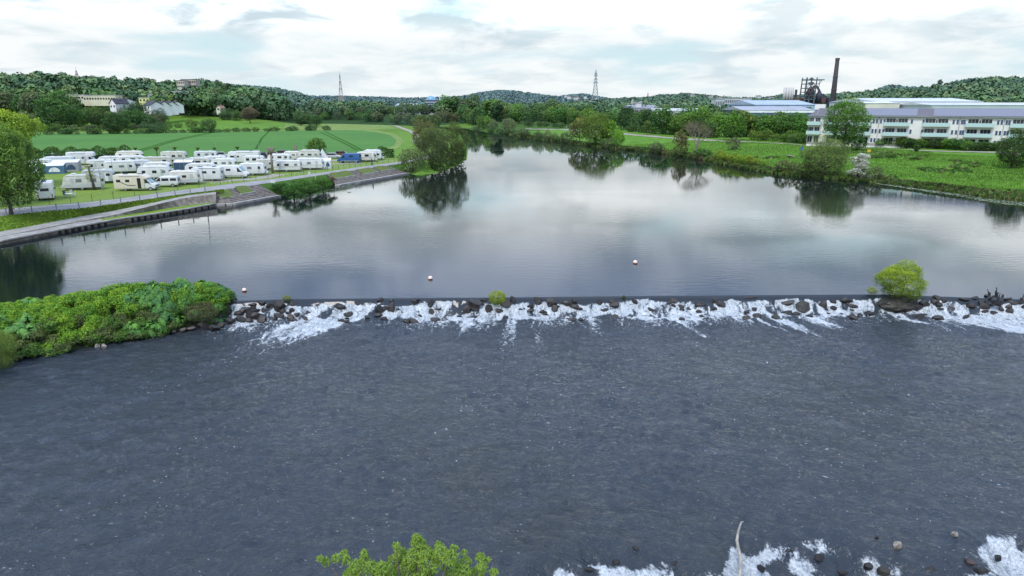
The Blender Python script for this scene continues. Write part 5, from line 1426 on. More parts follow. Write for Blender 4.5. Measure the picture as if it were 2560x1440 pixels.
# marker buoys
for (px, py, lab) in [(611, 727, 'round pale buoy nearest the overgrown island'), (1076, 697, 'middle one of the three round pale buoys on the still water'), (1588, 657.5, 'round pale buoy furthest upstream, on the right')]:
    p = P(px, py + 1, 0.0); R_ = .22 * (mpp(p) / .036); R_ = 5.4 * mpp(p)
    root = empty('marker_buoy', (p.x, p.y, 0)); tag(root, lab, 'buoy')
    m = MB(); bmesh.ops.create_uvsphere(m.bm, u_segments=24, v_segments=16, radius=R_); 
    for v in list(m.bm.verts): v.co.z += R_ * .55
    lowv = [v for v in m.bm.verts if v.co.z < R_ * .15]
    o = m.build('float', MAT['buoy_pale'], root, True)
    m = MB(); bmesh.ops.create_uvsphere(m.bm, u_segments=24, v_segments=16, radius=R_ * 1.03)
    for v in m.bm.verts: v.co.z += R_ * .55
    bmesh.ops.delete(m.bm, geom=[v for v in m.bm.verts if v.co.z > R_ * .50], context='VERTS'); m.build('lower_band', MAT['buoy_red'], root, True)
    m = MB(); m.tube((0, 0, R_ * 1.5), (0, 0, R_ * 1.68), R_ * .12); m.build('eyelet', MAT['grey_metal'], root)
# cormorants
def skin_body(pts, rad, name, mat, parent, sub=2):
    me = bpy.data.meshes.new(name); me.from_pydata([tuple(q) for q in pts], [(i, i + 1) for i in range(len(pts) - 1)], [])
    o = obj(name, me, mat, parent)
    md = o.modifiers.new('skin', 'SKIN'); md.use_smooth_shade = True
    for i, r_ in enumerate(rad): me.skin_vertices[0].data[i].radius = (r_[0], r_[1]) if isinstance(r_, tuple) else (r_, r_)
    me.skin_vertices[0].data[0].use_root = True
    s_ = o.modifiers.new('sub', 'SUBSURF'); s_.levels = sub; s_.render_levels = sub
    return o
t = NT('cormorant_plumage'); b = t.bsdf(Base_Color=(.014, .016, .020), Roughness=.5); MAT['plumage'] = t.done(b)
simple('beak', (.30, .22, .10), .5)
def cormorant(px, py, hpx, zb, lean, label, face=-1):
    p = P(px, py, zb); s = hpx * mpp(p) / .80
    root = empty('cormorant', (p.x, p.y, zb)); root.scale = (s,) * 3; tag(root, label, 'bird')
    f = face; L_ = lean
    pts = [(-.17 * f - L_ * .02 * f, 0, .02), (-.10 * f, 0, .14), (-.02 * f, 0, .28), (.04 * f + L_ * f * .05, 0, .42), (.055 * f + L_ * f * .12, 0, .53), (.03 * f + L_ * f * .18, 0, .62), (.035 * f + L_ * f * .22, 0, .71), (.08 * f + L_ * f * .24, 0, .755)]
    m = MB(); P2 = []; R2 = []; rr = [.02, .065, .105, .085, .045, .030, .030, .038]
    for i in range(len(pts) - 1):
        for q in range(3):
            f_ = q / 3; P2.append(Vector(pts[i]).lerp(Vector(pts[i + 1]), f_)); R2.append(rr[i] * (1 - f_) + rr[i + 1] * f_)
    P2.append(Vector(pts[-1])); R2.append(.028); m.path(P2, R2, 12); m.build('body', MAT['plumage'], root, True)
    m = MB(); m.ball((pts[-1][0], 0, .75), .044, 2, (1.25, .9, .9)); m.build('head', MAT['plumage'], root, True)
    hx = pts[-1][0]
    m = MB(); m.tube((hx + .02 * f, 0, .755), (hx + .12 * f, 0, .765), .015, .004, 6); m.build('beak', MAT['beak'], root)
    for sgn in (-1, 1):
        m = MB(); n_ = 10
        for i in range(1): m.ball((0, 0, 0), 1, 2)
        for v in m.bm.verts: v.co = Vector((v.co.x * .055 - .04 * f - v.co.z * .06 * f, v.co.y * .022 + sgn * .082, v.co.z * .19 + .27))
        m.build('wing', MAT['plumage'], root, True)
        m = MB(); m.tube((0, sgn * .04, .14), (.02 * f, sgn * .045, .0), .014, .010, 6); m.box((.045 * f, sgn * .045, .008), (.09, .06, .014)); m.build('leg', MAT['dark_paint'], root)
cormorant(2472, 741, 19, .16, .9, 'cormorant leaning forward on a stone in the still water, leftmost of the birds', -1)
cormorant(2489, 744, 27, .12, 0, 'tallest upright cormorant with its beak turned sideways', -1)
cormorant(2495, 754, 22, .22, 0, 'hunched cormorant on the rock just right of the tallest one', 1)
cormorant(2553, 757, 24, .20, .2, 'cormorant alone on the rocks at the right edge', 1)
for px, py, wp, lab in ((2470, 742, 12, 'small flat stone under the leaning cormorant'), (2489, 745, 14, 'small flat stone under the tallest cormorant'), (2509, 742, 8, 'tiny flat stone showing in the still water right of the cormorants')):
    p = P(px, py, 0); boulder(p, wp * mpp(p), .28, BRN, lab, sink=.3)
boulder(P(2495, 757, .0), 1.1, .55, DK, 'dark rock under the hunched cormorant', sink=.25)
# treetop in the foreground
t = []
for (px, py, r_) in [(1045, 1360, .26), (1040, 1345, .14), (1060, 1385, .3), (1030, 1400, .34), (1075, 1410, .36), (1100, 1385, .26), (990, 1365, .13), (1000, 1385, .2), (985, 1405, .24), (1010, 1430, .4), (1095, 1362, .12), (1125, 1395, .24), (1135, 1372, .12), (1130, 1425, .34), (1165, 1405, .18), (1160, 1382, .10), (1160, 1430, .26), (1200, 1395, .16), (1205, 1418, .2), (1220, 1400, .1), (1235, 1432, .14), (1190, 1440, .28),
                     (955, 1425, .26), (925, 1420, .24), (910, 1385, .14), (912, 1400, .16), (890, 1415, .22), (865, 1400, .16), (860, 1384, .12), (840, 1398, .15), (815, 1405, .14), (800, 1396, .11), (880, 1440, .3), (960, 1450, .4), (1060, 1460, .5), (1150, 1470, .5), (1230, 1470, .3), (900, 1470, .4), (1000, 1500, .6), (1100, 1510, .6), (1180, 1530, .6), (930, 1530, .5)]:
    Yv = 16.8 + R0.uniform(-.5, .5); q = Q(px, Yv, zat(py, Yv)); t.append((np.array(q[:]), np.array([r_, r_, r_ * 1.05]) * .85))
base = np.array([-3.0, 15.6, -2.6]); L = [(c - base, r_) for c, r_ in t]
for k in range(26):
    rs = np.random.RandomState(k); L.append((np.array([rs.uniform(-2.2, 2.2), rs.uniform(-1.6, 1.2), rs.uniform(2.6, 5.0)]), np.array([.6, .6, .5])))
rs = np.random.RandomState(8)
V, Fc, T = crown_cloud(rs, L, 90000, .066, .24, 1.0, shell=.6)
root = empty('foreground_tree', base); tag(root, 'bright green leafy treetop at the bottom edge of the view', 'tree')
T2 = T + .25 * np.exp(-((V[:, 0] - (t[3][0][0] - base[0]) - .1) ** 2) / .25) 
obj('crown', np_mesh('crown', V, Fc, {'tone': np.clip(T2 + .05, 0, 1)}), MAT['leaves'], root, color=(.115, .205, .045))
m = MB(); m.path([(0, 0, 0), (.1, .1, 2), (0, .3, 4), (.1, .8, 5.6)], [.22, .17, .12, .05], 9)
for c, r_ in L[:38:2]: 
    e_ = Vector(c); m.path([Vector((.1, .2, 2.6 + R0.random())), Vector((.1, .3, 4)).lerp(e_, .5), e_], [.07, .045, .012], 5)
m.build('trunk', MAT['bark'], root, True)
g2 = MB(); g2.ball((0, 0, 0), 1, 4, (5.5, 3.4, 1.0)); o = g2.build('shoal', MAT['island_soil'], None, True); o.location = (-3, 14.2, -2.6); tag(o, kind='structure')
# ------------------------------------------------------------------ white apartment building
A_ = Vector(Q(2016, 237, 4.0)); B_ = Vector(Q(2560, 207, 4.0)); A_.z = B_.z = 4.0
dv = (B_ - A_).normalized(); yaw = math.atan2(dv.y, dv.x); BLEN = 105.0; EAV = 8.9; BD = 12.0
def s_at(px):
    k = (px - 1280.0) / F; c0 = (CH - 9.0) * SP
    # A.x + dx s = k * (CP*(A.y + dy s) + c0)
    return (k * (CP * A_.y + c0) - A_.x) / (dv.x - k * CP * dv.y)
root = empty('apartment_building', A_, yaw); tag(root, 'long white three-storey apartment building with glass balconies and a dark pitched roof', 'building')
t = NT('render_white'); p = t.coord('Object'); n = t.noise(p, .3, 5, .6); n2 = t.noise(t.mapping(p, (1, 1, .12)), 1.2, 4, .6)
c = t.mix(t.ramp(n, .3, .7), (.66, .66, .62), (.74, .74, .70)); c = t.mix(t.ramp(n2, .55, .75, 0, .35), c, (.48, .47, .42)); bs = t.bsdf(Base_Color=c, Roughness=.85); MAT['render_white'] = t.done(bs)
t = NT('roof_tiles'); p = t.coord('Object'); wv = t.n('ShaderNodeTexWave'); wv.bands_direction = 'X'; wv.inputs['Scale'].default_value = 1.1; t.t.links.new(p, wv.inputs['Vector']); n = t.noise(p, .4, 5, .6)
c = t.mix(t.math('MULTIPLY', wv.outputs['Fac'], .5), (.13, .125, .14), (.10, .095, .11)); c = t.mix(t.ramp(n, .4, .7, 0, .5), c, (.16, .15, .165)); bs = t.bsdf(Base_Color=c, Roughness=.7); MAT['roof_tiles'] = t.done(bs)
t = NT('solar'); p = t.coord('Object'); br = t.n('ShaderNodeTexBrick'); br.offset = 0; t.t.links.new(p, br.inputs['Vector']); br.inputs['Scale'].default_value = .9
br.inputs['Color1'].default_value = (.15, .15, .19, 1); br.inputs['Color2'].default_value = (.17, .17, .21, 1); br.inputs['Mortar'].default_value = (.25, .25, .28, 1); br.inputs['Mortar Size'].default_value = .03
bs = t.bsdf(Base_Color=br.outputs[0], Roughness=.3); MAT['solar'] = t.done(bs)
m = MB(); m.box((BLEN / 2, BD / 2, EAV / 2 - .6), (BLEN, BD, EAV + 1.2)); m.build('wall', MAT['render_white'], root)
m = MB(); m.box((BLEN / 2, -.06, .1), (BLEN - .02, .1, .7)); m.build('plinth', MAT['concrete'], root)
rf = MB(); RH = 2.5; OV = .7
rf.poly([(-.5, -OV, EAV), (BLEN + .5, -OV, EAV), (BLEN + .5, BD / 2, EAV + RH), (2.4, BD / 2, EAV + RH)]); rf.poly([(BLEN + .5, BD + OV, EAV), (-.5, BD + OV, EAV), (2.4, BD / 2, EAV + RH), (BLEN + .5, BD / 2, EAV + RH)])
rf.poly([(-.5, BD + OV, EAV), (-.5, -OV, EAV), (2.4, BD / 2, EAV + RH)]); rf.poly([(-.5, -OV, EAV), (-.5, BD + OV, EAV), (BLEN + .5, BD + OV, EAV), (BLEN + .5, -OV, EAV)])
roof = rf.build('roof', MAT['roof_tiles'], root)
g_ = MB(); g_.box((BLEN / 2, -OV - .07, EAV - .02), (BLEN + 1, .16, .2)); g_.build('gutter', MAT['grey_metal'], roof)
ang = math.atan2(RH, BD / 2 + OV)
for a, b in ((2.2, s_at(2040)), (s_at(2160), s_at(2288)), (s_at(2328), s_at(2700))):
    mid = (a + b) / 2; yy_ = (-OV + BD / 2) / 2; zz_ = EAV + RH / 2
    sp = MB(); sp.box((mid, yy_ - .05, zz_ + .08), (b - a, (BD / 2 + OV) / math.cos(ang) * .86, .08), rx=ang); sp.build('solar_panels', MAT['solar'], roof)
z_lv = [(.2, 2.35), (3.1, 5.3), (6.15, 8.35)]
def win(sx, w_, z0, z1, split=1, mat='dark_glass', nm='window'):
    fm = MB(); fm.box((sx, -.03, (z0 + z1) / 2), (w_, .10, z1 - z0)); fr = fm.build(nm, MAT['white_paint'], root)
    pm = MB(); n_ = split
    for i in range(n_):
        ww = (w_ - .12) / n_; pm.box((sx - w_ / 2 + .06 + ww * (i + .5), -.09, (z0 + z1) / 2), (ww - .08, .04, z1 - z0 - .14))
    pm.build('pane', MAT[mat], fr)
bal = [(2016 + 19, 34), (2094, 60), (2148, 60), (2240, 64), (2339, 68), (2447, 72), (2560, 76), (2680, 80)]
for i, (cx, wpx) in enumerate(bal):
    s0, s1 = s_at(cx - wpx / 2), s_at(cx + wpx / 2); w_ = s1 - s0; mid = (s0 + s1) / 2
    for lv_, (z0, z1) in enumerate(z_lv):
        for k in (-1, 1): win(mid + k * w_ * .235, w_ * .38, z0, z1, 3 if lv_ else 2)
        if lv_:
            b_ = MB(); b_.box((mid, -.85, z0 - .12), (w_, 1.6, .2)); bo = b_.build('balcony', MAT['render_white'], root)
            gl = MB(); gl.box((mid, -1.66, z0 + .42), (w_ + .05, .05, 1.1)); gl.box((s0, -.85, z0 + .42), (.05, 1.55, 1.1)); gl.box((s1, -.85, z0 + .42), (.05, 1.55, 1.1)); gl.build('railing', MAT['balcony_glass'], bo)
    if i: 
        m = MB(); m.box((mid, -.35, 7.1), (.35, .5, 1.6)); m.build('divider', MAT['black_plastic'], root)
for (px_, ws) in [(2182, 1), (2190, 1), (2200, 1), (2209, 1), (2277, 1), (2309 - 3, 1), (2381, 1), (2391, 1), (2402, 1), (2412 - 4, 1), (2492, 1), (2501, 1), (2513, 1), (2524 - 4, 1), (2605, 1), (2620, 1)]:
    for (z0, z1) in ((.7, 2.1), (3.6, 5.0), (6.7, 8.1)): win(s_at(px_), .75, z0, z1, 1, 'window_blue')
for px_ in (2195, 2396, 2507): m = MB(); m.tube((s_at(px_), -.12, 0), (s_at(px_), -.12, EAV - .1), .07); m.build('downpipe', MAT['grey_metal'], root)
m = MB(); m.box((2.2, BD * .7, EAV + 2.9), (3.2, 3, 1.8)); m.build('roof_house', MAT['render_white'], roof)

# ------------------------------------------------------------------ works halls and blocks
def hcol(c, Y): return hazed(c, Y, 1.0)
def flatmat(key, c, rough=.6, var=.10):
    if key not in MAT: simple(key, c, rough, var=var, scale=.15)
    return MAT[key]
def block(name, x0, x1, pyt, Y, dep, wallc, roofc, label, pyb=290, bands=(), roofpitch=0, cat='building', winrows=0, wincols=0, rowh=.5):
    z1 = zat(pyt, Y); z0 = hz1(Q(x0, Y, 5).x, Y) - .5
    a = Q(x0, Y, z1); b = Q(x1, Y, z1); w_ = b.x - a.x; h_ = z1 - z0
    root = empty(name, ((a.x + b.x) / 2, Y, z0)); tag(root, label, cat)
    m = MB(); m.box((0, dep / 2, h_ / 2), (w_, dep, h_)); m.build('wall', flatmat('w_%s' % name + str(int(x0)), hcol(wallc, Y)), root)
    r_ = MB()
    if roofpitch:
        n_ = max(1, int(dep / 30))
        r_.prism([(-dep / 2 - .4, 0), (dep / 2 + .4, 0), (0, roofpitch)], w_ + 1)
        for v in r_.bm.verts: x_, y_, z_ = v.co; v.co = Vector((y_, x_ + dep / 2, h_ + z_ + .01))
    else: r_.box((0, dep / 2, h_ + .25), (w_ + .8, dep + .8, .5))
    r_.build('roof', flatmat('r_%s' % name + str(int(x0)), hcol(roofc, Y)), root)
    for i, (f0, f1, c) in enumerate(bands):
        m = MB(); m.box((0, -.1 - .03 * i, h_ * (f0 + f1) / 2), (w_ - .1, .12, h_ * (f1 - f0))); m.build('window_band' if sum(c) < .6 else 'fascia', flatmat('b_%s%d' % (name, i) + str(int(x0)), hcol(c, Y)), root)
    for rr_ in range(winrows):
        m = MB()
        for k in range(wincols):
            m.box((-w_ / 2 + w_ * (k + .5) / wincols, -.08, h_ * (1 - (rr_ + .55) / (winrows + .2))), (w_ / wincols * .6, .1, h_ / (winrows + .2) * rowh))
        m.build('window_row', flatmat('glassrow', hcol((.07, .08, .10), 700)), root)
    return root
block('works_hall', 1890, 2040, 262, 455, 60, (.30, .42, .55), (.36, .44, .52), 'long pale blue works hall left of the apartment building', bands=((.0, .25, (.75, .78, .8)),), roofpitch=3)
block('works_hall', 1860, 2036, 276, 395, 40, (.05, .09, .17), (.33, .34, .38), 'works hall with dark blue window band and white eaves before the pale blue hall', bands=((.88, 1.0, (.75, .78, .8)),), roofpitch=2.2)
block('office_block', 1876, 1935, 257, 480, 20, (.66, .70, .70), (.5, .55, .57), 'white flat block on top of the blue halls', winrows=1, wincols=14, rowh=.25)
block('works_hall', 2165, 2250, 258, 430, 30, (.60, .58, .48), (.62, .64, .62), 'cream hall end right of the tall tree', roofpitch=1)
block('works_hall', 2195, 2460, 254, 460, 70, (.52, .56, .56), (.55, .58, .58), 'very long white hall behind the apartment building', roofpitch=2.5, bands=((.86, .97, (.75, .78, .78)),))
block('works_hall', 2330, 2700, 263, 400, 40, (.40, .46, .48), (.50, .53, .54), 'lower pale hall in front of the very long white hall', roofpitch=1.5)
block('works_hall', 1578, 1650, 270, 480, 40, (.42, .44, .46), (.24, .24, .28), 'grey roofed hall among the trees in the centre', roofpitch=2, winrows=1, wincols=12)
block('works_hall', 1640, 1760, 277, 450, 30, (.56, .58, .56), (.50, .52, .52), 'low pale roof behind the dark path trees', roofpitch=1.5)
block('stair_tower', 1591, 1604, 257, 485, 6, (.55, .55, .55), (.35, .35, .38), 'small grey tower on the grey roofed hall')
block('hospital_block', 1806, 1879, 246, 900, 20, (.55, .58, .56), (.40, .43, .44), 'large pale institutional block with rows of windows on the far rise', winrows=3, wincols=16)
block('hospital_block', 1790, 1812, 248, 890, 20, (.52, .56, .54), (.40, .43, .44), 'lower left wing of the pale institutional block', winrows=2, wincols=5)
block('white_hall', 985, 1056, 267, 850, 60, (.72, .74, .74), (.42, .45, .48), 'long white hall left of the blue domed building', roofpitch=4)
block('white_hall', 1040, 1110, 271, 820, 30, (.70, .72, .72), (.55, .58, .6), 'white low hall under the blue domed building')
rd = block('domed_building', 1063, 1094, 250, 860, 22, (.035, .045, .07), (.35, .45, .52), 'dark glazed block with a blue glass dome beyond the meadow', bands=((.62, .70, (.40, .46, .52)), (.35, .42, (.40, .46, .52)), (.82, .88, (.40, .46, .52))))
h_ = zat(250, 860) - rd.location.z
m = MB(); m.box((-10.6 * 1.0, 6, h_ * .42), (7, 14, h_ * .84)); m.build('side_wing', flatmat('wingblue', hcol((.12, .30, .42), 860)), rd)
m = MB(); m.ball((-1.5, 10, h_ + .4), 5.6, 3, (1, 1, .85)); m.build('dome', flatmat('domeblue', (.16, .34, .50), .2), rd, True)
m = MB(); m.box((9, 10, h_ + 2.2), (1, 1, 5)); m.build('mast', flatmat('mastw', (.5, .55, .6)), rd)
# ------------------------------------------------------------------ chimney
Yc = 610; zb = hz1(Q(2078, Yc, 10).x, Yc) - 1; zt = zat(145, Yc)
base = Q(2079.5, Yc, zb); base.x = Q(2081, Yc, 18).x
root = empty('brick_chimney', base); tag(root, 'very tall slender brown brick chimney of the old ironworks', 'chimney')
t = NT('chimney_brick'); p = t.coord('Object'); n = t.noise(t.mapping(p, (1, 1, .25)), .35, 5, .6); c = t.mix(t.ramp(n, .35, .65), (.040, .038, .044), (.062, .052, .054)); bs = t.bsdf(Base_Color=c, Roughness=.9); MAT['chimney_brick'] = t.done(bs)
H_ = zt - zb; s = 610 * CP / F
m = MB(); m.path([(0, 0, 0), (0, 0, H_ * .5), (0, 0, H_ * .97)], [8.5 * s, 6.2 * s, 4.6 * s], 20); m.build('shaft', MAT['chimney_brick'], root, True)
m = MB(); m.tube((0, 0, H_ * .965), (0, 0, H_), 5.2 * s, 5.2 * s, 20); m.build('crown_ring', flatmat('chim_top', (.07, .06, .06)), root)
for k in (.3, .5, .7): 
    m = MB(); m.tube((0, 0, H_ * k), (0, 0, H_ * k + .5), (8.5 - 3.9 * k) * s + .25, None, 20); m.build('iron_band', flatmat('chim_band', (.09, .07, .065)), root)
# ------------------------------------------------------------------ blast furnace (frame, gantry, furnace body, pipes, skip bridge)
Yf = 600; s = (Yf * CP + 2) / F
def fp(px, py, dy=0): return Vector(((px - 2025) * s, dy, (262 - py) * s * 1.02 + CH))
gx = Q(2025, Yf, 10).x; root = empty('blast_furnace', (gx, Yf, 0)); tag(root, 'rusty old blast furnace with steel frame, gantry and curved pipes beside the tall chimney', 'blast furnace')
ST1 = flatmat('furn_steel', hazed((.07, .10, .11), 420), .7, .3); ST2 = flatmat('furn_rust', hazed((.10, .05, .045), 350), .8, .3); ST3 = flatmat('furn_dark', hazed((.035, .035, .055), 420), .7, .3); ST4 = flatmat('furn_pale', hazed((.50, .50, .48), 420))
m = MB()
for x in (2008.5, 2019.5, 2032.5):
    for dy in (0, 10): m.tube(fp(x - 1.5, 258, dy), fp(x + (.8 if x < 2030 else 1), 198, dy), .62, .5, 6)
for y in (213, 223, 232, 241, 250):
    for dy in (0, 10): m.tube(fp(2008, y, dy), fp(2041 if y < 230 else 2034, y, dy), .35, None, 5)
    for x in (2008.5, 2032.5): m.tube(fp(x, y, 0), fp(x, y, 10), .3, None, 5)
for i, y in enumerate((213, 223, 232, 241)):
    a, b = (2008, 2020) if i % 2 else (2020, 2008); m.tube(fp(a, y), fp(b, y + 9.5), .25, None, 4); m.tube(fp(b + 12, y), fp(a + 12, y + 9.5), .25, None, 4)
m.tube(fp(2041, 206), fp(2039, 232), .3, None, 5); m.tube(fp(2046, 206), fp(2038, 214), .2, None, 5)
m.build('steel_frame', ST1, root)
m = MB(); m.box(fp(2027, 203.5, 5), (50 * s, 1.2, 1.0)); m.box(fp(2027, 203.5, 0), (50 * s, .8, .8)); m.box(fp(2026, 201, 5), (6 * s, 3, 1.6)); m.box(fp(2026, 211, 5), (8 * s, 5, 1.6)); m.build('gantry', ST1, root)
m = MB(); m.path([fp(2027, 258, 5), fp(2027, 246, 5), fp(2027, 236, 5), fp(2027, 226, 5), fp(2027, 219, 5)], [4.2, 3.6, 4.4, 2.6, 1.2], 14); m.build('furnace_body', ST3, root, True)
m = MB(); m.path([fp(2031, 222, 3), fp(2034, 217, 3), fp(2038, 218, 3), fp(2044, 226, 3), fp(2049, 233, 3), fp(2049, 246, 3)], [.9] * 6, 10); m.build('gas_pipe', ST2, root, True)
m = MB(); m.path([fp(2030, 219, 2), fp(2027, 228, 1), fp(2022, 236, 0), fp(2020, 246, 0)], [.9, .9, .8, .8], 8); m.path([fp(2018 + 3.0 * math.cos(a), 230 + 6.0 * math.sin(a), -1) for a in np.linspace(0, 2 * PI, 15)], [.45] * 15, 8); m.build('downcomer', ST2, root, True)
m = MB(); m.path([fp(2045, 256, 2), fp(2045, 236, 2), fp(2045, 230, 2)], [2.4, 2.4, .8], 12); m.path([fp(2054, 256, 4), fp(2054, 240, 4)], [2.0, 1.9], 12); m.build('dust_catcher', ST3, root, True)
m = MB(); m.path([fp(2056 + 5 * math.cos(a), 246 - 8 * math.sin(a) + (4 if a < .1 or a > 3 else 0), 3) for a in np.linspace(0, PI, 9)], [1.0] * 9, 8); m.build('pipe_arch', ST3, root, True)
m = MB(); m.box(fp(2055, 251, 6), (17 * s, 8, 12 * s)); m.build('engine_house', ST2, root)
m = MB(); m.box(fp(2073, 252, 4), (12 * s, 8, 15 * s)); m.build('dark_house', ST3, root)
m = MB(); m.tube(fp(1988, 258, 2), fp(2010, 246, 2), .9, None, 6); m.box(fp(2005, 247, 2), (40 * s, 2, 1.2)); m.tube(fp(1989, 258, 0), fp(1989, 247, 0), .8); m.build('skip_bridge', ST2, root)
m = MB(); m.box(fp(2018, 254, 12), (30 * s, 6, 12 * s)); m.box(fp(2043, 255, 9), (44 * s, 4, 10 * s)); m.build('casting_house', flatmat('furn_house', hazed((.30, .25, .22), 420)), root)
m = MB(); m.tube(fp(1989.5, 247, 4), fp(1989.5, 226, 4), 1.1, 1.0, 8); m.build('small_stack', ST3, root)
for i, x in enumerate((1986, 1993, 2000, 2006)):
    m = MB(); m.tube(fp(x, 256, 26), fp(x, 219.5, 26), 3.5 * s * 1.02, None, 16); m.build('silo', ST4, root, True)
for (x, a, b) in ((2087 + 0, 262, 262),): pass
# old shaft and headgear right of the chimney
root = empty('winding_gear', (Q(2150, 560, 10).x, 560, 0)); tag(root, 'small rusty conveyor head right of the tall tree top', 'industrial ruin'); s = 560 * CP / F
m = MB(); m.tube((0, 0, 5), (0, 0, CH + 13 * s), .6, .4, 6); m.tube((4 * s, 0, 5), (4 * s, 0, CH + 10 * s), .6, .4, 6); m.box((2 * s, 0, CH + 5 * s), (9 * s, 3, 1.4)); m.build('frame', ST2, root)
m = MB(); m.ball((4 * s, 0, CH + 2 * s), 3 * s, 2); m.build('drum', ST3, root)

# ------------------------------------------------------------------ masts and pylons
def lattice(name, px, pyt, pyb, Y, wb, wt, cols_, label, arms=(), th=.32):
    zt_ = zat(pyt, Y); p0 = Q(px, Y, zt_); z0 = min(zat(pyb, Y), zt_ - 5); z0 = max(hz1(p0.x, Y), 0) if pyb is None else z0
    root = empty(name, (p0.x, Y, z0)); tag(root, label, 'mast'); H_ = zt_ - z0
    ns = 10; lv = [1 - (1 - i / ns) ** 1.25 for i in range(ns + 1)]
    wd = lambda f: wb * (1 - f) ** 1.35 + wt
    for ci, c in enumerate(cols_):
        m = MB(); any_ = False
        for i in range(ns):
            if i * len(cols_) // ns % len(cols_) != ci and len(cols_) > 1 and (i % len(cols_)) != ci: continue
            if len(cols_) > 1 and (i % len(cols_)) != ci: continue
            f0, f1 = lv[i], lv[i + 1]; a, b = wd(f0) / 2, wd(f1) / 2; any_ = True
            C = [(-1, -1), (1, -1), (1, 1), (-1, 1)]
            for k in range(4):
                x, y = C[k]; x2, y2 = C[(k + 1) % 4]
                m.tube((x * a, y * a, H_ * f0), (x * b, y * b, H_ * f1), th, None, 4)
                m.tube((x * a, y * a, H_ * f0), (x2 * b, y2 * b, H_ * f1), th * .6, None, 4)
                m.tube((x * b, y * b, H_ * f1), (x2 * b, y2 * b, H_ * f1), th * .6, None, 4)
        m.build('lattice_section', flatmat('lat%s%d' % (name, ci) + str(px), hazed(c, Y * .7)), root)
    for (py, wpx) in arms:
        z_ = zat(py, Y) - z0; hw = wpx / 2 * (Y * CP) / F
        m = MB(); m.tube((-hw, 0, z_), (0, 0, z_ + 1.2), th * .8, None, 4); m.tube((hw, 0, z_), (0, 0, z_ + 1.2), th * .8, None, 4); m.tube((-hw, 0, z_), (hw, 0, z_), th * .9, None, 4)
        for q in (-.95, -.5, .5, .95): m.tube((hw * q, 0, z_), (hw * q, 0, z_ - 2.6), .2, None, 4)
        m.build('cross_arm', flatmat('arm' + name, hazed((.30, .36, .38), Y * .7)), root)
    m = MB(); m.tube((0, 0, H_ - .5), (0, 0, H_ + 4), th * .8, .1, 5); m.build('tip', flatmat('tip', (.35, .4, .42)), root)
lattice('power_pylon', 1490, 176, 250, 1250, 10, .9, [(.30, .35, .36)], 'tall grey lattice power pylon with four cross arms standing above the centre hills', arms=((183, 7), (188, 9), (198, 9), (206, 12)), th=.42)
lattice('radio_mast', 849, 184, 268, 1150, 8, .8, [(.45, .20, .16), (.6, .6, .6)], 'slender red and white lattice mast rising over the centre left hills', th=.36)
lattice('radio_mast', 190, 176, 214, 900, 6, .8, [(.45, .20, .16), (.6, .6, .6)], 'red and white mast tip above the wooded ridge on the left', th=.36)
lattice('radio_mast', 1620, 232, 250, 1400, 4, .6, [(.45, .2, .16)], 'tiny reddish mast on the distant rise in the centre', th=.35)
# tower crane far away
p0 = Q(1582, 700, zat(249, 700)); root = empty('tower_crane', (p0.x, 700, 5)); tag(root, 'small pale crane with a long jib above the centre trees', 'crane')
m = MB(); m.tube((0, 0, 0), (0, 0, p0.z - 5), .5, None, 4); m.build('crane_tower', flatmat('cr', (.5, .5, .48)), root)
m = MB(); m.tube((-14 * .4, 0, p0.z - 9.5), (9, 0, p0.z - 7), .35, None, 4); m.tube((-2, 0, p0.z - 8.5), (0, 0, p0.z - 5), .25, None, 4); m.build('jib', flatmat('cr', (.5, .5, .48)), root)

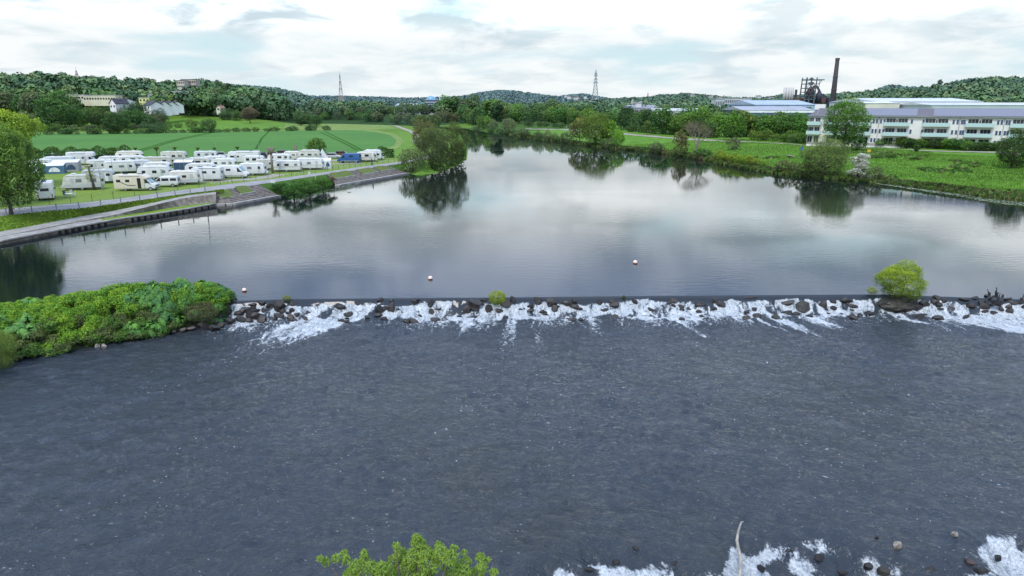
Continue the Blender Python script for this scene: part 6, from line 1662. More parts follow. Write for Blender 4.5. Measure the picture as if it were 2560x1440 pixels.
# ------------------------------------------------------------------ houses on the left slope and far villages
def house(px, py, wpx, hpx, Y, wallc, roofc, label, gable=False, rz=0.0, flat=False, wins=3, pitch=.6, name='house'):
    s = (Y * CP + 3) / F; zt_ = zat(py - hpx, Y); zb_ = zat(py, Y); p0 = Q(px, Y, zb_); w_ = wpx * s; h_ = zt_ - zb_
    root = empty(name, (p0.x, Y, zb_ - 3), rz); tag(root, label, 'house' if name == 'house' else 'building')
    dep = 9.0; hw = h_ * (.55 if not flat else 1) + 3
    m = MB(); m.box((0, dep / 2, hw / 2), (w_, dep, hw)); 
    rh = h_ + 3 - hw
    if not flat and gable:
        m.poly([(-w_ / 2, 0, hw), (w_ / 2, 0, hw), (0, 0, hw + rh - .1)]); m.poly([(w_ / 2, dep, hw), (-w_ / 2, dep, hw), (0, dep, hw + rh - .1)])
    elif not flat:
        m.poly([(-w_ / 2, dep, hw), (-w_ / 2, 0, hw), (-w_ / 2, dep / 2, hw + rh - .1)]); m.poly([(w_ / 2, 0, hw), (w_ / 2, dep, hw), (w_ / 2, dep / 2, hw + rh - .1)])
    for v in m.bm.verts: pass
    m.build('wall', flatmat('hw%d_%d' % (px, py), hazed(wallc, Y * .5)), root)
    r_ = MB(); o_ = .4
    if flat: r_.box((0, dep / 2, hw + .2), (w_ + .6, dep + .6, .4))
    elif gable:
        k = rh / (w_ / 2)
        for sg in (-1, 1):
            a = [(0, -o_, hw + rh + .05), (sg * (w_ / 2 + o_), -o_, hw - k * o_ + .05), (sg * (w_ / 2 + o_), dep + o_, hw - k * o_ + .05), (0, dep + o_, hw + rh + .05)]
            r_.poly(a); r_.poly([(x, y, z + .25) for x, y, z in a][::-1]); r_.poly([a[0], a[1], (a[1][0], a[1][1], a[1][2] + .25), (a[0][0], a[0][1], a[0][2] + .25)])
    else:
        k = rh / (dep / 2)
        for sg in (-1, 1):
            y1 = dep / 2 + sg * (dep / 2 + o_)
            a = [(-w_ / 2 - o_, dep / 2, hw + rh + .05), (w_ / 2 + o_, dep / 2, hw + rh + .05), (w_ / 2 + o_, y1, hw - k * o_ + .05), (-w_ / 2 - o_, y1, hw - k * o_ + .05)]
            r_.poly(a); r_.poly([(x, y, z + .25) for x, y, z in a][::-1]); r_.poly([a[3], a[2], (a[2][0], a[2][1], a[2][2] + .25), (a[3][0], a[3][1], a[3][2] + .25)])
    rf_ = r_.build('roof', flatmat('hr%d_%d' % (px, py), hazed(roofc, Y * .5)), root)
    if not flat:
        m = MB(); m.box((w_ * .2, dep * .5, hw + rh + .3), (.8, .8, 1.6)); m.build('chimney', flatmat('hchim', (.25, .15, .12)), rf_)
    zf = [3.0 + (hw - 3) * q for q in ((.5,) if hw < 7.5 else (.3, .75) if hw < 13 else (.12, .35, .58, .82))]
    for i in range(wins):
        for z_ in zf:
            m = MB(); m.box((-w_ / 2 + w_ * (i + .5) / wins, -.05, z_), (min(1.3, w_ / wins * .6), .12, 1.3)); m.build('window', MAT['dark_glass'], root)
    return root
BK = (.035, .035, .05); WH = (.74, .74, .72); RD = (.33, .13, .09)
house(283, 273, 24, 26, 455, WH, BK, 'white gabled house with a steep black roof at the wood edge', gable=True, rz=-.5, wins=2)
house(299, 263, 26, 16, 462, WH, BK, 'black roofed row house joined to the white gabled house', wins=2, rz=-.5)
house(368, 274, 30, 20, 470, WH, BK, 'row house with long dark roof, lowest of the terrace', rz=-.55, wins=2)
house(390, 278, 26, 24, 476, WH, BK, 'second row house of the terrace, white gable toward the field', rz=-.55, wins=2)
house(408, 276, 26, 22, 484, WH, BK, 'third row house of the terrace, gable half hidden by trees', rz=-.55, wins=2)
house(424, 272, 20, 18, 492, WH, BK, 'smallest row house at the right end of the terrace', rz=-.55, wins=1)
house(192, 250, 36, 12, 520, (.62, .60, .48), (.5, .5, .45), 'low cream flat-roofed block at the left of the long cream building', flat=True, wins=5, name='apartment_block')
house(250, 254, 80, 15, 515, (.60, .57, .42), (.45, .44, .4), 'long cream flat-roofed building among the trees on the slope', flat=True, wins=12, name='apartment_block')
house(361, 256, 26, 11, 530, (.66, .66, .28), (.4, .42, .35), 'yellow flat-roofed house right of the white gabled house', flat=True, wins=3)
house(455, 244, 48, 15, 560, (.66, .66, .66), (.45, .46, .48), 'white flat-roofed terrace block on the slope under the tower block', flat=True, wins=8, name='apartment_block')
house(453, 222, 18, 20, 640, (.50, .45, .38), (.12, .11, .12), 'brownish tower block on the ridge, lower left part', flat=True, wins=4, name='tower_block')
house(473, 222, 36, 23, 650, (.42, .36, .30), (.10, .09, .10), 'brownish tower block on the ridge, taller right part', flat=True, wins=7, name='tower_block')
house(507, 250, 22, 13, 580, (.68, .66, .62), RD, 'house with a white gable and red roof, leftmost of the red roofs', gable=True, wins=2)
house(525, 250, 28, 9, 585, (.66, .60, .55), RD, 'house with a long red roof beside the white gable', wins=4)
house(572, 256, 22, 12, 590, (.68, .66, .62), RD, 'white gabled house in front of the brown-red roofs', gable=True, wins=2)
house(592, 253, 30, 11, 600, (.60, .5, .42), (.25, .12, .10), 'long brown-red roofed house at the right of the village', wins=4)
house(546, 276, 10, 11, 520, (.66, .62, .50), (.35, .22, .15), 'small cream house among the trees behind the upper meadow', gable=True, wins=1)
house(386, 244, 30, 9, 545, (.42, .42, .44), (.18, .18, .21), 'grey roofed house half hidden right of the yellow house', wins=3)
rv = random.Random(5)
for i in range(16):
    px = rv.choice([rv.uniform(1440, 1520), rv.uniform(1410, 1500)]); py = 240 + (px - 1410) * .05 + rv.uniform(0, 18)
    Y = 1500 + rv.uniform(-300, 700)
    house(px, py, rv.uniform(5, 9), rv.uniform(2.5, 4), Y, (.62, .60, .56), rv.choice([(.20, .14, .14), RD, (.18, .17, .2)]), 'tiny pale house of the hillside village on the horizon', wins=0, gable=rv.random() < .5, name='house')['group'] = 'hillside village on the horizon'
for i in range(14):
    px = rv.uniform(1720, 2160); py = rv.uniform(238, 250); Y = 1250
    house(px, py, rv.uniform(7, 13), rv.uniform(2.5, 4), Y, (.58, .58, .54), rv.choice([(.22, .16, .15), (.2, .2, .22)]), 'tiny pale house among the trees of the far rise', wins=0, gable=rv.random() < .4, name='house')['group'] = 'houses among the trees of the far rise'
# hilltop church-like tower tree and spire
p = Q(2495, 1050, zat(214, 1050)); tree('hilltop_fir', p, 26 * mpp(p), 12 * mpp(p), 'poplar', (.03, .07, .03), label='dark narrow tree standing alone on the hilltop at the right')
p = Q(2349, 1050, zat(216, 1050)); tree('hilltop_fir', p, 18 * mpp(p), 10 * mpp(p), 'poplar', (.03, .07, .03), label='small dark pointed tree on the hill crest left of the hilltop tree')
# ------------------------------------------------------------------ camp site: vehicles
def wheel(parent, x, y, r_=.33):
    m = MB(); m.tube((x, y - .1, r_), (x, y + .1, r_), r_, None, 18); w_ = m.build('wheel', MAT['rubber'], parent)
    sgn = -1 if y < 0 else 1
    m = MB(); m.tube((x, y + sgn * .085, r_), (x, y + sgn * .115, r_), r_ * .58, None, 14); m.build('rim', MAT['metal'], w_)
def through(parent, name, x, z, w_, h_, W, mat='dark_glass', proud=.025, bev=.04):
    """A window or stripe that shows on both long sides."""
    m = MB(); m.box((x, 0, z), (w_, W + 2 * proud, h_), bev=min(bev, h_ * .3)); return m.build(name, MAT[mat], parent)
def endwin(parent, name, x, z, w_, h_, mat='dark_glass', y=0, tilt=0):
    m = MB(); m.box((x, y, z), (.05, w_, h_), ry=tilt, bev=.015); return m.build(name, MAT[mat], parent)
def ground_at(px, py, z=None): return P(px, py, CZ if z is None else z)
def top_root(name, p, yaw, label, cat, group=None):
    root = empty(name, (p.x, p.y, CZ), yaw); tag(root, label, cat, group); return root
def caravan(px, py, L_, yaw, label, H_=2.62, W=2.25, paint='white_paint', lower=None, wins=((-.28, .7), (.05, .9), (.33, .6)), door=.52, stripe=None, front=1, hatch=True, bars=True, drawbar=True, sh='box'):
    H_ += R0.uniform(-.14, .12); yaw += R0.uniform(-8, 8)
    if paint == 'white_paint': paint = R0.choice(['white_paint', 'warm_white', 'cool_white', 'old_white', 'white_paint'])
    if stripe is None and R0.random() < .4: stripe = R0.choice(['grey_metal', 'navy', 'silver_paint', 'blue_fabric'])
    wz_ = 1.62 + R0.uniform(-.06, .08); wh_ = R0.uniform(.44, .62)
    root = top_root('caravan', ground_at(px, py), math.radians(yaw), label, 'caravan')
    h0 = .42; hl = L_ / 2; f = front
    if sh == 'retro': prof = [(-hl, h0), (-hl - .12, 1.0), (-hl + .28, H_ - .45), (-hl + .7, H_ - .16), (hl - .7, H_ - .12), (hl - .25, H_ - .5), (hl + .1, 1.0), (hl, h0)]
    elif sh == 'round': prof = [(-hl + .15, h0), (-hl, .9), (-hl + .1, 1.9), (-hl + .55, H_ - .12), (-hl + 1.1, H_), (hl - 1.1, H_), (hl - .5, H_ - .12), (hl - .1, 1.9), (hl, .9), (hl - .2, h0)]
    else: prof = [(-hl + .05, h0), (-hl, 1.0), (-hl + .08, H_ - .18), (-hl + .3, H_), (hl - .75, H_), (hl - .3, H_ - .28), (hl - .02, 1.35), (hl, .8), (hl - .12, h0)]
    m = MB(); m.prism(prof, W, bev=.10)
    if f < 0:
        for v in m.bm.verts: v.co.x *= -1
    m.build('body', MAT[paint], root, True)
    me = root.children[0].data if root.children else None
    if lower:
        m = MB(); m.box((0, 0, h0 + .36), (L_ * .965, W + .03, .62), bev=.03); m.build('lower_panel', MAT[lower], root)
    m = MB(); m.box((0, 0, h0 - .06), (L_ * .92, W * .9, .2)); m.build('chassis', MAT['black_plastic'], root)
    for fx, ww in wins: 
        wd_ = through(root, 'window', fx * L_ * f, wz_, ww * R0.uniform(.85, 1.25), wh_, W, R0.choice(['dark_glass', 'dark_glass', 'curtain_glass']))
    through(root, 'door', door * f * L_ * .5 + .1, 1.28, .58, 1.62, W, 'silver_paint' if paint != 'silver_paint' else 'white_paint', .012, .03)
    if stripe: through(root, 'stripe', 0, 1.14, L_ * .93, .07, W, stripe, .012, .01)
    through(root, 'roof_rail', 0, H_ - .30, L_ * .80, .05, W, 'grey_metal', .02, .01)
    endwin(root, 'window', -f * (hl + .01), 1.62, W * .62, .50, y=0)
    endwin(root, 'window', f * (hl - .02), 1.6, W * .66, .46)
    for y in (-W / 2 + .12, W / 2 - .12): wheel(root, .1 * f, y, .33)
    for y in (-1, 1):
        m = MB(); m.box((-f * (hl + .01), y * W * .40, .85), (.06, .16, .42)); m.build('tail_light', MAT['buoy_red'], root)
    if hatch:
        for hx in (-.22, .18): m = MB(); m.box((hx * L_, 0, H_ + .04), (.7, .7, .12), bev=.03); m.build('roof_hatch', MAT['light_fabric'], root)
    if drawbar:
        m = MB(); m.tube((f * hl * .9, -.45, .42), (f * (hl + .95), 0, .42), .05); m.tube((f * hl * .9, .45, .42), (f * (hl + .95), 0, .42), .05); m.tube((f * (hl + .85), 0, .42), (f * (hl + .85), 0, .06), .04); m.ball((f * (hl + 1.0), 0, .45), .09, 1); m.build('drawbar', MAT['grey_metal'], root)
        m = MB(); m.box((f * (hl + .25), 0, .66), (.45, W * .55, .42), bev=.06); m.build('gas_locker', MAT[paint], root)
    return root
def motorhome(px, py, L_, yaw, label, H_=2.85, W=2.28, paint='white_paint', cabpaint='white_paint', wins=((-.38, .7), (-.16, .7)), swoosh=None, full=False, alcove=False, front=1, door_open=False, sky=True):
    root = top_root('motorhome', ground_at(px, py), math.radians(yaw), label, 'motorhome')
    hl = L_ / 2; f = front
    def flip(m):
        if f < 0:
            for v in m.bm.verts: v.co.x *= -1
        return m
    bx = hl - 1.75 if not full else hl
    if full: prof = [(-hl, .42), (-hl, H_ - .12), (-hl + .2, H_), (hl - 1.2, H_), (hl - .75, H_ - .2), (hl - .25, 1.35), (hl, 1.0), (hl, .42)]
    elif alcove: prof = [(-hl, .42), (-hl, H_ - .1), (-hl + .15, H_ + .1), (hl - .9, H_ + .1), (hl - .55, H_ - .25), (hl - .55, 2.15), (bx, 1.95), (bx, .42)]
    else: prof = [(-hl, .42), (-hl, H_ - .12), (-hl + .2, H_), (bx - .35, H_), (bx + .55, 2.36), (bx + .62, 2.12), (bx, 2.0), (bx, .42)]
    flip(MB().prism(prof, W, bev=.07)).build('body', MAT[paint], root, True)
    if not full:
        cp_ = [(bx - .05, .38), (bx - .05, 2.1), (bx + .42, 2.1), (bx + 1.02, 1.34), (hl - .06, 1.12), (hl, .85), (hl, .38)]
        flip(MB().prism(cp_, 2.0, bev=.07)).build('cab', MAT[cabpaint], root, True)
        a = math.atan2(2.06 - 1.36, .60)
        m = MB(); m.box((bx + .76, 0, 1.745), (.93, 1.72, .03), ry=a); flip(m).build('windscreen', MAT['screen_glass'], root)
        m = MB(); m.prism([(bx + .06, 1.36), (bx + .06, 1.98), (bx + .36, 1.98), (bx + .84, 1.36)], 2.04); flip(m).build('window', MAT['dark_glass'], root)
        m = MB(); m.box((hl + .0, 0, .86), (.05, 1.0, .22)); m.box((hl + .0, 0, .5), (.06, 1.7, .18)); flip(m).build('grille', MAT['black_plastic'], root)
        for y in (-1, 1):
            m = MB(); m.box((hl - .03, y * .80, .90), (.12, .3, .20), bev=.03); flip(m).build('headlight', MAT['screen_glass'], root)
            m = MB(); m.box((bx + .75, y * 1.16, 1.45), (.1, .2, .3), bev=.03); flip(m).build('mirror', MAT['black_plastic'], root)
    else:
        m = MB(); m.box((hl - .55, 0, 1.9), (.06, W * .86, .92), ry=-.40); flip(m).build('windscreen', MAT['screen_glass'], root)
    for fx, ww in wins: through(root, 'window', fx * L_ * f, 1.78, ww, .46, W)
    o_ = through(root, 'door', (.12 if not full else .2) * L_ * f, 1.36, .6, 1.78, W, 'dark_recess' if door_open else 'silver_paint', .015, .03)
    if swoosh:
        m = MB()
        for k in range(6):
            x0 = -hl + 1.0 + k * .42; z0 = 1.75 - .75 * math.sin(min(k / 4, 1) * PI / 2)
            z1 = 1.75 - .75 * math.sin(min((k + 1) / 4, 1) * PI / 2)
            m.box((x0 + .21, 0, (z0 + z1) / 2), (.50, W + .03, .11), ry=math.atan2(z0 - z1, .42))
        flip(m).build('swoosh', MAT[swoosh], root)
    through(root, 'skirt', 0, .46, L_ * .9, .1, W if full else 2.0, 'grey_metal', .01, .01)
    through(root, 'awning_box', -.1 * L_ * f, H_ - .22, L_ * .5, .14, W, 'silver_paint', .06, .03)
    for x in ((-hl + 1.75), (hl - .85)):
        for y in (-W / 2 + .2, W / 2 - .2): wheel(root, x * f, y, .34)
    for y in (-1, 1): m = MB(); m.box((-f * (hl + .01), y * W * .4, .8), (.06, .14, .5)); m.build('tail_light', MAT['buoy_red'], root)
    endwin(root, 'window', -f * (hl + .01), 1.75, W * .5, .45)
    if sky: m = MB(); m.box((f * (bx - .9 if not full else hl - 2), 0, H_ + .05), (.9, .7, .1), bev=.03); m.box((-f * hl * .5, 0, H_ + .06), (.55, .55, .14), bev=.03); m.build('roof_hatch', MAT['navy'], root)
    return root
def van(px, py, L_, yaw, label, H_=2.6, W=2.05, paint='white_paint', front=1, wins='camper', name='camper_van', bumper='black_plastic', cat='van'):
    root = top_root(name, ground_at(px, py), math.radians(yaw), label, cat)
    hl = L_ / 2; f = front; hb = 1.25 if H_ > 2.2 else 1.05
    def flip(m):
        if f < 0:
            for v in m.bm.verts: v.co.x *= -1
        return m
    prof = [(-hl + .05, .38), (-hl, 1.0), (-hl + .1, H_ - .1), (-hl + .3, H_), (hl - 2.0, H_), (hl - 1.65, H_ - .22), (hl - .85, hb + .12), (hl - .12, hb - .2), (hl, .8), (hl - .02, .38)]
    flip(MB().prism(prof, W, bev=.09)).build('body', MAT[paint], root, True)
    a = math.atan2(H_ - .22 - hb - .12, .80); Ls = math.hypot(.8, H_ - .34 - hb)
    m = MB(); m.box((hl - 1.235, 0, (H_ - .22 + hb + .12) / 2 + .02), (Ls * .9, W * .84, .03), ry=a); flip(m).build('windscreen', MAT['screen_glass' if wins == 'camper' else 'dark_glass'], root)
    m = MB(); m.prism([(hl - 1.95, hb + .08), (hl - 1.95, H_ - .42 if H_ > 2.2 else H_ - .2), (hl - 1.72, H_ - .42 if H_ > 2.2 else H_ - .22), (hl - 1.12, hb + .08)], W + .03); flip(m).build('window', MAT['dark_glass'], root)
    if wins == 'camper':
        through(root, 'window', -.12 * L_ * f, 1.75, .95, .42, W)
        through(root, 'rubbing_strip', -.05 * L_ * f, .62, L_ * .78, .12, W, 'grey_metal', .02)
    else:
        for x, w_ in ((-.34, 1.05), (-.06, 1.2)): through(root, 'window', x * L_ * f, H_ - .55, w_, .48, W)
    m = MB(); m.box((hl - .04, 0, .55), (.18, W * .98, .34), bev=.04); m.box((-hl + .02, 0, .5), (.14, W * .98, .26), bev=.03); flip(m).build('bumper', MAT[bumper], root)
    endwin(root, 'window', -f * (hl - .015), H_ - .62, W * .72, .5)
    for y in (-1, 1):
        m = MB(); m.box((hl - .07, y * W * .39, .86), (.16, .3, .22), bev=.03); flip(m).build('headlight', MAT['screen_glass'], root)
        m = MB(); m.box((-f * (hl - .03), y * W * .44, 1.05), (.08, .1, .5)); m.build('tail_light', MAT['buoy_red'], root)
        m = MB(); m.box((hl - 1.1, y * (W / 2 + .13), hb + .22), (.1, .18, .26), bev=.03); flip(m).build('mirror', MAT['black_plastic'], root)
    for x in (-hl + .95, hl - .95):
        for y in (-W / 2 + .1, W / 2 - .1): wheel(root, x * f, y, .34)
    return root
def car(px, py, yaw, label, paint='dark_paint', H_=1.5, L_=4.3, front=1, estate=True):
    root = top_root('parked_car', ground_at(px, py), math.radians(yaw), label, 'car')
    hl = L_ / 2; W = 1.78; f = front
    def flip(m):
        if f < 0:
            for v in m.bm.verts: v.co.x *= -1
        return m
    flip(MB().prism([(-hl, .3), (-hl - .02, .85), (-hl + .2, .95), (hl - 1.2, .93), (hl - .15, .75), (hl, .55), (hl - .03, .3)], W, bev=.09)).build('body', MAT[paint], root, True)
    flip(MB().prism([(-hl + .15, .92), (-hl + .45, H_ - .03), (-hl + .8, H_), (.35, H_), (hl - 1.15, .92)], W * .86, bev=.07)).build('cabin', MAT['dark_glass'], root, True)
    flip(MB().prism([(-hl + .52, H_ - .02), (-hl + .8, H_ + .02), (.33, H_ + .02), (.5, H_ - .05)], W * .84, bev=.01)).build('roof', MAT[paint], root, True)
    for x in (-hl + .75, hl - .8):
        for y in (-W / 2 + .08, W / 2 - .08): wheel(root, x * f, y, .31)
    for y in (-1, 1):
        m = MB(); m.box((hl - .09, y * W * .38, .66), (.14, .32, .14), bev=.03); flip(m).build('headlight', MAT['screen_glass'], root)
        m = MB(); m.box((-hl + .02, y * W * .4, .8), (.1, .26, .16), bev=.03); flip(m).build('tail_light', MAT['buoy_red'], root)
        m = MB(); m.box((.62, y * W * .52, .98), (.14, .18, .12), bev=.02); flip(m).build('mirror', MAT[paint], root)
    m = MB(); m.box((hl - .02, 0, .45), (.08, 1.1, .2)); flip(m).build('grille', MAT['black_plastic'], root)
    return root
def awning(px, py, w_, d_, yaw, label, wall='grey_fabric', roof='light_fabric', H_=2.2, drop=.45, win_arch=True, panels=('dark_recess',)):
    root = top_root('awning_tent', ground_at(px, py), math.radians(yaw), label, 'awning')
    m = MB(); rows = 8; cols__ = 10
    g_ = [[(-w_ / 2 + w_ * i / cols__, -d_ / 2 + d_ * j / rows, H_ - drop * (1 - (j / rows)) ** 1.3 - .06 * math.sin(PI * i / cols__ * 3) ** 2 * (1 - j / rows)) for i in range(cols__ + 1)] for j in range(rows + 1)]
    V = [m.bm.verts.new(q) for r_ in g_ for q in r_]
    for j in range(rows):
        for i in range(cols__): k = j * (cols__ + 1) + i; m.bm.faces.new((V[k], V[k + 1], V[k + cols__ + 2], V[k + cols__ + 1]))
    m.build('roof_cloth', MAT[roof], root, True)
    zf = H_ - drop
    m = MB(); m.box((0, -d_ / 2 + .03, zf / 2), (w_ - .1, .04, zf)); m.poly([(w_ / 2 - .05, -d_ / 2, 0), (w_ / 2 - .05, d_ / 2, 0), (w_ / 2 - .05, d_ / 2, H_ - .03), (w_ / 2 - .05, -d_ / 2, zf)]); m.poly([(-w_ / 2 + .05, -d_ / 2, 0), (-w_ / 2 + .05, d_ / 2, 0), (-w_ / 2 + .05, d_ / 2, H_ - .03), (-w_ / 2 + .05, -d_ / 2, zf)]); m.build('side_wall', MAT[wall], root)
    for k in (-.25, .22):
        n_ = 8; pts = [(w_ * k + w_ * .17 * math.cos(a) , -d_ / 2 - .015, .45 + (zf * .55) * math.sin(a)) for a in np.linspace(0, PI, n_)]
        MB().poly(pts).build('window', MAT['light_fabric' if wall == 'blue_fabric' else 'navy'], root)
    m = MB()
    for x in (-w_ / 2, -w_ / 6, w_ / 6, w_ / 2): m.tube((x, -d_ / 2 - .02, 0), (x, -d_ / 2 - .02, zf), .025, None, 5)
    m.build('pole', MAT['metal'], root); return root
# front rows, left to right
motorhome(118, 497, 6.2, 121, 'white coachbuilt motorhome end-on beside the chestnut tree, bicycle rack on its rear', H_=2.9, full=False, front=1, sky=True)
caravan(212, 474, 6.0, 24, 'retro-shaped white caravan with a pale grey lower half, behind the ivy-clad trunk', lower='silver_paint', sh='retro', H_=2.95, wins=((-.3, .8), (.08, 1.0)), hatch=True, front=-1)
caravan(250, 458, 5.4, 26, 'pale caravan half hidden behind the retro-shaped caravan and the lamp post', paint='silver_paint', H_=2.7)
motorhome(345, 476, 6.8, 6, 'cream and white motorhome with black swoosh, open door and sloping white cab', paint='cream_paint', swoosh='black_plastic', door_open=True)
van(414, 467, 4.9, 12, 'white minibus with dark side windows next to the cream motorhome', H_=1.95, wins='bus', name='minibus', front=-1)
caravan(465, 461, 5.0, 4, 'white caravan with silver lower panel right of the minibus', lower='silver_paint', wins=((-.3, .7), (.02, .8)), front=1)
motorhome(518, 452, 6.2, 4, 'white motorhome with two bicycles on its rear rack', H_=2.75, full=True, front=-1, wins=((-.3, .6), (.0, .9), (.25, .5)))
van(586, 445, 6.0, 2, 'long white camper van with black front bumper in the front row', front=1)
caravan(634, 438, 5.2, 2, 'white caravan right beside the long camper van', wins=((-.1, .9), (.28, .5)), front=1)
caravan(668, 425, 4.6, 16, 'white caravan behind the pollarded trunk, its side window showing', wins=((-.2, .9), (.2, .6)))
caravan(720, 429, 6.0, 6, 'long white caravan with thin red stripe near the promenade', stripe='buoy_red', wins=((-.33, .6), (.0, .9), (.3, .5)), front=-1)
caravan(778, 424, 5.9, 8, 'white caravan with slanted dark graphics on its flank', stripe='grey_metal', wins=((-.34, .6), (-.02, .8)), front=1)
awning(815, 420, 2.6, 2.6, 10, 'white porch awning attached at the right end of the caravan row', wall='light_fabric', H_=2.3, win_arch=False)
# second rows
awning(123, 434, 6.4, 2.8, 20, 'blue sided awning tent with a white roof at the left of the camp', wall='blue_fabric')
awning(168, 428, 5.4, 2.8, 20, 'grey sided awning tent right of the blue one', wall='grey_fabric', H_=2.5)
caravan(100, 425, 5.5, 22, 'white caravan roof showing behind the blue awning tent', H_=2.6)
caravan(152, 419, 6.2, 22, 'white caravan behind the grey awning tent', H_=2.6)
motorhome(209, 412, 6.6, 18, 'tall white motorhome standing alone before the hedge', H_=3.1, alcove=True, wins=((-.3, 1.3), (.05, .5)), front=1)
car(260, 402, 20, 'dark brownish estate car parked by the hedge', 'dark_paint', H_=1.6)
motorhome(252, 432, 5.6, 20, 'white motorhome with overcab bunk behind the two small bushes', H_=2.8, alcove=True, front=-1)
caravan(285, 416, 6.4, 18, 'white caravan with rounded roof, left of two in the crowded middle row', sh='round')
caravan(332, 415, 6.0, 18, 'white caravan with grey flank window band in the middle row', sh='round', paint='white_paint')
caravan(303, 433, 6.2, 20, 'white caravan behind the cream motorhome, left one', sh='box')
caravan(346, 430, 5.6, 20, 'white caravan behind the cream motorhome with dark window, right one', sh='round')
caravan(326, 403, 6.6, 16, 'old round-roofed caravan with a dark open door near the field', sh='round', wins=((-.3, .7), (.34, .6)))
caravan(396, 419, 6.6, 12, 'beige static caravan in the middle of the camp', paint='beige_paint', wins=((-.33, .7), (.25, .8)), H_=2.7)
caravan(396, 432, 5.4, 14, 'white caravan with awning roof in front of the beige one', sh='round', H_=2.45)
caravan(388, 448, 6.0, 14, 'white caravan directly behind the minibus', sh='round', H_=2.7)
caravan(438, 405, 6.2, 10, 'white caravan with three dark windows by the field edge', wins=((-.36, .7), (.02, .7), (.28, 1.1)), H_=2.8)
awning(462, 424, 4.0, 2.4, 10, 'dark grey mesh-sided awning in the middle of the camp', wall='navy')
caravan(498, 421, 6.0, 10, 'pale caravan with grey window band right of the dark mesh awning', sh='round', paint='white_paint', lower='silver_paint')
caravan(517, 401, 5.8, 10, 'white caravan with pale side by the field, left of the wide two-tone one', sh='box', H_=2.6)
caravan(504, 437, 6.0, 8, 'white caravan hidden behind the motorhome with bicycles', sh='round', H_=2.6)
caravan(541, 415, 5.2, 8, 'white caravan with small dark window left of the two-tone one', sh='box', H_=2.5)
car(556, 394, 10, 'silver car parked at the field edge behind the caravans', 'silver_paint', H_=1.6)
motorhome(610, 408, 8.2, 5, 'longest white motorhome with grey lower half in the back row', H_=3.1, full=True, front=-1, wins=((-.4, .7), (-.1, .6), (.12, .5), (.3, 1.0)))
caravan(562, 424, 5.5, 8, 'white caravan behind the long camper van, left one', sh='round', H_=2.6)
caravan(638, 414, 4.8, 4, 'white caravan behind the long camper van, right one', sh='box', H_=2.5)
car(661, 396, 5, 'dark car parked at the field edge right of the longest motorhome', 'dark_paint', H_=1.75)
car(687, 393, 4, 'red-brown car roof between the caravans and the field', 'rust', H_=1.5)
car(711, 389, 4, 'small dark car with white roof box near the pollard', 'dark_paint', H_=1.6)
caravan(700, 409, 5.6, 6, 'white caravan with dark blue awning windows behind the red-striped one', sh='round', H_=2.6)
caravan(735, 401, 4.6, 4, 'white caravan seen behind the forked pollard', sh='box', H_=2.5)
caravan(775, 401, 6.0, 6, 'white caravan with grey window band before the round tree', sh='round', H_=2.8)
car(834, 396, 0, 'silver grey hatchback alone on the gravel', 'silver_paint', H_=1.5, front=1)
car(858, 391, 0, 'dark red car behind the blue van', 'rust', H_=1.6)
bv = van(874, 407, 5.9, -2, 'bright blue van with covered windows near the end of the camp', H_=2.45, paint='blue_paint', bumper='navy', wins='camper', front=-1)
caravan(917, 404, 4.7, -2, 'white caravan with two side windows right of the blue van', wins=((-.36, .5), (.08, 1.1)), H_=2.6, stripe='grey_metal')
caravan(932, 400, 5.2, -2, 'last white caravan of the camp, behind its neighbour', sh='round', H_=2.85)
car(688, 424, 30, 'black car end behind the red-striped caravan', 'black_plastic', H_=1.5, L_=3.8)
car(138, 400, 15, 'grey van-like car behind the awning tents', 'silver_paint', H_=1.7)
# bicycles on the rack of the motorhome
def bicycle(p, yaw, label, col='navy'):
    root = empty('bicycle', p, yaw); tag(root, label, 'bicycle')
    for x in (-.52, .52):
        m = MB(); n = 20; pts = [(x + .34 * math.cos(a), 0, .34 + .34 * math.sin(a)) for a in np.linspace(0, 2 * PI, n)]; m.path(pts, [.028] * n, 5)
        w_ = m.build('wheel', MAT['rubber'], root)
        m = MB()
        for k in range(6): a = k * PI / 6; m.tube((x - .33 * math.cos(a), 0, .34 - .33 * math.sin(a)), (x + .33 * math.cos(a), 0, .34 + .33 * math.sin(a)), .006, None, 3)
        m.build('spokes', MAT['metal'], w_)
    m = MB()
    for a, b in (((-.52, 0, .34), (-.12, 0, .32)), ((-.12, 0, .32), (.38, 0, .82)), ((-.2, 0, .85), (-.12, 0, .32)), ((-.2, 0, .82), (.38, 0, .85)), ((-.52, 0, .34), (-.2, 0, .82)), ((.38, 0, .95), (.52, 0, .34))): m.tube(a, b, .028, None, 6)
    m.build('frame', MAT[col], root)
    m = MB(); m.box((-.22, 0, .93), (.26, .14, .06), bev=.02); m.build('saddle', MAT['black_plastic'], root)
    m = MB(); m.tube((.36, -.28, 1.02), (.36, .28, 1.02), .02, None, 6); m.tube((.38, 0, .95), (.36, 0, 1.02), .02, None, 6); m.build('handlebar', MAT['black_plastic'], root)
p = ground_at(552, 451)
bicycle((p.x, p.y, CZ + .35), math.radians(-30), 'blue bicycle on the rack behind the white motorhome, nearer one', 'blue_paint'); bicycle((p.x + .35, p.y + .25, CZ + .42), math.radians(-26), 'dark bicycle on the same rack, farther one', 'navy')
p = ground_at(124, 500); bicycle((p.x, p.y - .2, CZ + .1), 1.1, 'bicycle hanging on the back of the end-on motorhome', 'grey_metal')
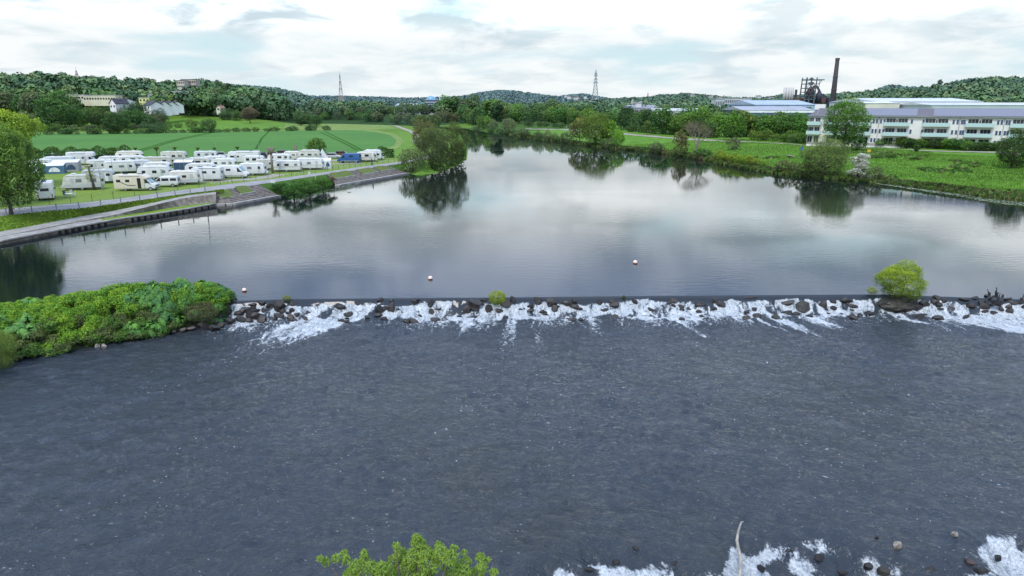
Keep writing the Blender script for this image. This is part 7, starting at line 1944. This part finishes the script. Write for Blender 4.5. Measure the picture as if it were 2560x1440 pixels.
m = MB(); m.box((0, 0, .35), (1.4, .5, .06)); m.tube((-.6, 0, .35), (-.6, 0, 1.2), .025); m.tube((.6, 0, .35), (.6, 0, 1.2), .025); o = m.build('bike_rack', MAT['metal']); pp = ground_at(552, 451); o.location = (pp.x + .1, pp.y + .1, CZ); o.rotation_euler.z = math.radians(-28); tag(o, 'metal rack holding the two bicycles behind the white motorhome', 'bike rack')
# small sail-like awning and satellite dish
p = ground_at(803, 399); m = MB(); m.poly([(0, 0, 0), (2.2, .4, 0), (.4, .2, 3.0)]); m.poly([(0, 0, 0), (.4, .2, 3.0), (-1.2, 1.2, 0)]); o = m.build('sail_awning', MAT['light_fabric']); o.location = (p.x, p.y, CZ); tag(o, 'pointed white sail awning rising behind the porch awning', 'awning')
# garden furniture
def table_set(px, py, label, top='light_fabric'):
    p = ground_at(px, py); root = empty('camping_table', (p.x, p.y, CZ), .5); tag(root, label, 'table')
    m = MB(); m.box((0, 0, .72), (1.1, .7, .05), bev=.02); m.build('tabletop', MAT[top], root)
    for x in (-.48, .48):
        for y in (-.28, .28): m = MB(); m.tube((x, y, 0), (x * .9, y * .9, .7), .022, None, 6); m.build('leg', MAT['metal'], root)
    return p
def chair(px, py, rz, label, col='grey_fabric'):
    p = ground_at(px, py); root = empty('camping_chair', (p.x, p.y, CZ), rz); tag(root, label, 'chair')
    m = MB(); m.box((0, 0, .42), (.5, .5, .05), bev=.02); m.build('seat', MAT[col], root)
    m = MB(); m.box((0, .27, .78), (.5, .05, .72), rx=-.2, bev=.02); m.build('backrest', MAT[col], root)
    for x in (-.24, .24):
        for y in (-.22, .24): m = MB(); m.tube((x, y, 0), (x, -y * .6, .42), .018, None, 5); m.build('leg', MAT['metal'], root)
table_set(174, 495, 'white camping table on the grass right of the end-on motorhome'); chair(165, 494, 1.2, 'camping chair left of the white camping table', 'navy'); chair(185, 494, -1.2, 'camping chair right of the white camping table', 'light_fabric'); chair(176, 492, 0, 'folded grey camping chair behind the white camping table', 'grey_fabric')
table_set(308, 476, 'small camping table in front of the cream motorhome', 'grey_fabric'); chair(299, 476, 1.2, 'green camping chair beside the cream motorhome', 'screen_glass'); chair(316, 474, -1.0, 'dark camping chair before the open motorhome door', 'navy')
# people
def person(px, py, z, yaw, label, top='dark_paint', legs='navy', h=1.74, stride=.22, bend=0):
    p = P(px, py, z); root = empty('person', (p.x, p.y, z), yaw, (h / 1.74,) * 3); tag(root, label, 'person')
    me = bpy.data.meshes.new('body'); s_ = stride
    V = [(0, 0, .94), (0, 0, 1.15), (0, 0, 1.40), (0, 0, 1.50), (0, .02, 1.62), (.20, 0, 1.40), (.27, .10, 1.14), (.26, .22, .93), (-.20, 0, 1.40), (-.27, -.08, 1.14), (-.26, -.04, .90), (.10, 0, .90), (.11, s_ * .6, .50), (.11, s_ * .7, .08), (.12, s_ * .7 + .15, .04), (-.10, 0, .90), (-.11, -s_ * .3, .50), (-.11, -s_, .10), (-.12, -s_ + .14, .04)]
    E = [(0, 1), (1, 2), (2, 3), (3, 4), (2, 5), (5, 6), (6, 7), (2, 8), (8, 9), (9, 10), (0, 11), (11, 12), (12, 13), (13, 14), (0, 15), (15, 16), (16, 17), (17, 18)]
    Rr = [.15, .14, .16, .06, .10, .075, .05, .035, .075, .05, .035, .10, .07, .045, .045, .10, .07, .045, .045]
    me.from_pydata(V, E, []); o = obj('body', me, MAT[top], root); md = o.modifiers.new('skin', 'SKIN'); md.use_smooth_shade = True
    for i, r_ in enumerate(Rr): me.skin_vertices[0].data[i].radius = (r_, r_ * .8)
    me.skin_vertices[0].data[0].use_root = True; su = o.modifiers.new('s', 'SUBSURF'); su.levels = su.render_levels = 1
    m = MB(); m.ball((0, .03, 1.62), .105, 2, (.9, 1, 1.15)); m.build('face', MAT['skin'], root, True)
    m = MB(); m.ball((0, -.01, 1.66), .112, 2, (.95, 1, .95)); m.build('hair', MAT['dark_paint'], root, True)
    for sx, k in ((.11, 1), (-.11, -1)):
        ky = s_ * .6 if k > 0 else -s_ * .3; fy = s_ * .7 if k > 0 else -s_
        m = MB(); m.path([(sx * .9, 0, .95), (sx, ky, .50), (sx, fy, .10)], [.115, .085, .065], 10); m.build('trouser_leg', MAT[legs], root, True)
    for y, q in (((.26, .24, .88)), (-.26, -.03, .85)) if False else (): pass
    for hx, hy, hz_ in ((.26, .24, .89), (-.26, -.03, .86)):
        m = MB(); m.ball((hx, hy, hz_), .045, 1, (.7, 1, 1.2))
        for k in range(4): m.tube((hx - .02 + k * .013, hy, hz_ - .04), (hx - .02 + k * .013, hy + .01, hz_ - .10), .008, .006, 4)
        m.build('hand', MAT['skin'], root)
    return root
person(930, 414, CZ + .05, -1.0, 'person in dark clothes walking along the promenade by the last camp fence')
person(1417, 322, 3.05, 1.2, 'tiny person in pale clothes on the cycle path at the right bank', top='light_fabric', legs='grey_fabric')
person(324, 474, CZ, .4, 'person in dark clothes standing at the side of the cream motorhome', stride=.03)
# pollarded trees
def pollard(px, py, hpx, label, twin=False, leafy=True, thick=1.0):
    p = ground_at(px, py); s = mpp(p); H_ = hpx * s; root = empty('pollard_tree', (p.x, p.y, CZ), R0.uniform(0, 6)); tag(root, label, 'tree')
    rs = np.random.RandomState(int(px)); m = MB(); r_ = .16 * thick * (1 if H_ > 2.5 else .7)
    arms = []
    if twin: m.path([(0, 0, -.1), (0, 0, H_ * .3)], [r_ * 1.6, r_ * 1.4], 8); bases = [((0, 0, H_ * .3), (-.7, .1, H_ * .95)), ((0, 0, H_ * .3), (.55, 0, H_)), ((0, 0, H_ * .3), (.1, .3, H_ * .8))]
    else: m.path([(0, 0, -.1), (.05, 0, H_ * .4), (0, .03, H_ * .72)], [r_ * 1.2, r_, r_ * .9], 8); bases = [((0, .03, H_ * .68), (math.cos(a) * H_ * .13, math.sin(a) * H_ * .13, H_ * .92)) for a in (0, 1.3, 2.5, 3.8, 5.1)]
    for a, b in bases:
        m.path([a, Vector(a).lerp(Vector(b), .6), b], [r_ * .8, r_ * .7, r_ * .75], 7); arms.append(Vector(b)); m.ball(b, r_ * .95, 1)
    for e in arms:
        for k in range(10): d = Vector(rs.normal(size=3)); d.z = abs(d.z) + .5; m.tube(e, e + d.normalized() * .35, .02, .008, 3)
    m.build('trunk', MAT['bark_pale' if thick > 1 else 'bark'], root, True)
    if leafy:
        L = [(np.array(e[:]) + np.array([0, 0, .05]), np.array([.42, .42, .36]) * (H_ / 3.0) * .8) for e in arms]
        V, Fc, T = crown_cloud(rs, L, 700, .09, .6, .9); obj('crown', np_mesh('crown', V, Fc, {'tone': T}), MAT['leaves'], root, color=(.07, .13, .025))
    return root
for px, py, h_, lab in [(96, 404, 30, 'small pollarded tree left of the hedge gap'), (142, 402, 32, 'small pollarded tree before the tall hedge'), (286, 394, 24, 'leafy pollarded tree right of the dark brown car'), (340, 385, 15, 'pollarded treetop behind the round-roofed caravan'), (394, 393, 24, 'slim pollarded tree at the field edge above the beige caravan'), (439, 385, 16, 'pollarded treetop above the three-window caravan'),
                        (496, 386, 16, 'pollarded treetop right of the three-window caravan'), (538, 386, 16, 'pollarded treetop above the small-window caravan'), (595, 384, 16, 'pollarded treetop above the longest motorhome'), (280, 400, 20, 'round-headed small pollard right of the dark car')]:
    pollard(px, py + 4, h_ + 4, lab)
pollard(682, 433, 66, 'tall bare pollarded plane with knobbly fists in the caravan row', leafy=False, thick=1.6)
pollard(740, 398, 34, 'twin-trunked knobbly pollard behind the red-striped caravan', twin=True, leafy=False, thick=1.7)
# ivy-clad trunk
p = ground_at(236, 475); s = mpp(p); root = empty('ivy_trunk', (p.x, p.y, CZ)); tag(root, 'slim dark trunk with sparse leafy shoots in front of the retro-shaped caravan', 'tree')
m = MB(); m.path([(0, 0, -.1), (-.12, 0, 1.6), (-.35, 0, 3.0), (-.5, 0, 4.2)], [.24, .19, .15, .06], 8); m.build('trunk', MAT['bark'], root, True)
L = [(np.array([-.1 + R0.uniform(-.6, .5) - .09 * z, R0.uniform(-.4, .4), z]), np.array([.34, .34, .26])) for z in np.linspace(1.9, 4.2, 15)]
V, Fc, T = crown_cloud(np.random.RandomState(3), L, 1500, .07, .6, .9, sparse=.3); obj('crown', np_mesh('crown', V, Fc, {'tone': T}), MAT['leaves'], root, color=(.11, .18, .05))
# flag and supply poles
for px, py, pt, lab in [(117, 404, 375, 'thin pale pole behind the blue awning tent'), (160, 401, 368, 'thin pale pole behind the grey awning tent'), (197, 378, 361, 'thin pole behind the tall motorhome'), (312, 396, 371, 'thin pole behind the round-roofed caravan, left one'), (321, 396, 364, 'thin pole behind the round-roofed caravan, right one'), (284, 436, 388, 'thin grey pole beside the two small bushes'), (428, 384, 361, 'thin white pole by the field above the three-window caravan'),
                        (462, 424, 380, 'thin pole beside the dark mesh awning'), (525, 413, 378, 'thin pole behind the motorhome with bicycles'), (543, 395, 360, 'tall white pole left of the longest motorhome'), (649, 392, 360, 'tall white pole right of the longest motorhome'), (759, 380, 355, 'tall thin pole left of the round camp tree'), (821, 392, 364, 'grey pole right of the round camp tree'), (652, 418, 382, 'thin pole between the caravans left of the knobbly pollard')]:
    p = ground_at(px, py + 3); s = mpp(p); root = empty('flag_pole', (p.x, p.y, CZ)); tag(root, lab, 'pole')
    h_ = (py + 3 - pt) * s; m = MB(); m.tube((0, 0, 0), (0, 0, h_), .055, .035, 8); m.build('shaft', MAT['metal'], root); m = MB(); m.ball((0, 0, h_), .07, 1); m.build('finial', MAT['white_paint'], root)
for px, py, pt, lab in [(256, 476, 420, 'street lamp on the grass between the retro caravan and the cream motorhome'), (513.5, 484, 421, 'street lamp standing at the promenade above the retaining wall')]:
    p = ground_at(px, py); s = mpp(p); h_ = (py - pt) * s; root = empty('street_lamp', (p.x, p.y, CZ)); tag(root, lab, 'street lamp')
    m = MB(); m.tube((0, 0, 0), (0, 0, h_ * .25), .09, None, 10); m.tube((0, 0, h_ * .25), (-.1, 0, h_), .06, .045, 8); m.build('post', MAT['grey_metal'], root)
    m = MB(); m.box((-.3, 0, h_ + .03), (.75, .28, .12), bev=.04); m.build('lamp_head', MAT['silver_paint'], root)
# railing on the river side of the promenade
root = empty('promenade_railing', PLo(200)); tag(root, 'low grey post railing along the river side of the promenade at the left', 'railing'); rl = root.location.copy()
pxs_ = [-40, 20, 84, 145, 201, 255, 305, 352, 396, 440, 478]
tops = []
for px in pxs_:
    q = PLo(px) - rl + Vector((0, -.25, 0)); m = MB(); m.box((q.x, q.y, q.z + .5), (.12, .12, 1.05)); m.build('post', MAT['grey_metal'], root); tops.append(q)
for a, b in zip(tops, tops[1:]):
    m = MB(); m.tube(a + Vector((0, 0, .95)), b + Vector((0, 0, .95)), .018, None, 6); m.tube(a + Vector((0, 0, .5)), b + Vector((0, 0, .5)), .014, None, 6); m.build('wire', MAT['grey_metal'], root)
# camp fence on the land side
root = empty('camp_fence', PUp(400)); tag(root, 'thin dark post and wire fence between the camp lawn and the promenade', 'fence'); rl = root.location.copy(); tops = []
px = 60
while px < 1000:
    q = PUp(px) - rl + Vector((0, .9, 0)); tops.append(q); m = MB(); m.tube(q, q + Vector((0, 0, 1.2)), .035, .03, 6); m.build('post', MAT['black_plastic'], root); px += 54 if px < 500 else 30 if px < 800 else 14
for a, b in zip(tops, tops[1:]): m = MB(); m.tube(a + Vector((0, 0, 1.12)), b + Vector((0, 0, 1.12)), .008, None, 4); m.tube(a + Vector((0, 0, .6)), b + Vector((0, 0, .6)), .008, None, 4); m.build('wire', MAT['grey_metal'], root)
# pennant lines
def pennants(x0, x1, fn, label, seed):
    root = empty('pennant_line', fn(x0)); tag(root, label, 'bunting'); rl = root.location.copy(); rs = np.random.RandomState(seed)
    pts = []; n = int((x1 - x0) / 9)
    for i in range(n + 1):
        px = x0 + (x1 - x0) * i / n; q = fn(px) - rl; q.z += .75 - .25 * abs(math.sin(i * .9)); pts.append(q)
    m = MB(); m.path(pts, [.012] * len(pts), 4); m.build('cord', MAT['light_fabric'], root)
    for a, b in zip(pts, pts[1:]):
        c = a.lerp(b, .5 + rs.uniform(-.2, .2)); d = (b - a).normalized() * .16; w_ = rs.uniform(-.08, .08)
        if rs.rand() < .75: MB().poly([c - d, c + d, c + Vector((w_, w_, -rs.uniform(.3, .42)))]).build('pennant', MAT['light_fabric'], root)
pennants(515, 800, lambda px: PUp(px) + Vector((0, 1.6, 0)), 'line of small white pennants along the fence in front of the caravans', 1)
pennants(800, 985, lambda px: PUp(px) + Vector((0, 1.6, 0)), 'line of small white pennants along the fence toward the last caravans', 2)
# signs
def sign(px, py, z, w_, h_, hz_, mat, label, yaw=0):
    p = P(px, py, z); root = empty('sign', (p.x, p.y, z), yaw); tag(root, label, 'sign')
    m = MB(); m.box((0, 0, hz_), (w_, .04, h_), bev=.01); m.build('board', MAT[mat], root); m = MB(); m.tube((0, .04, -.2), (0, .04, hz_), .03, None, 6); m.build('post', MAT['grey_metal'], root)
sign(683, 462, CZ - .3, .85, .5, .6, 'white_paint', 'small white board at the promenade between the steps'); sign(774, 446, CZ, .45, .55, 1.0, 'white_paint', 'white square sign at the edge of the promenade above the bushes', .3)
sign(789, 452, CZ - .4, .2, .8, .6, 'white_paint', 'narrow white marker post in the bushes above the water')
simple('sign_blue', (.03, .10, .30), .4); simple('sign_yellow', (.60, .42, .03), .5)
gp = G(2004, 381); sign(2004, 381, gp.z, .75, 1.1, 1.15, 'sign_blue', 'blue and white information sign on the riverside meadow', -.4)
gp = G(2171, 389); sign(2171, 389, gp.z, .95, .7, 1.3, 'sign_yellow', 'yellow square waterway board on a post on the meadow')
gp = G(1978, 393); boulder(gp, 3.2, .7, (.20, .18, .15), 'long pale stone slab lying on the riverside meadow', name='stone_slab', yaw=.1)
p = P(873, 481, 0.0); m = MB(); m.box((0, 0, .05), (.7, .12, .06), bev=.02); o = m.build('drift_branch', MAT['bark']); o.location = p; tag(o, 'tiny dark branch floating off the low steps', 'branch')
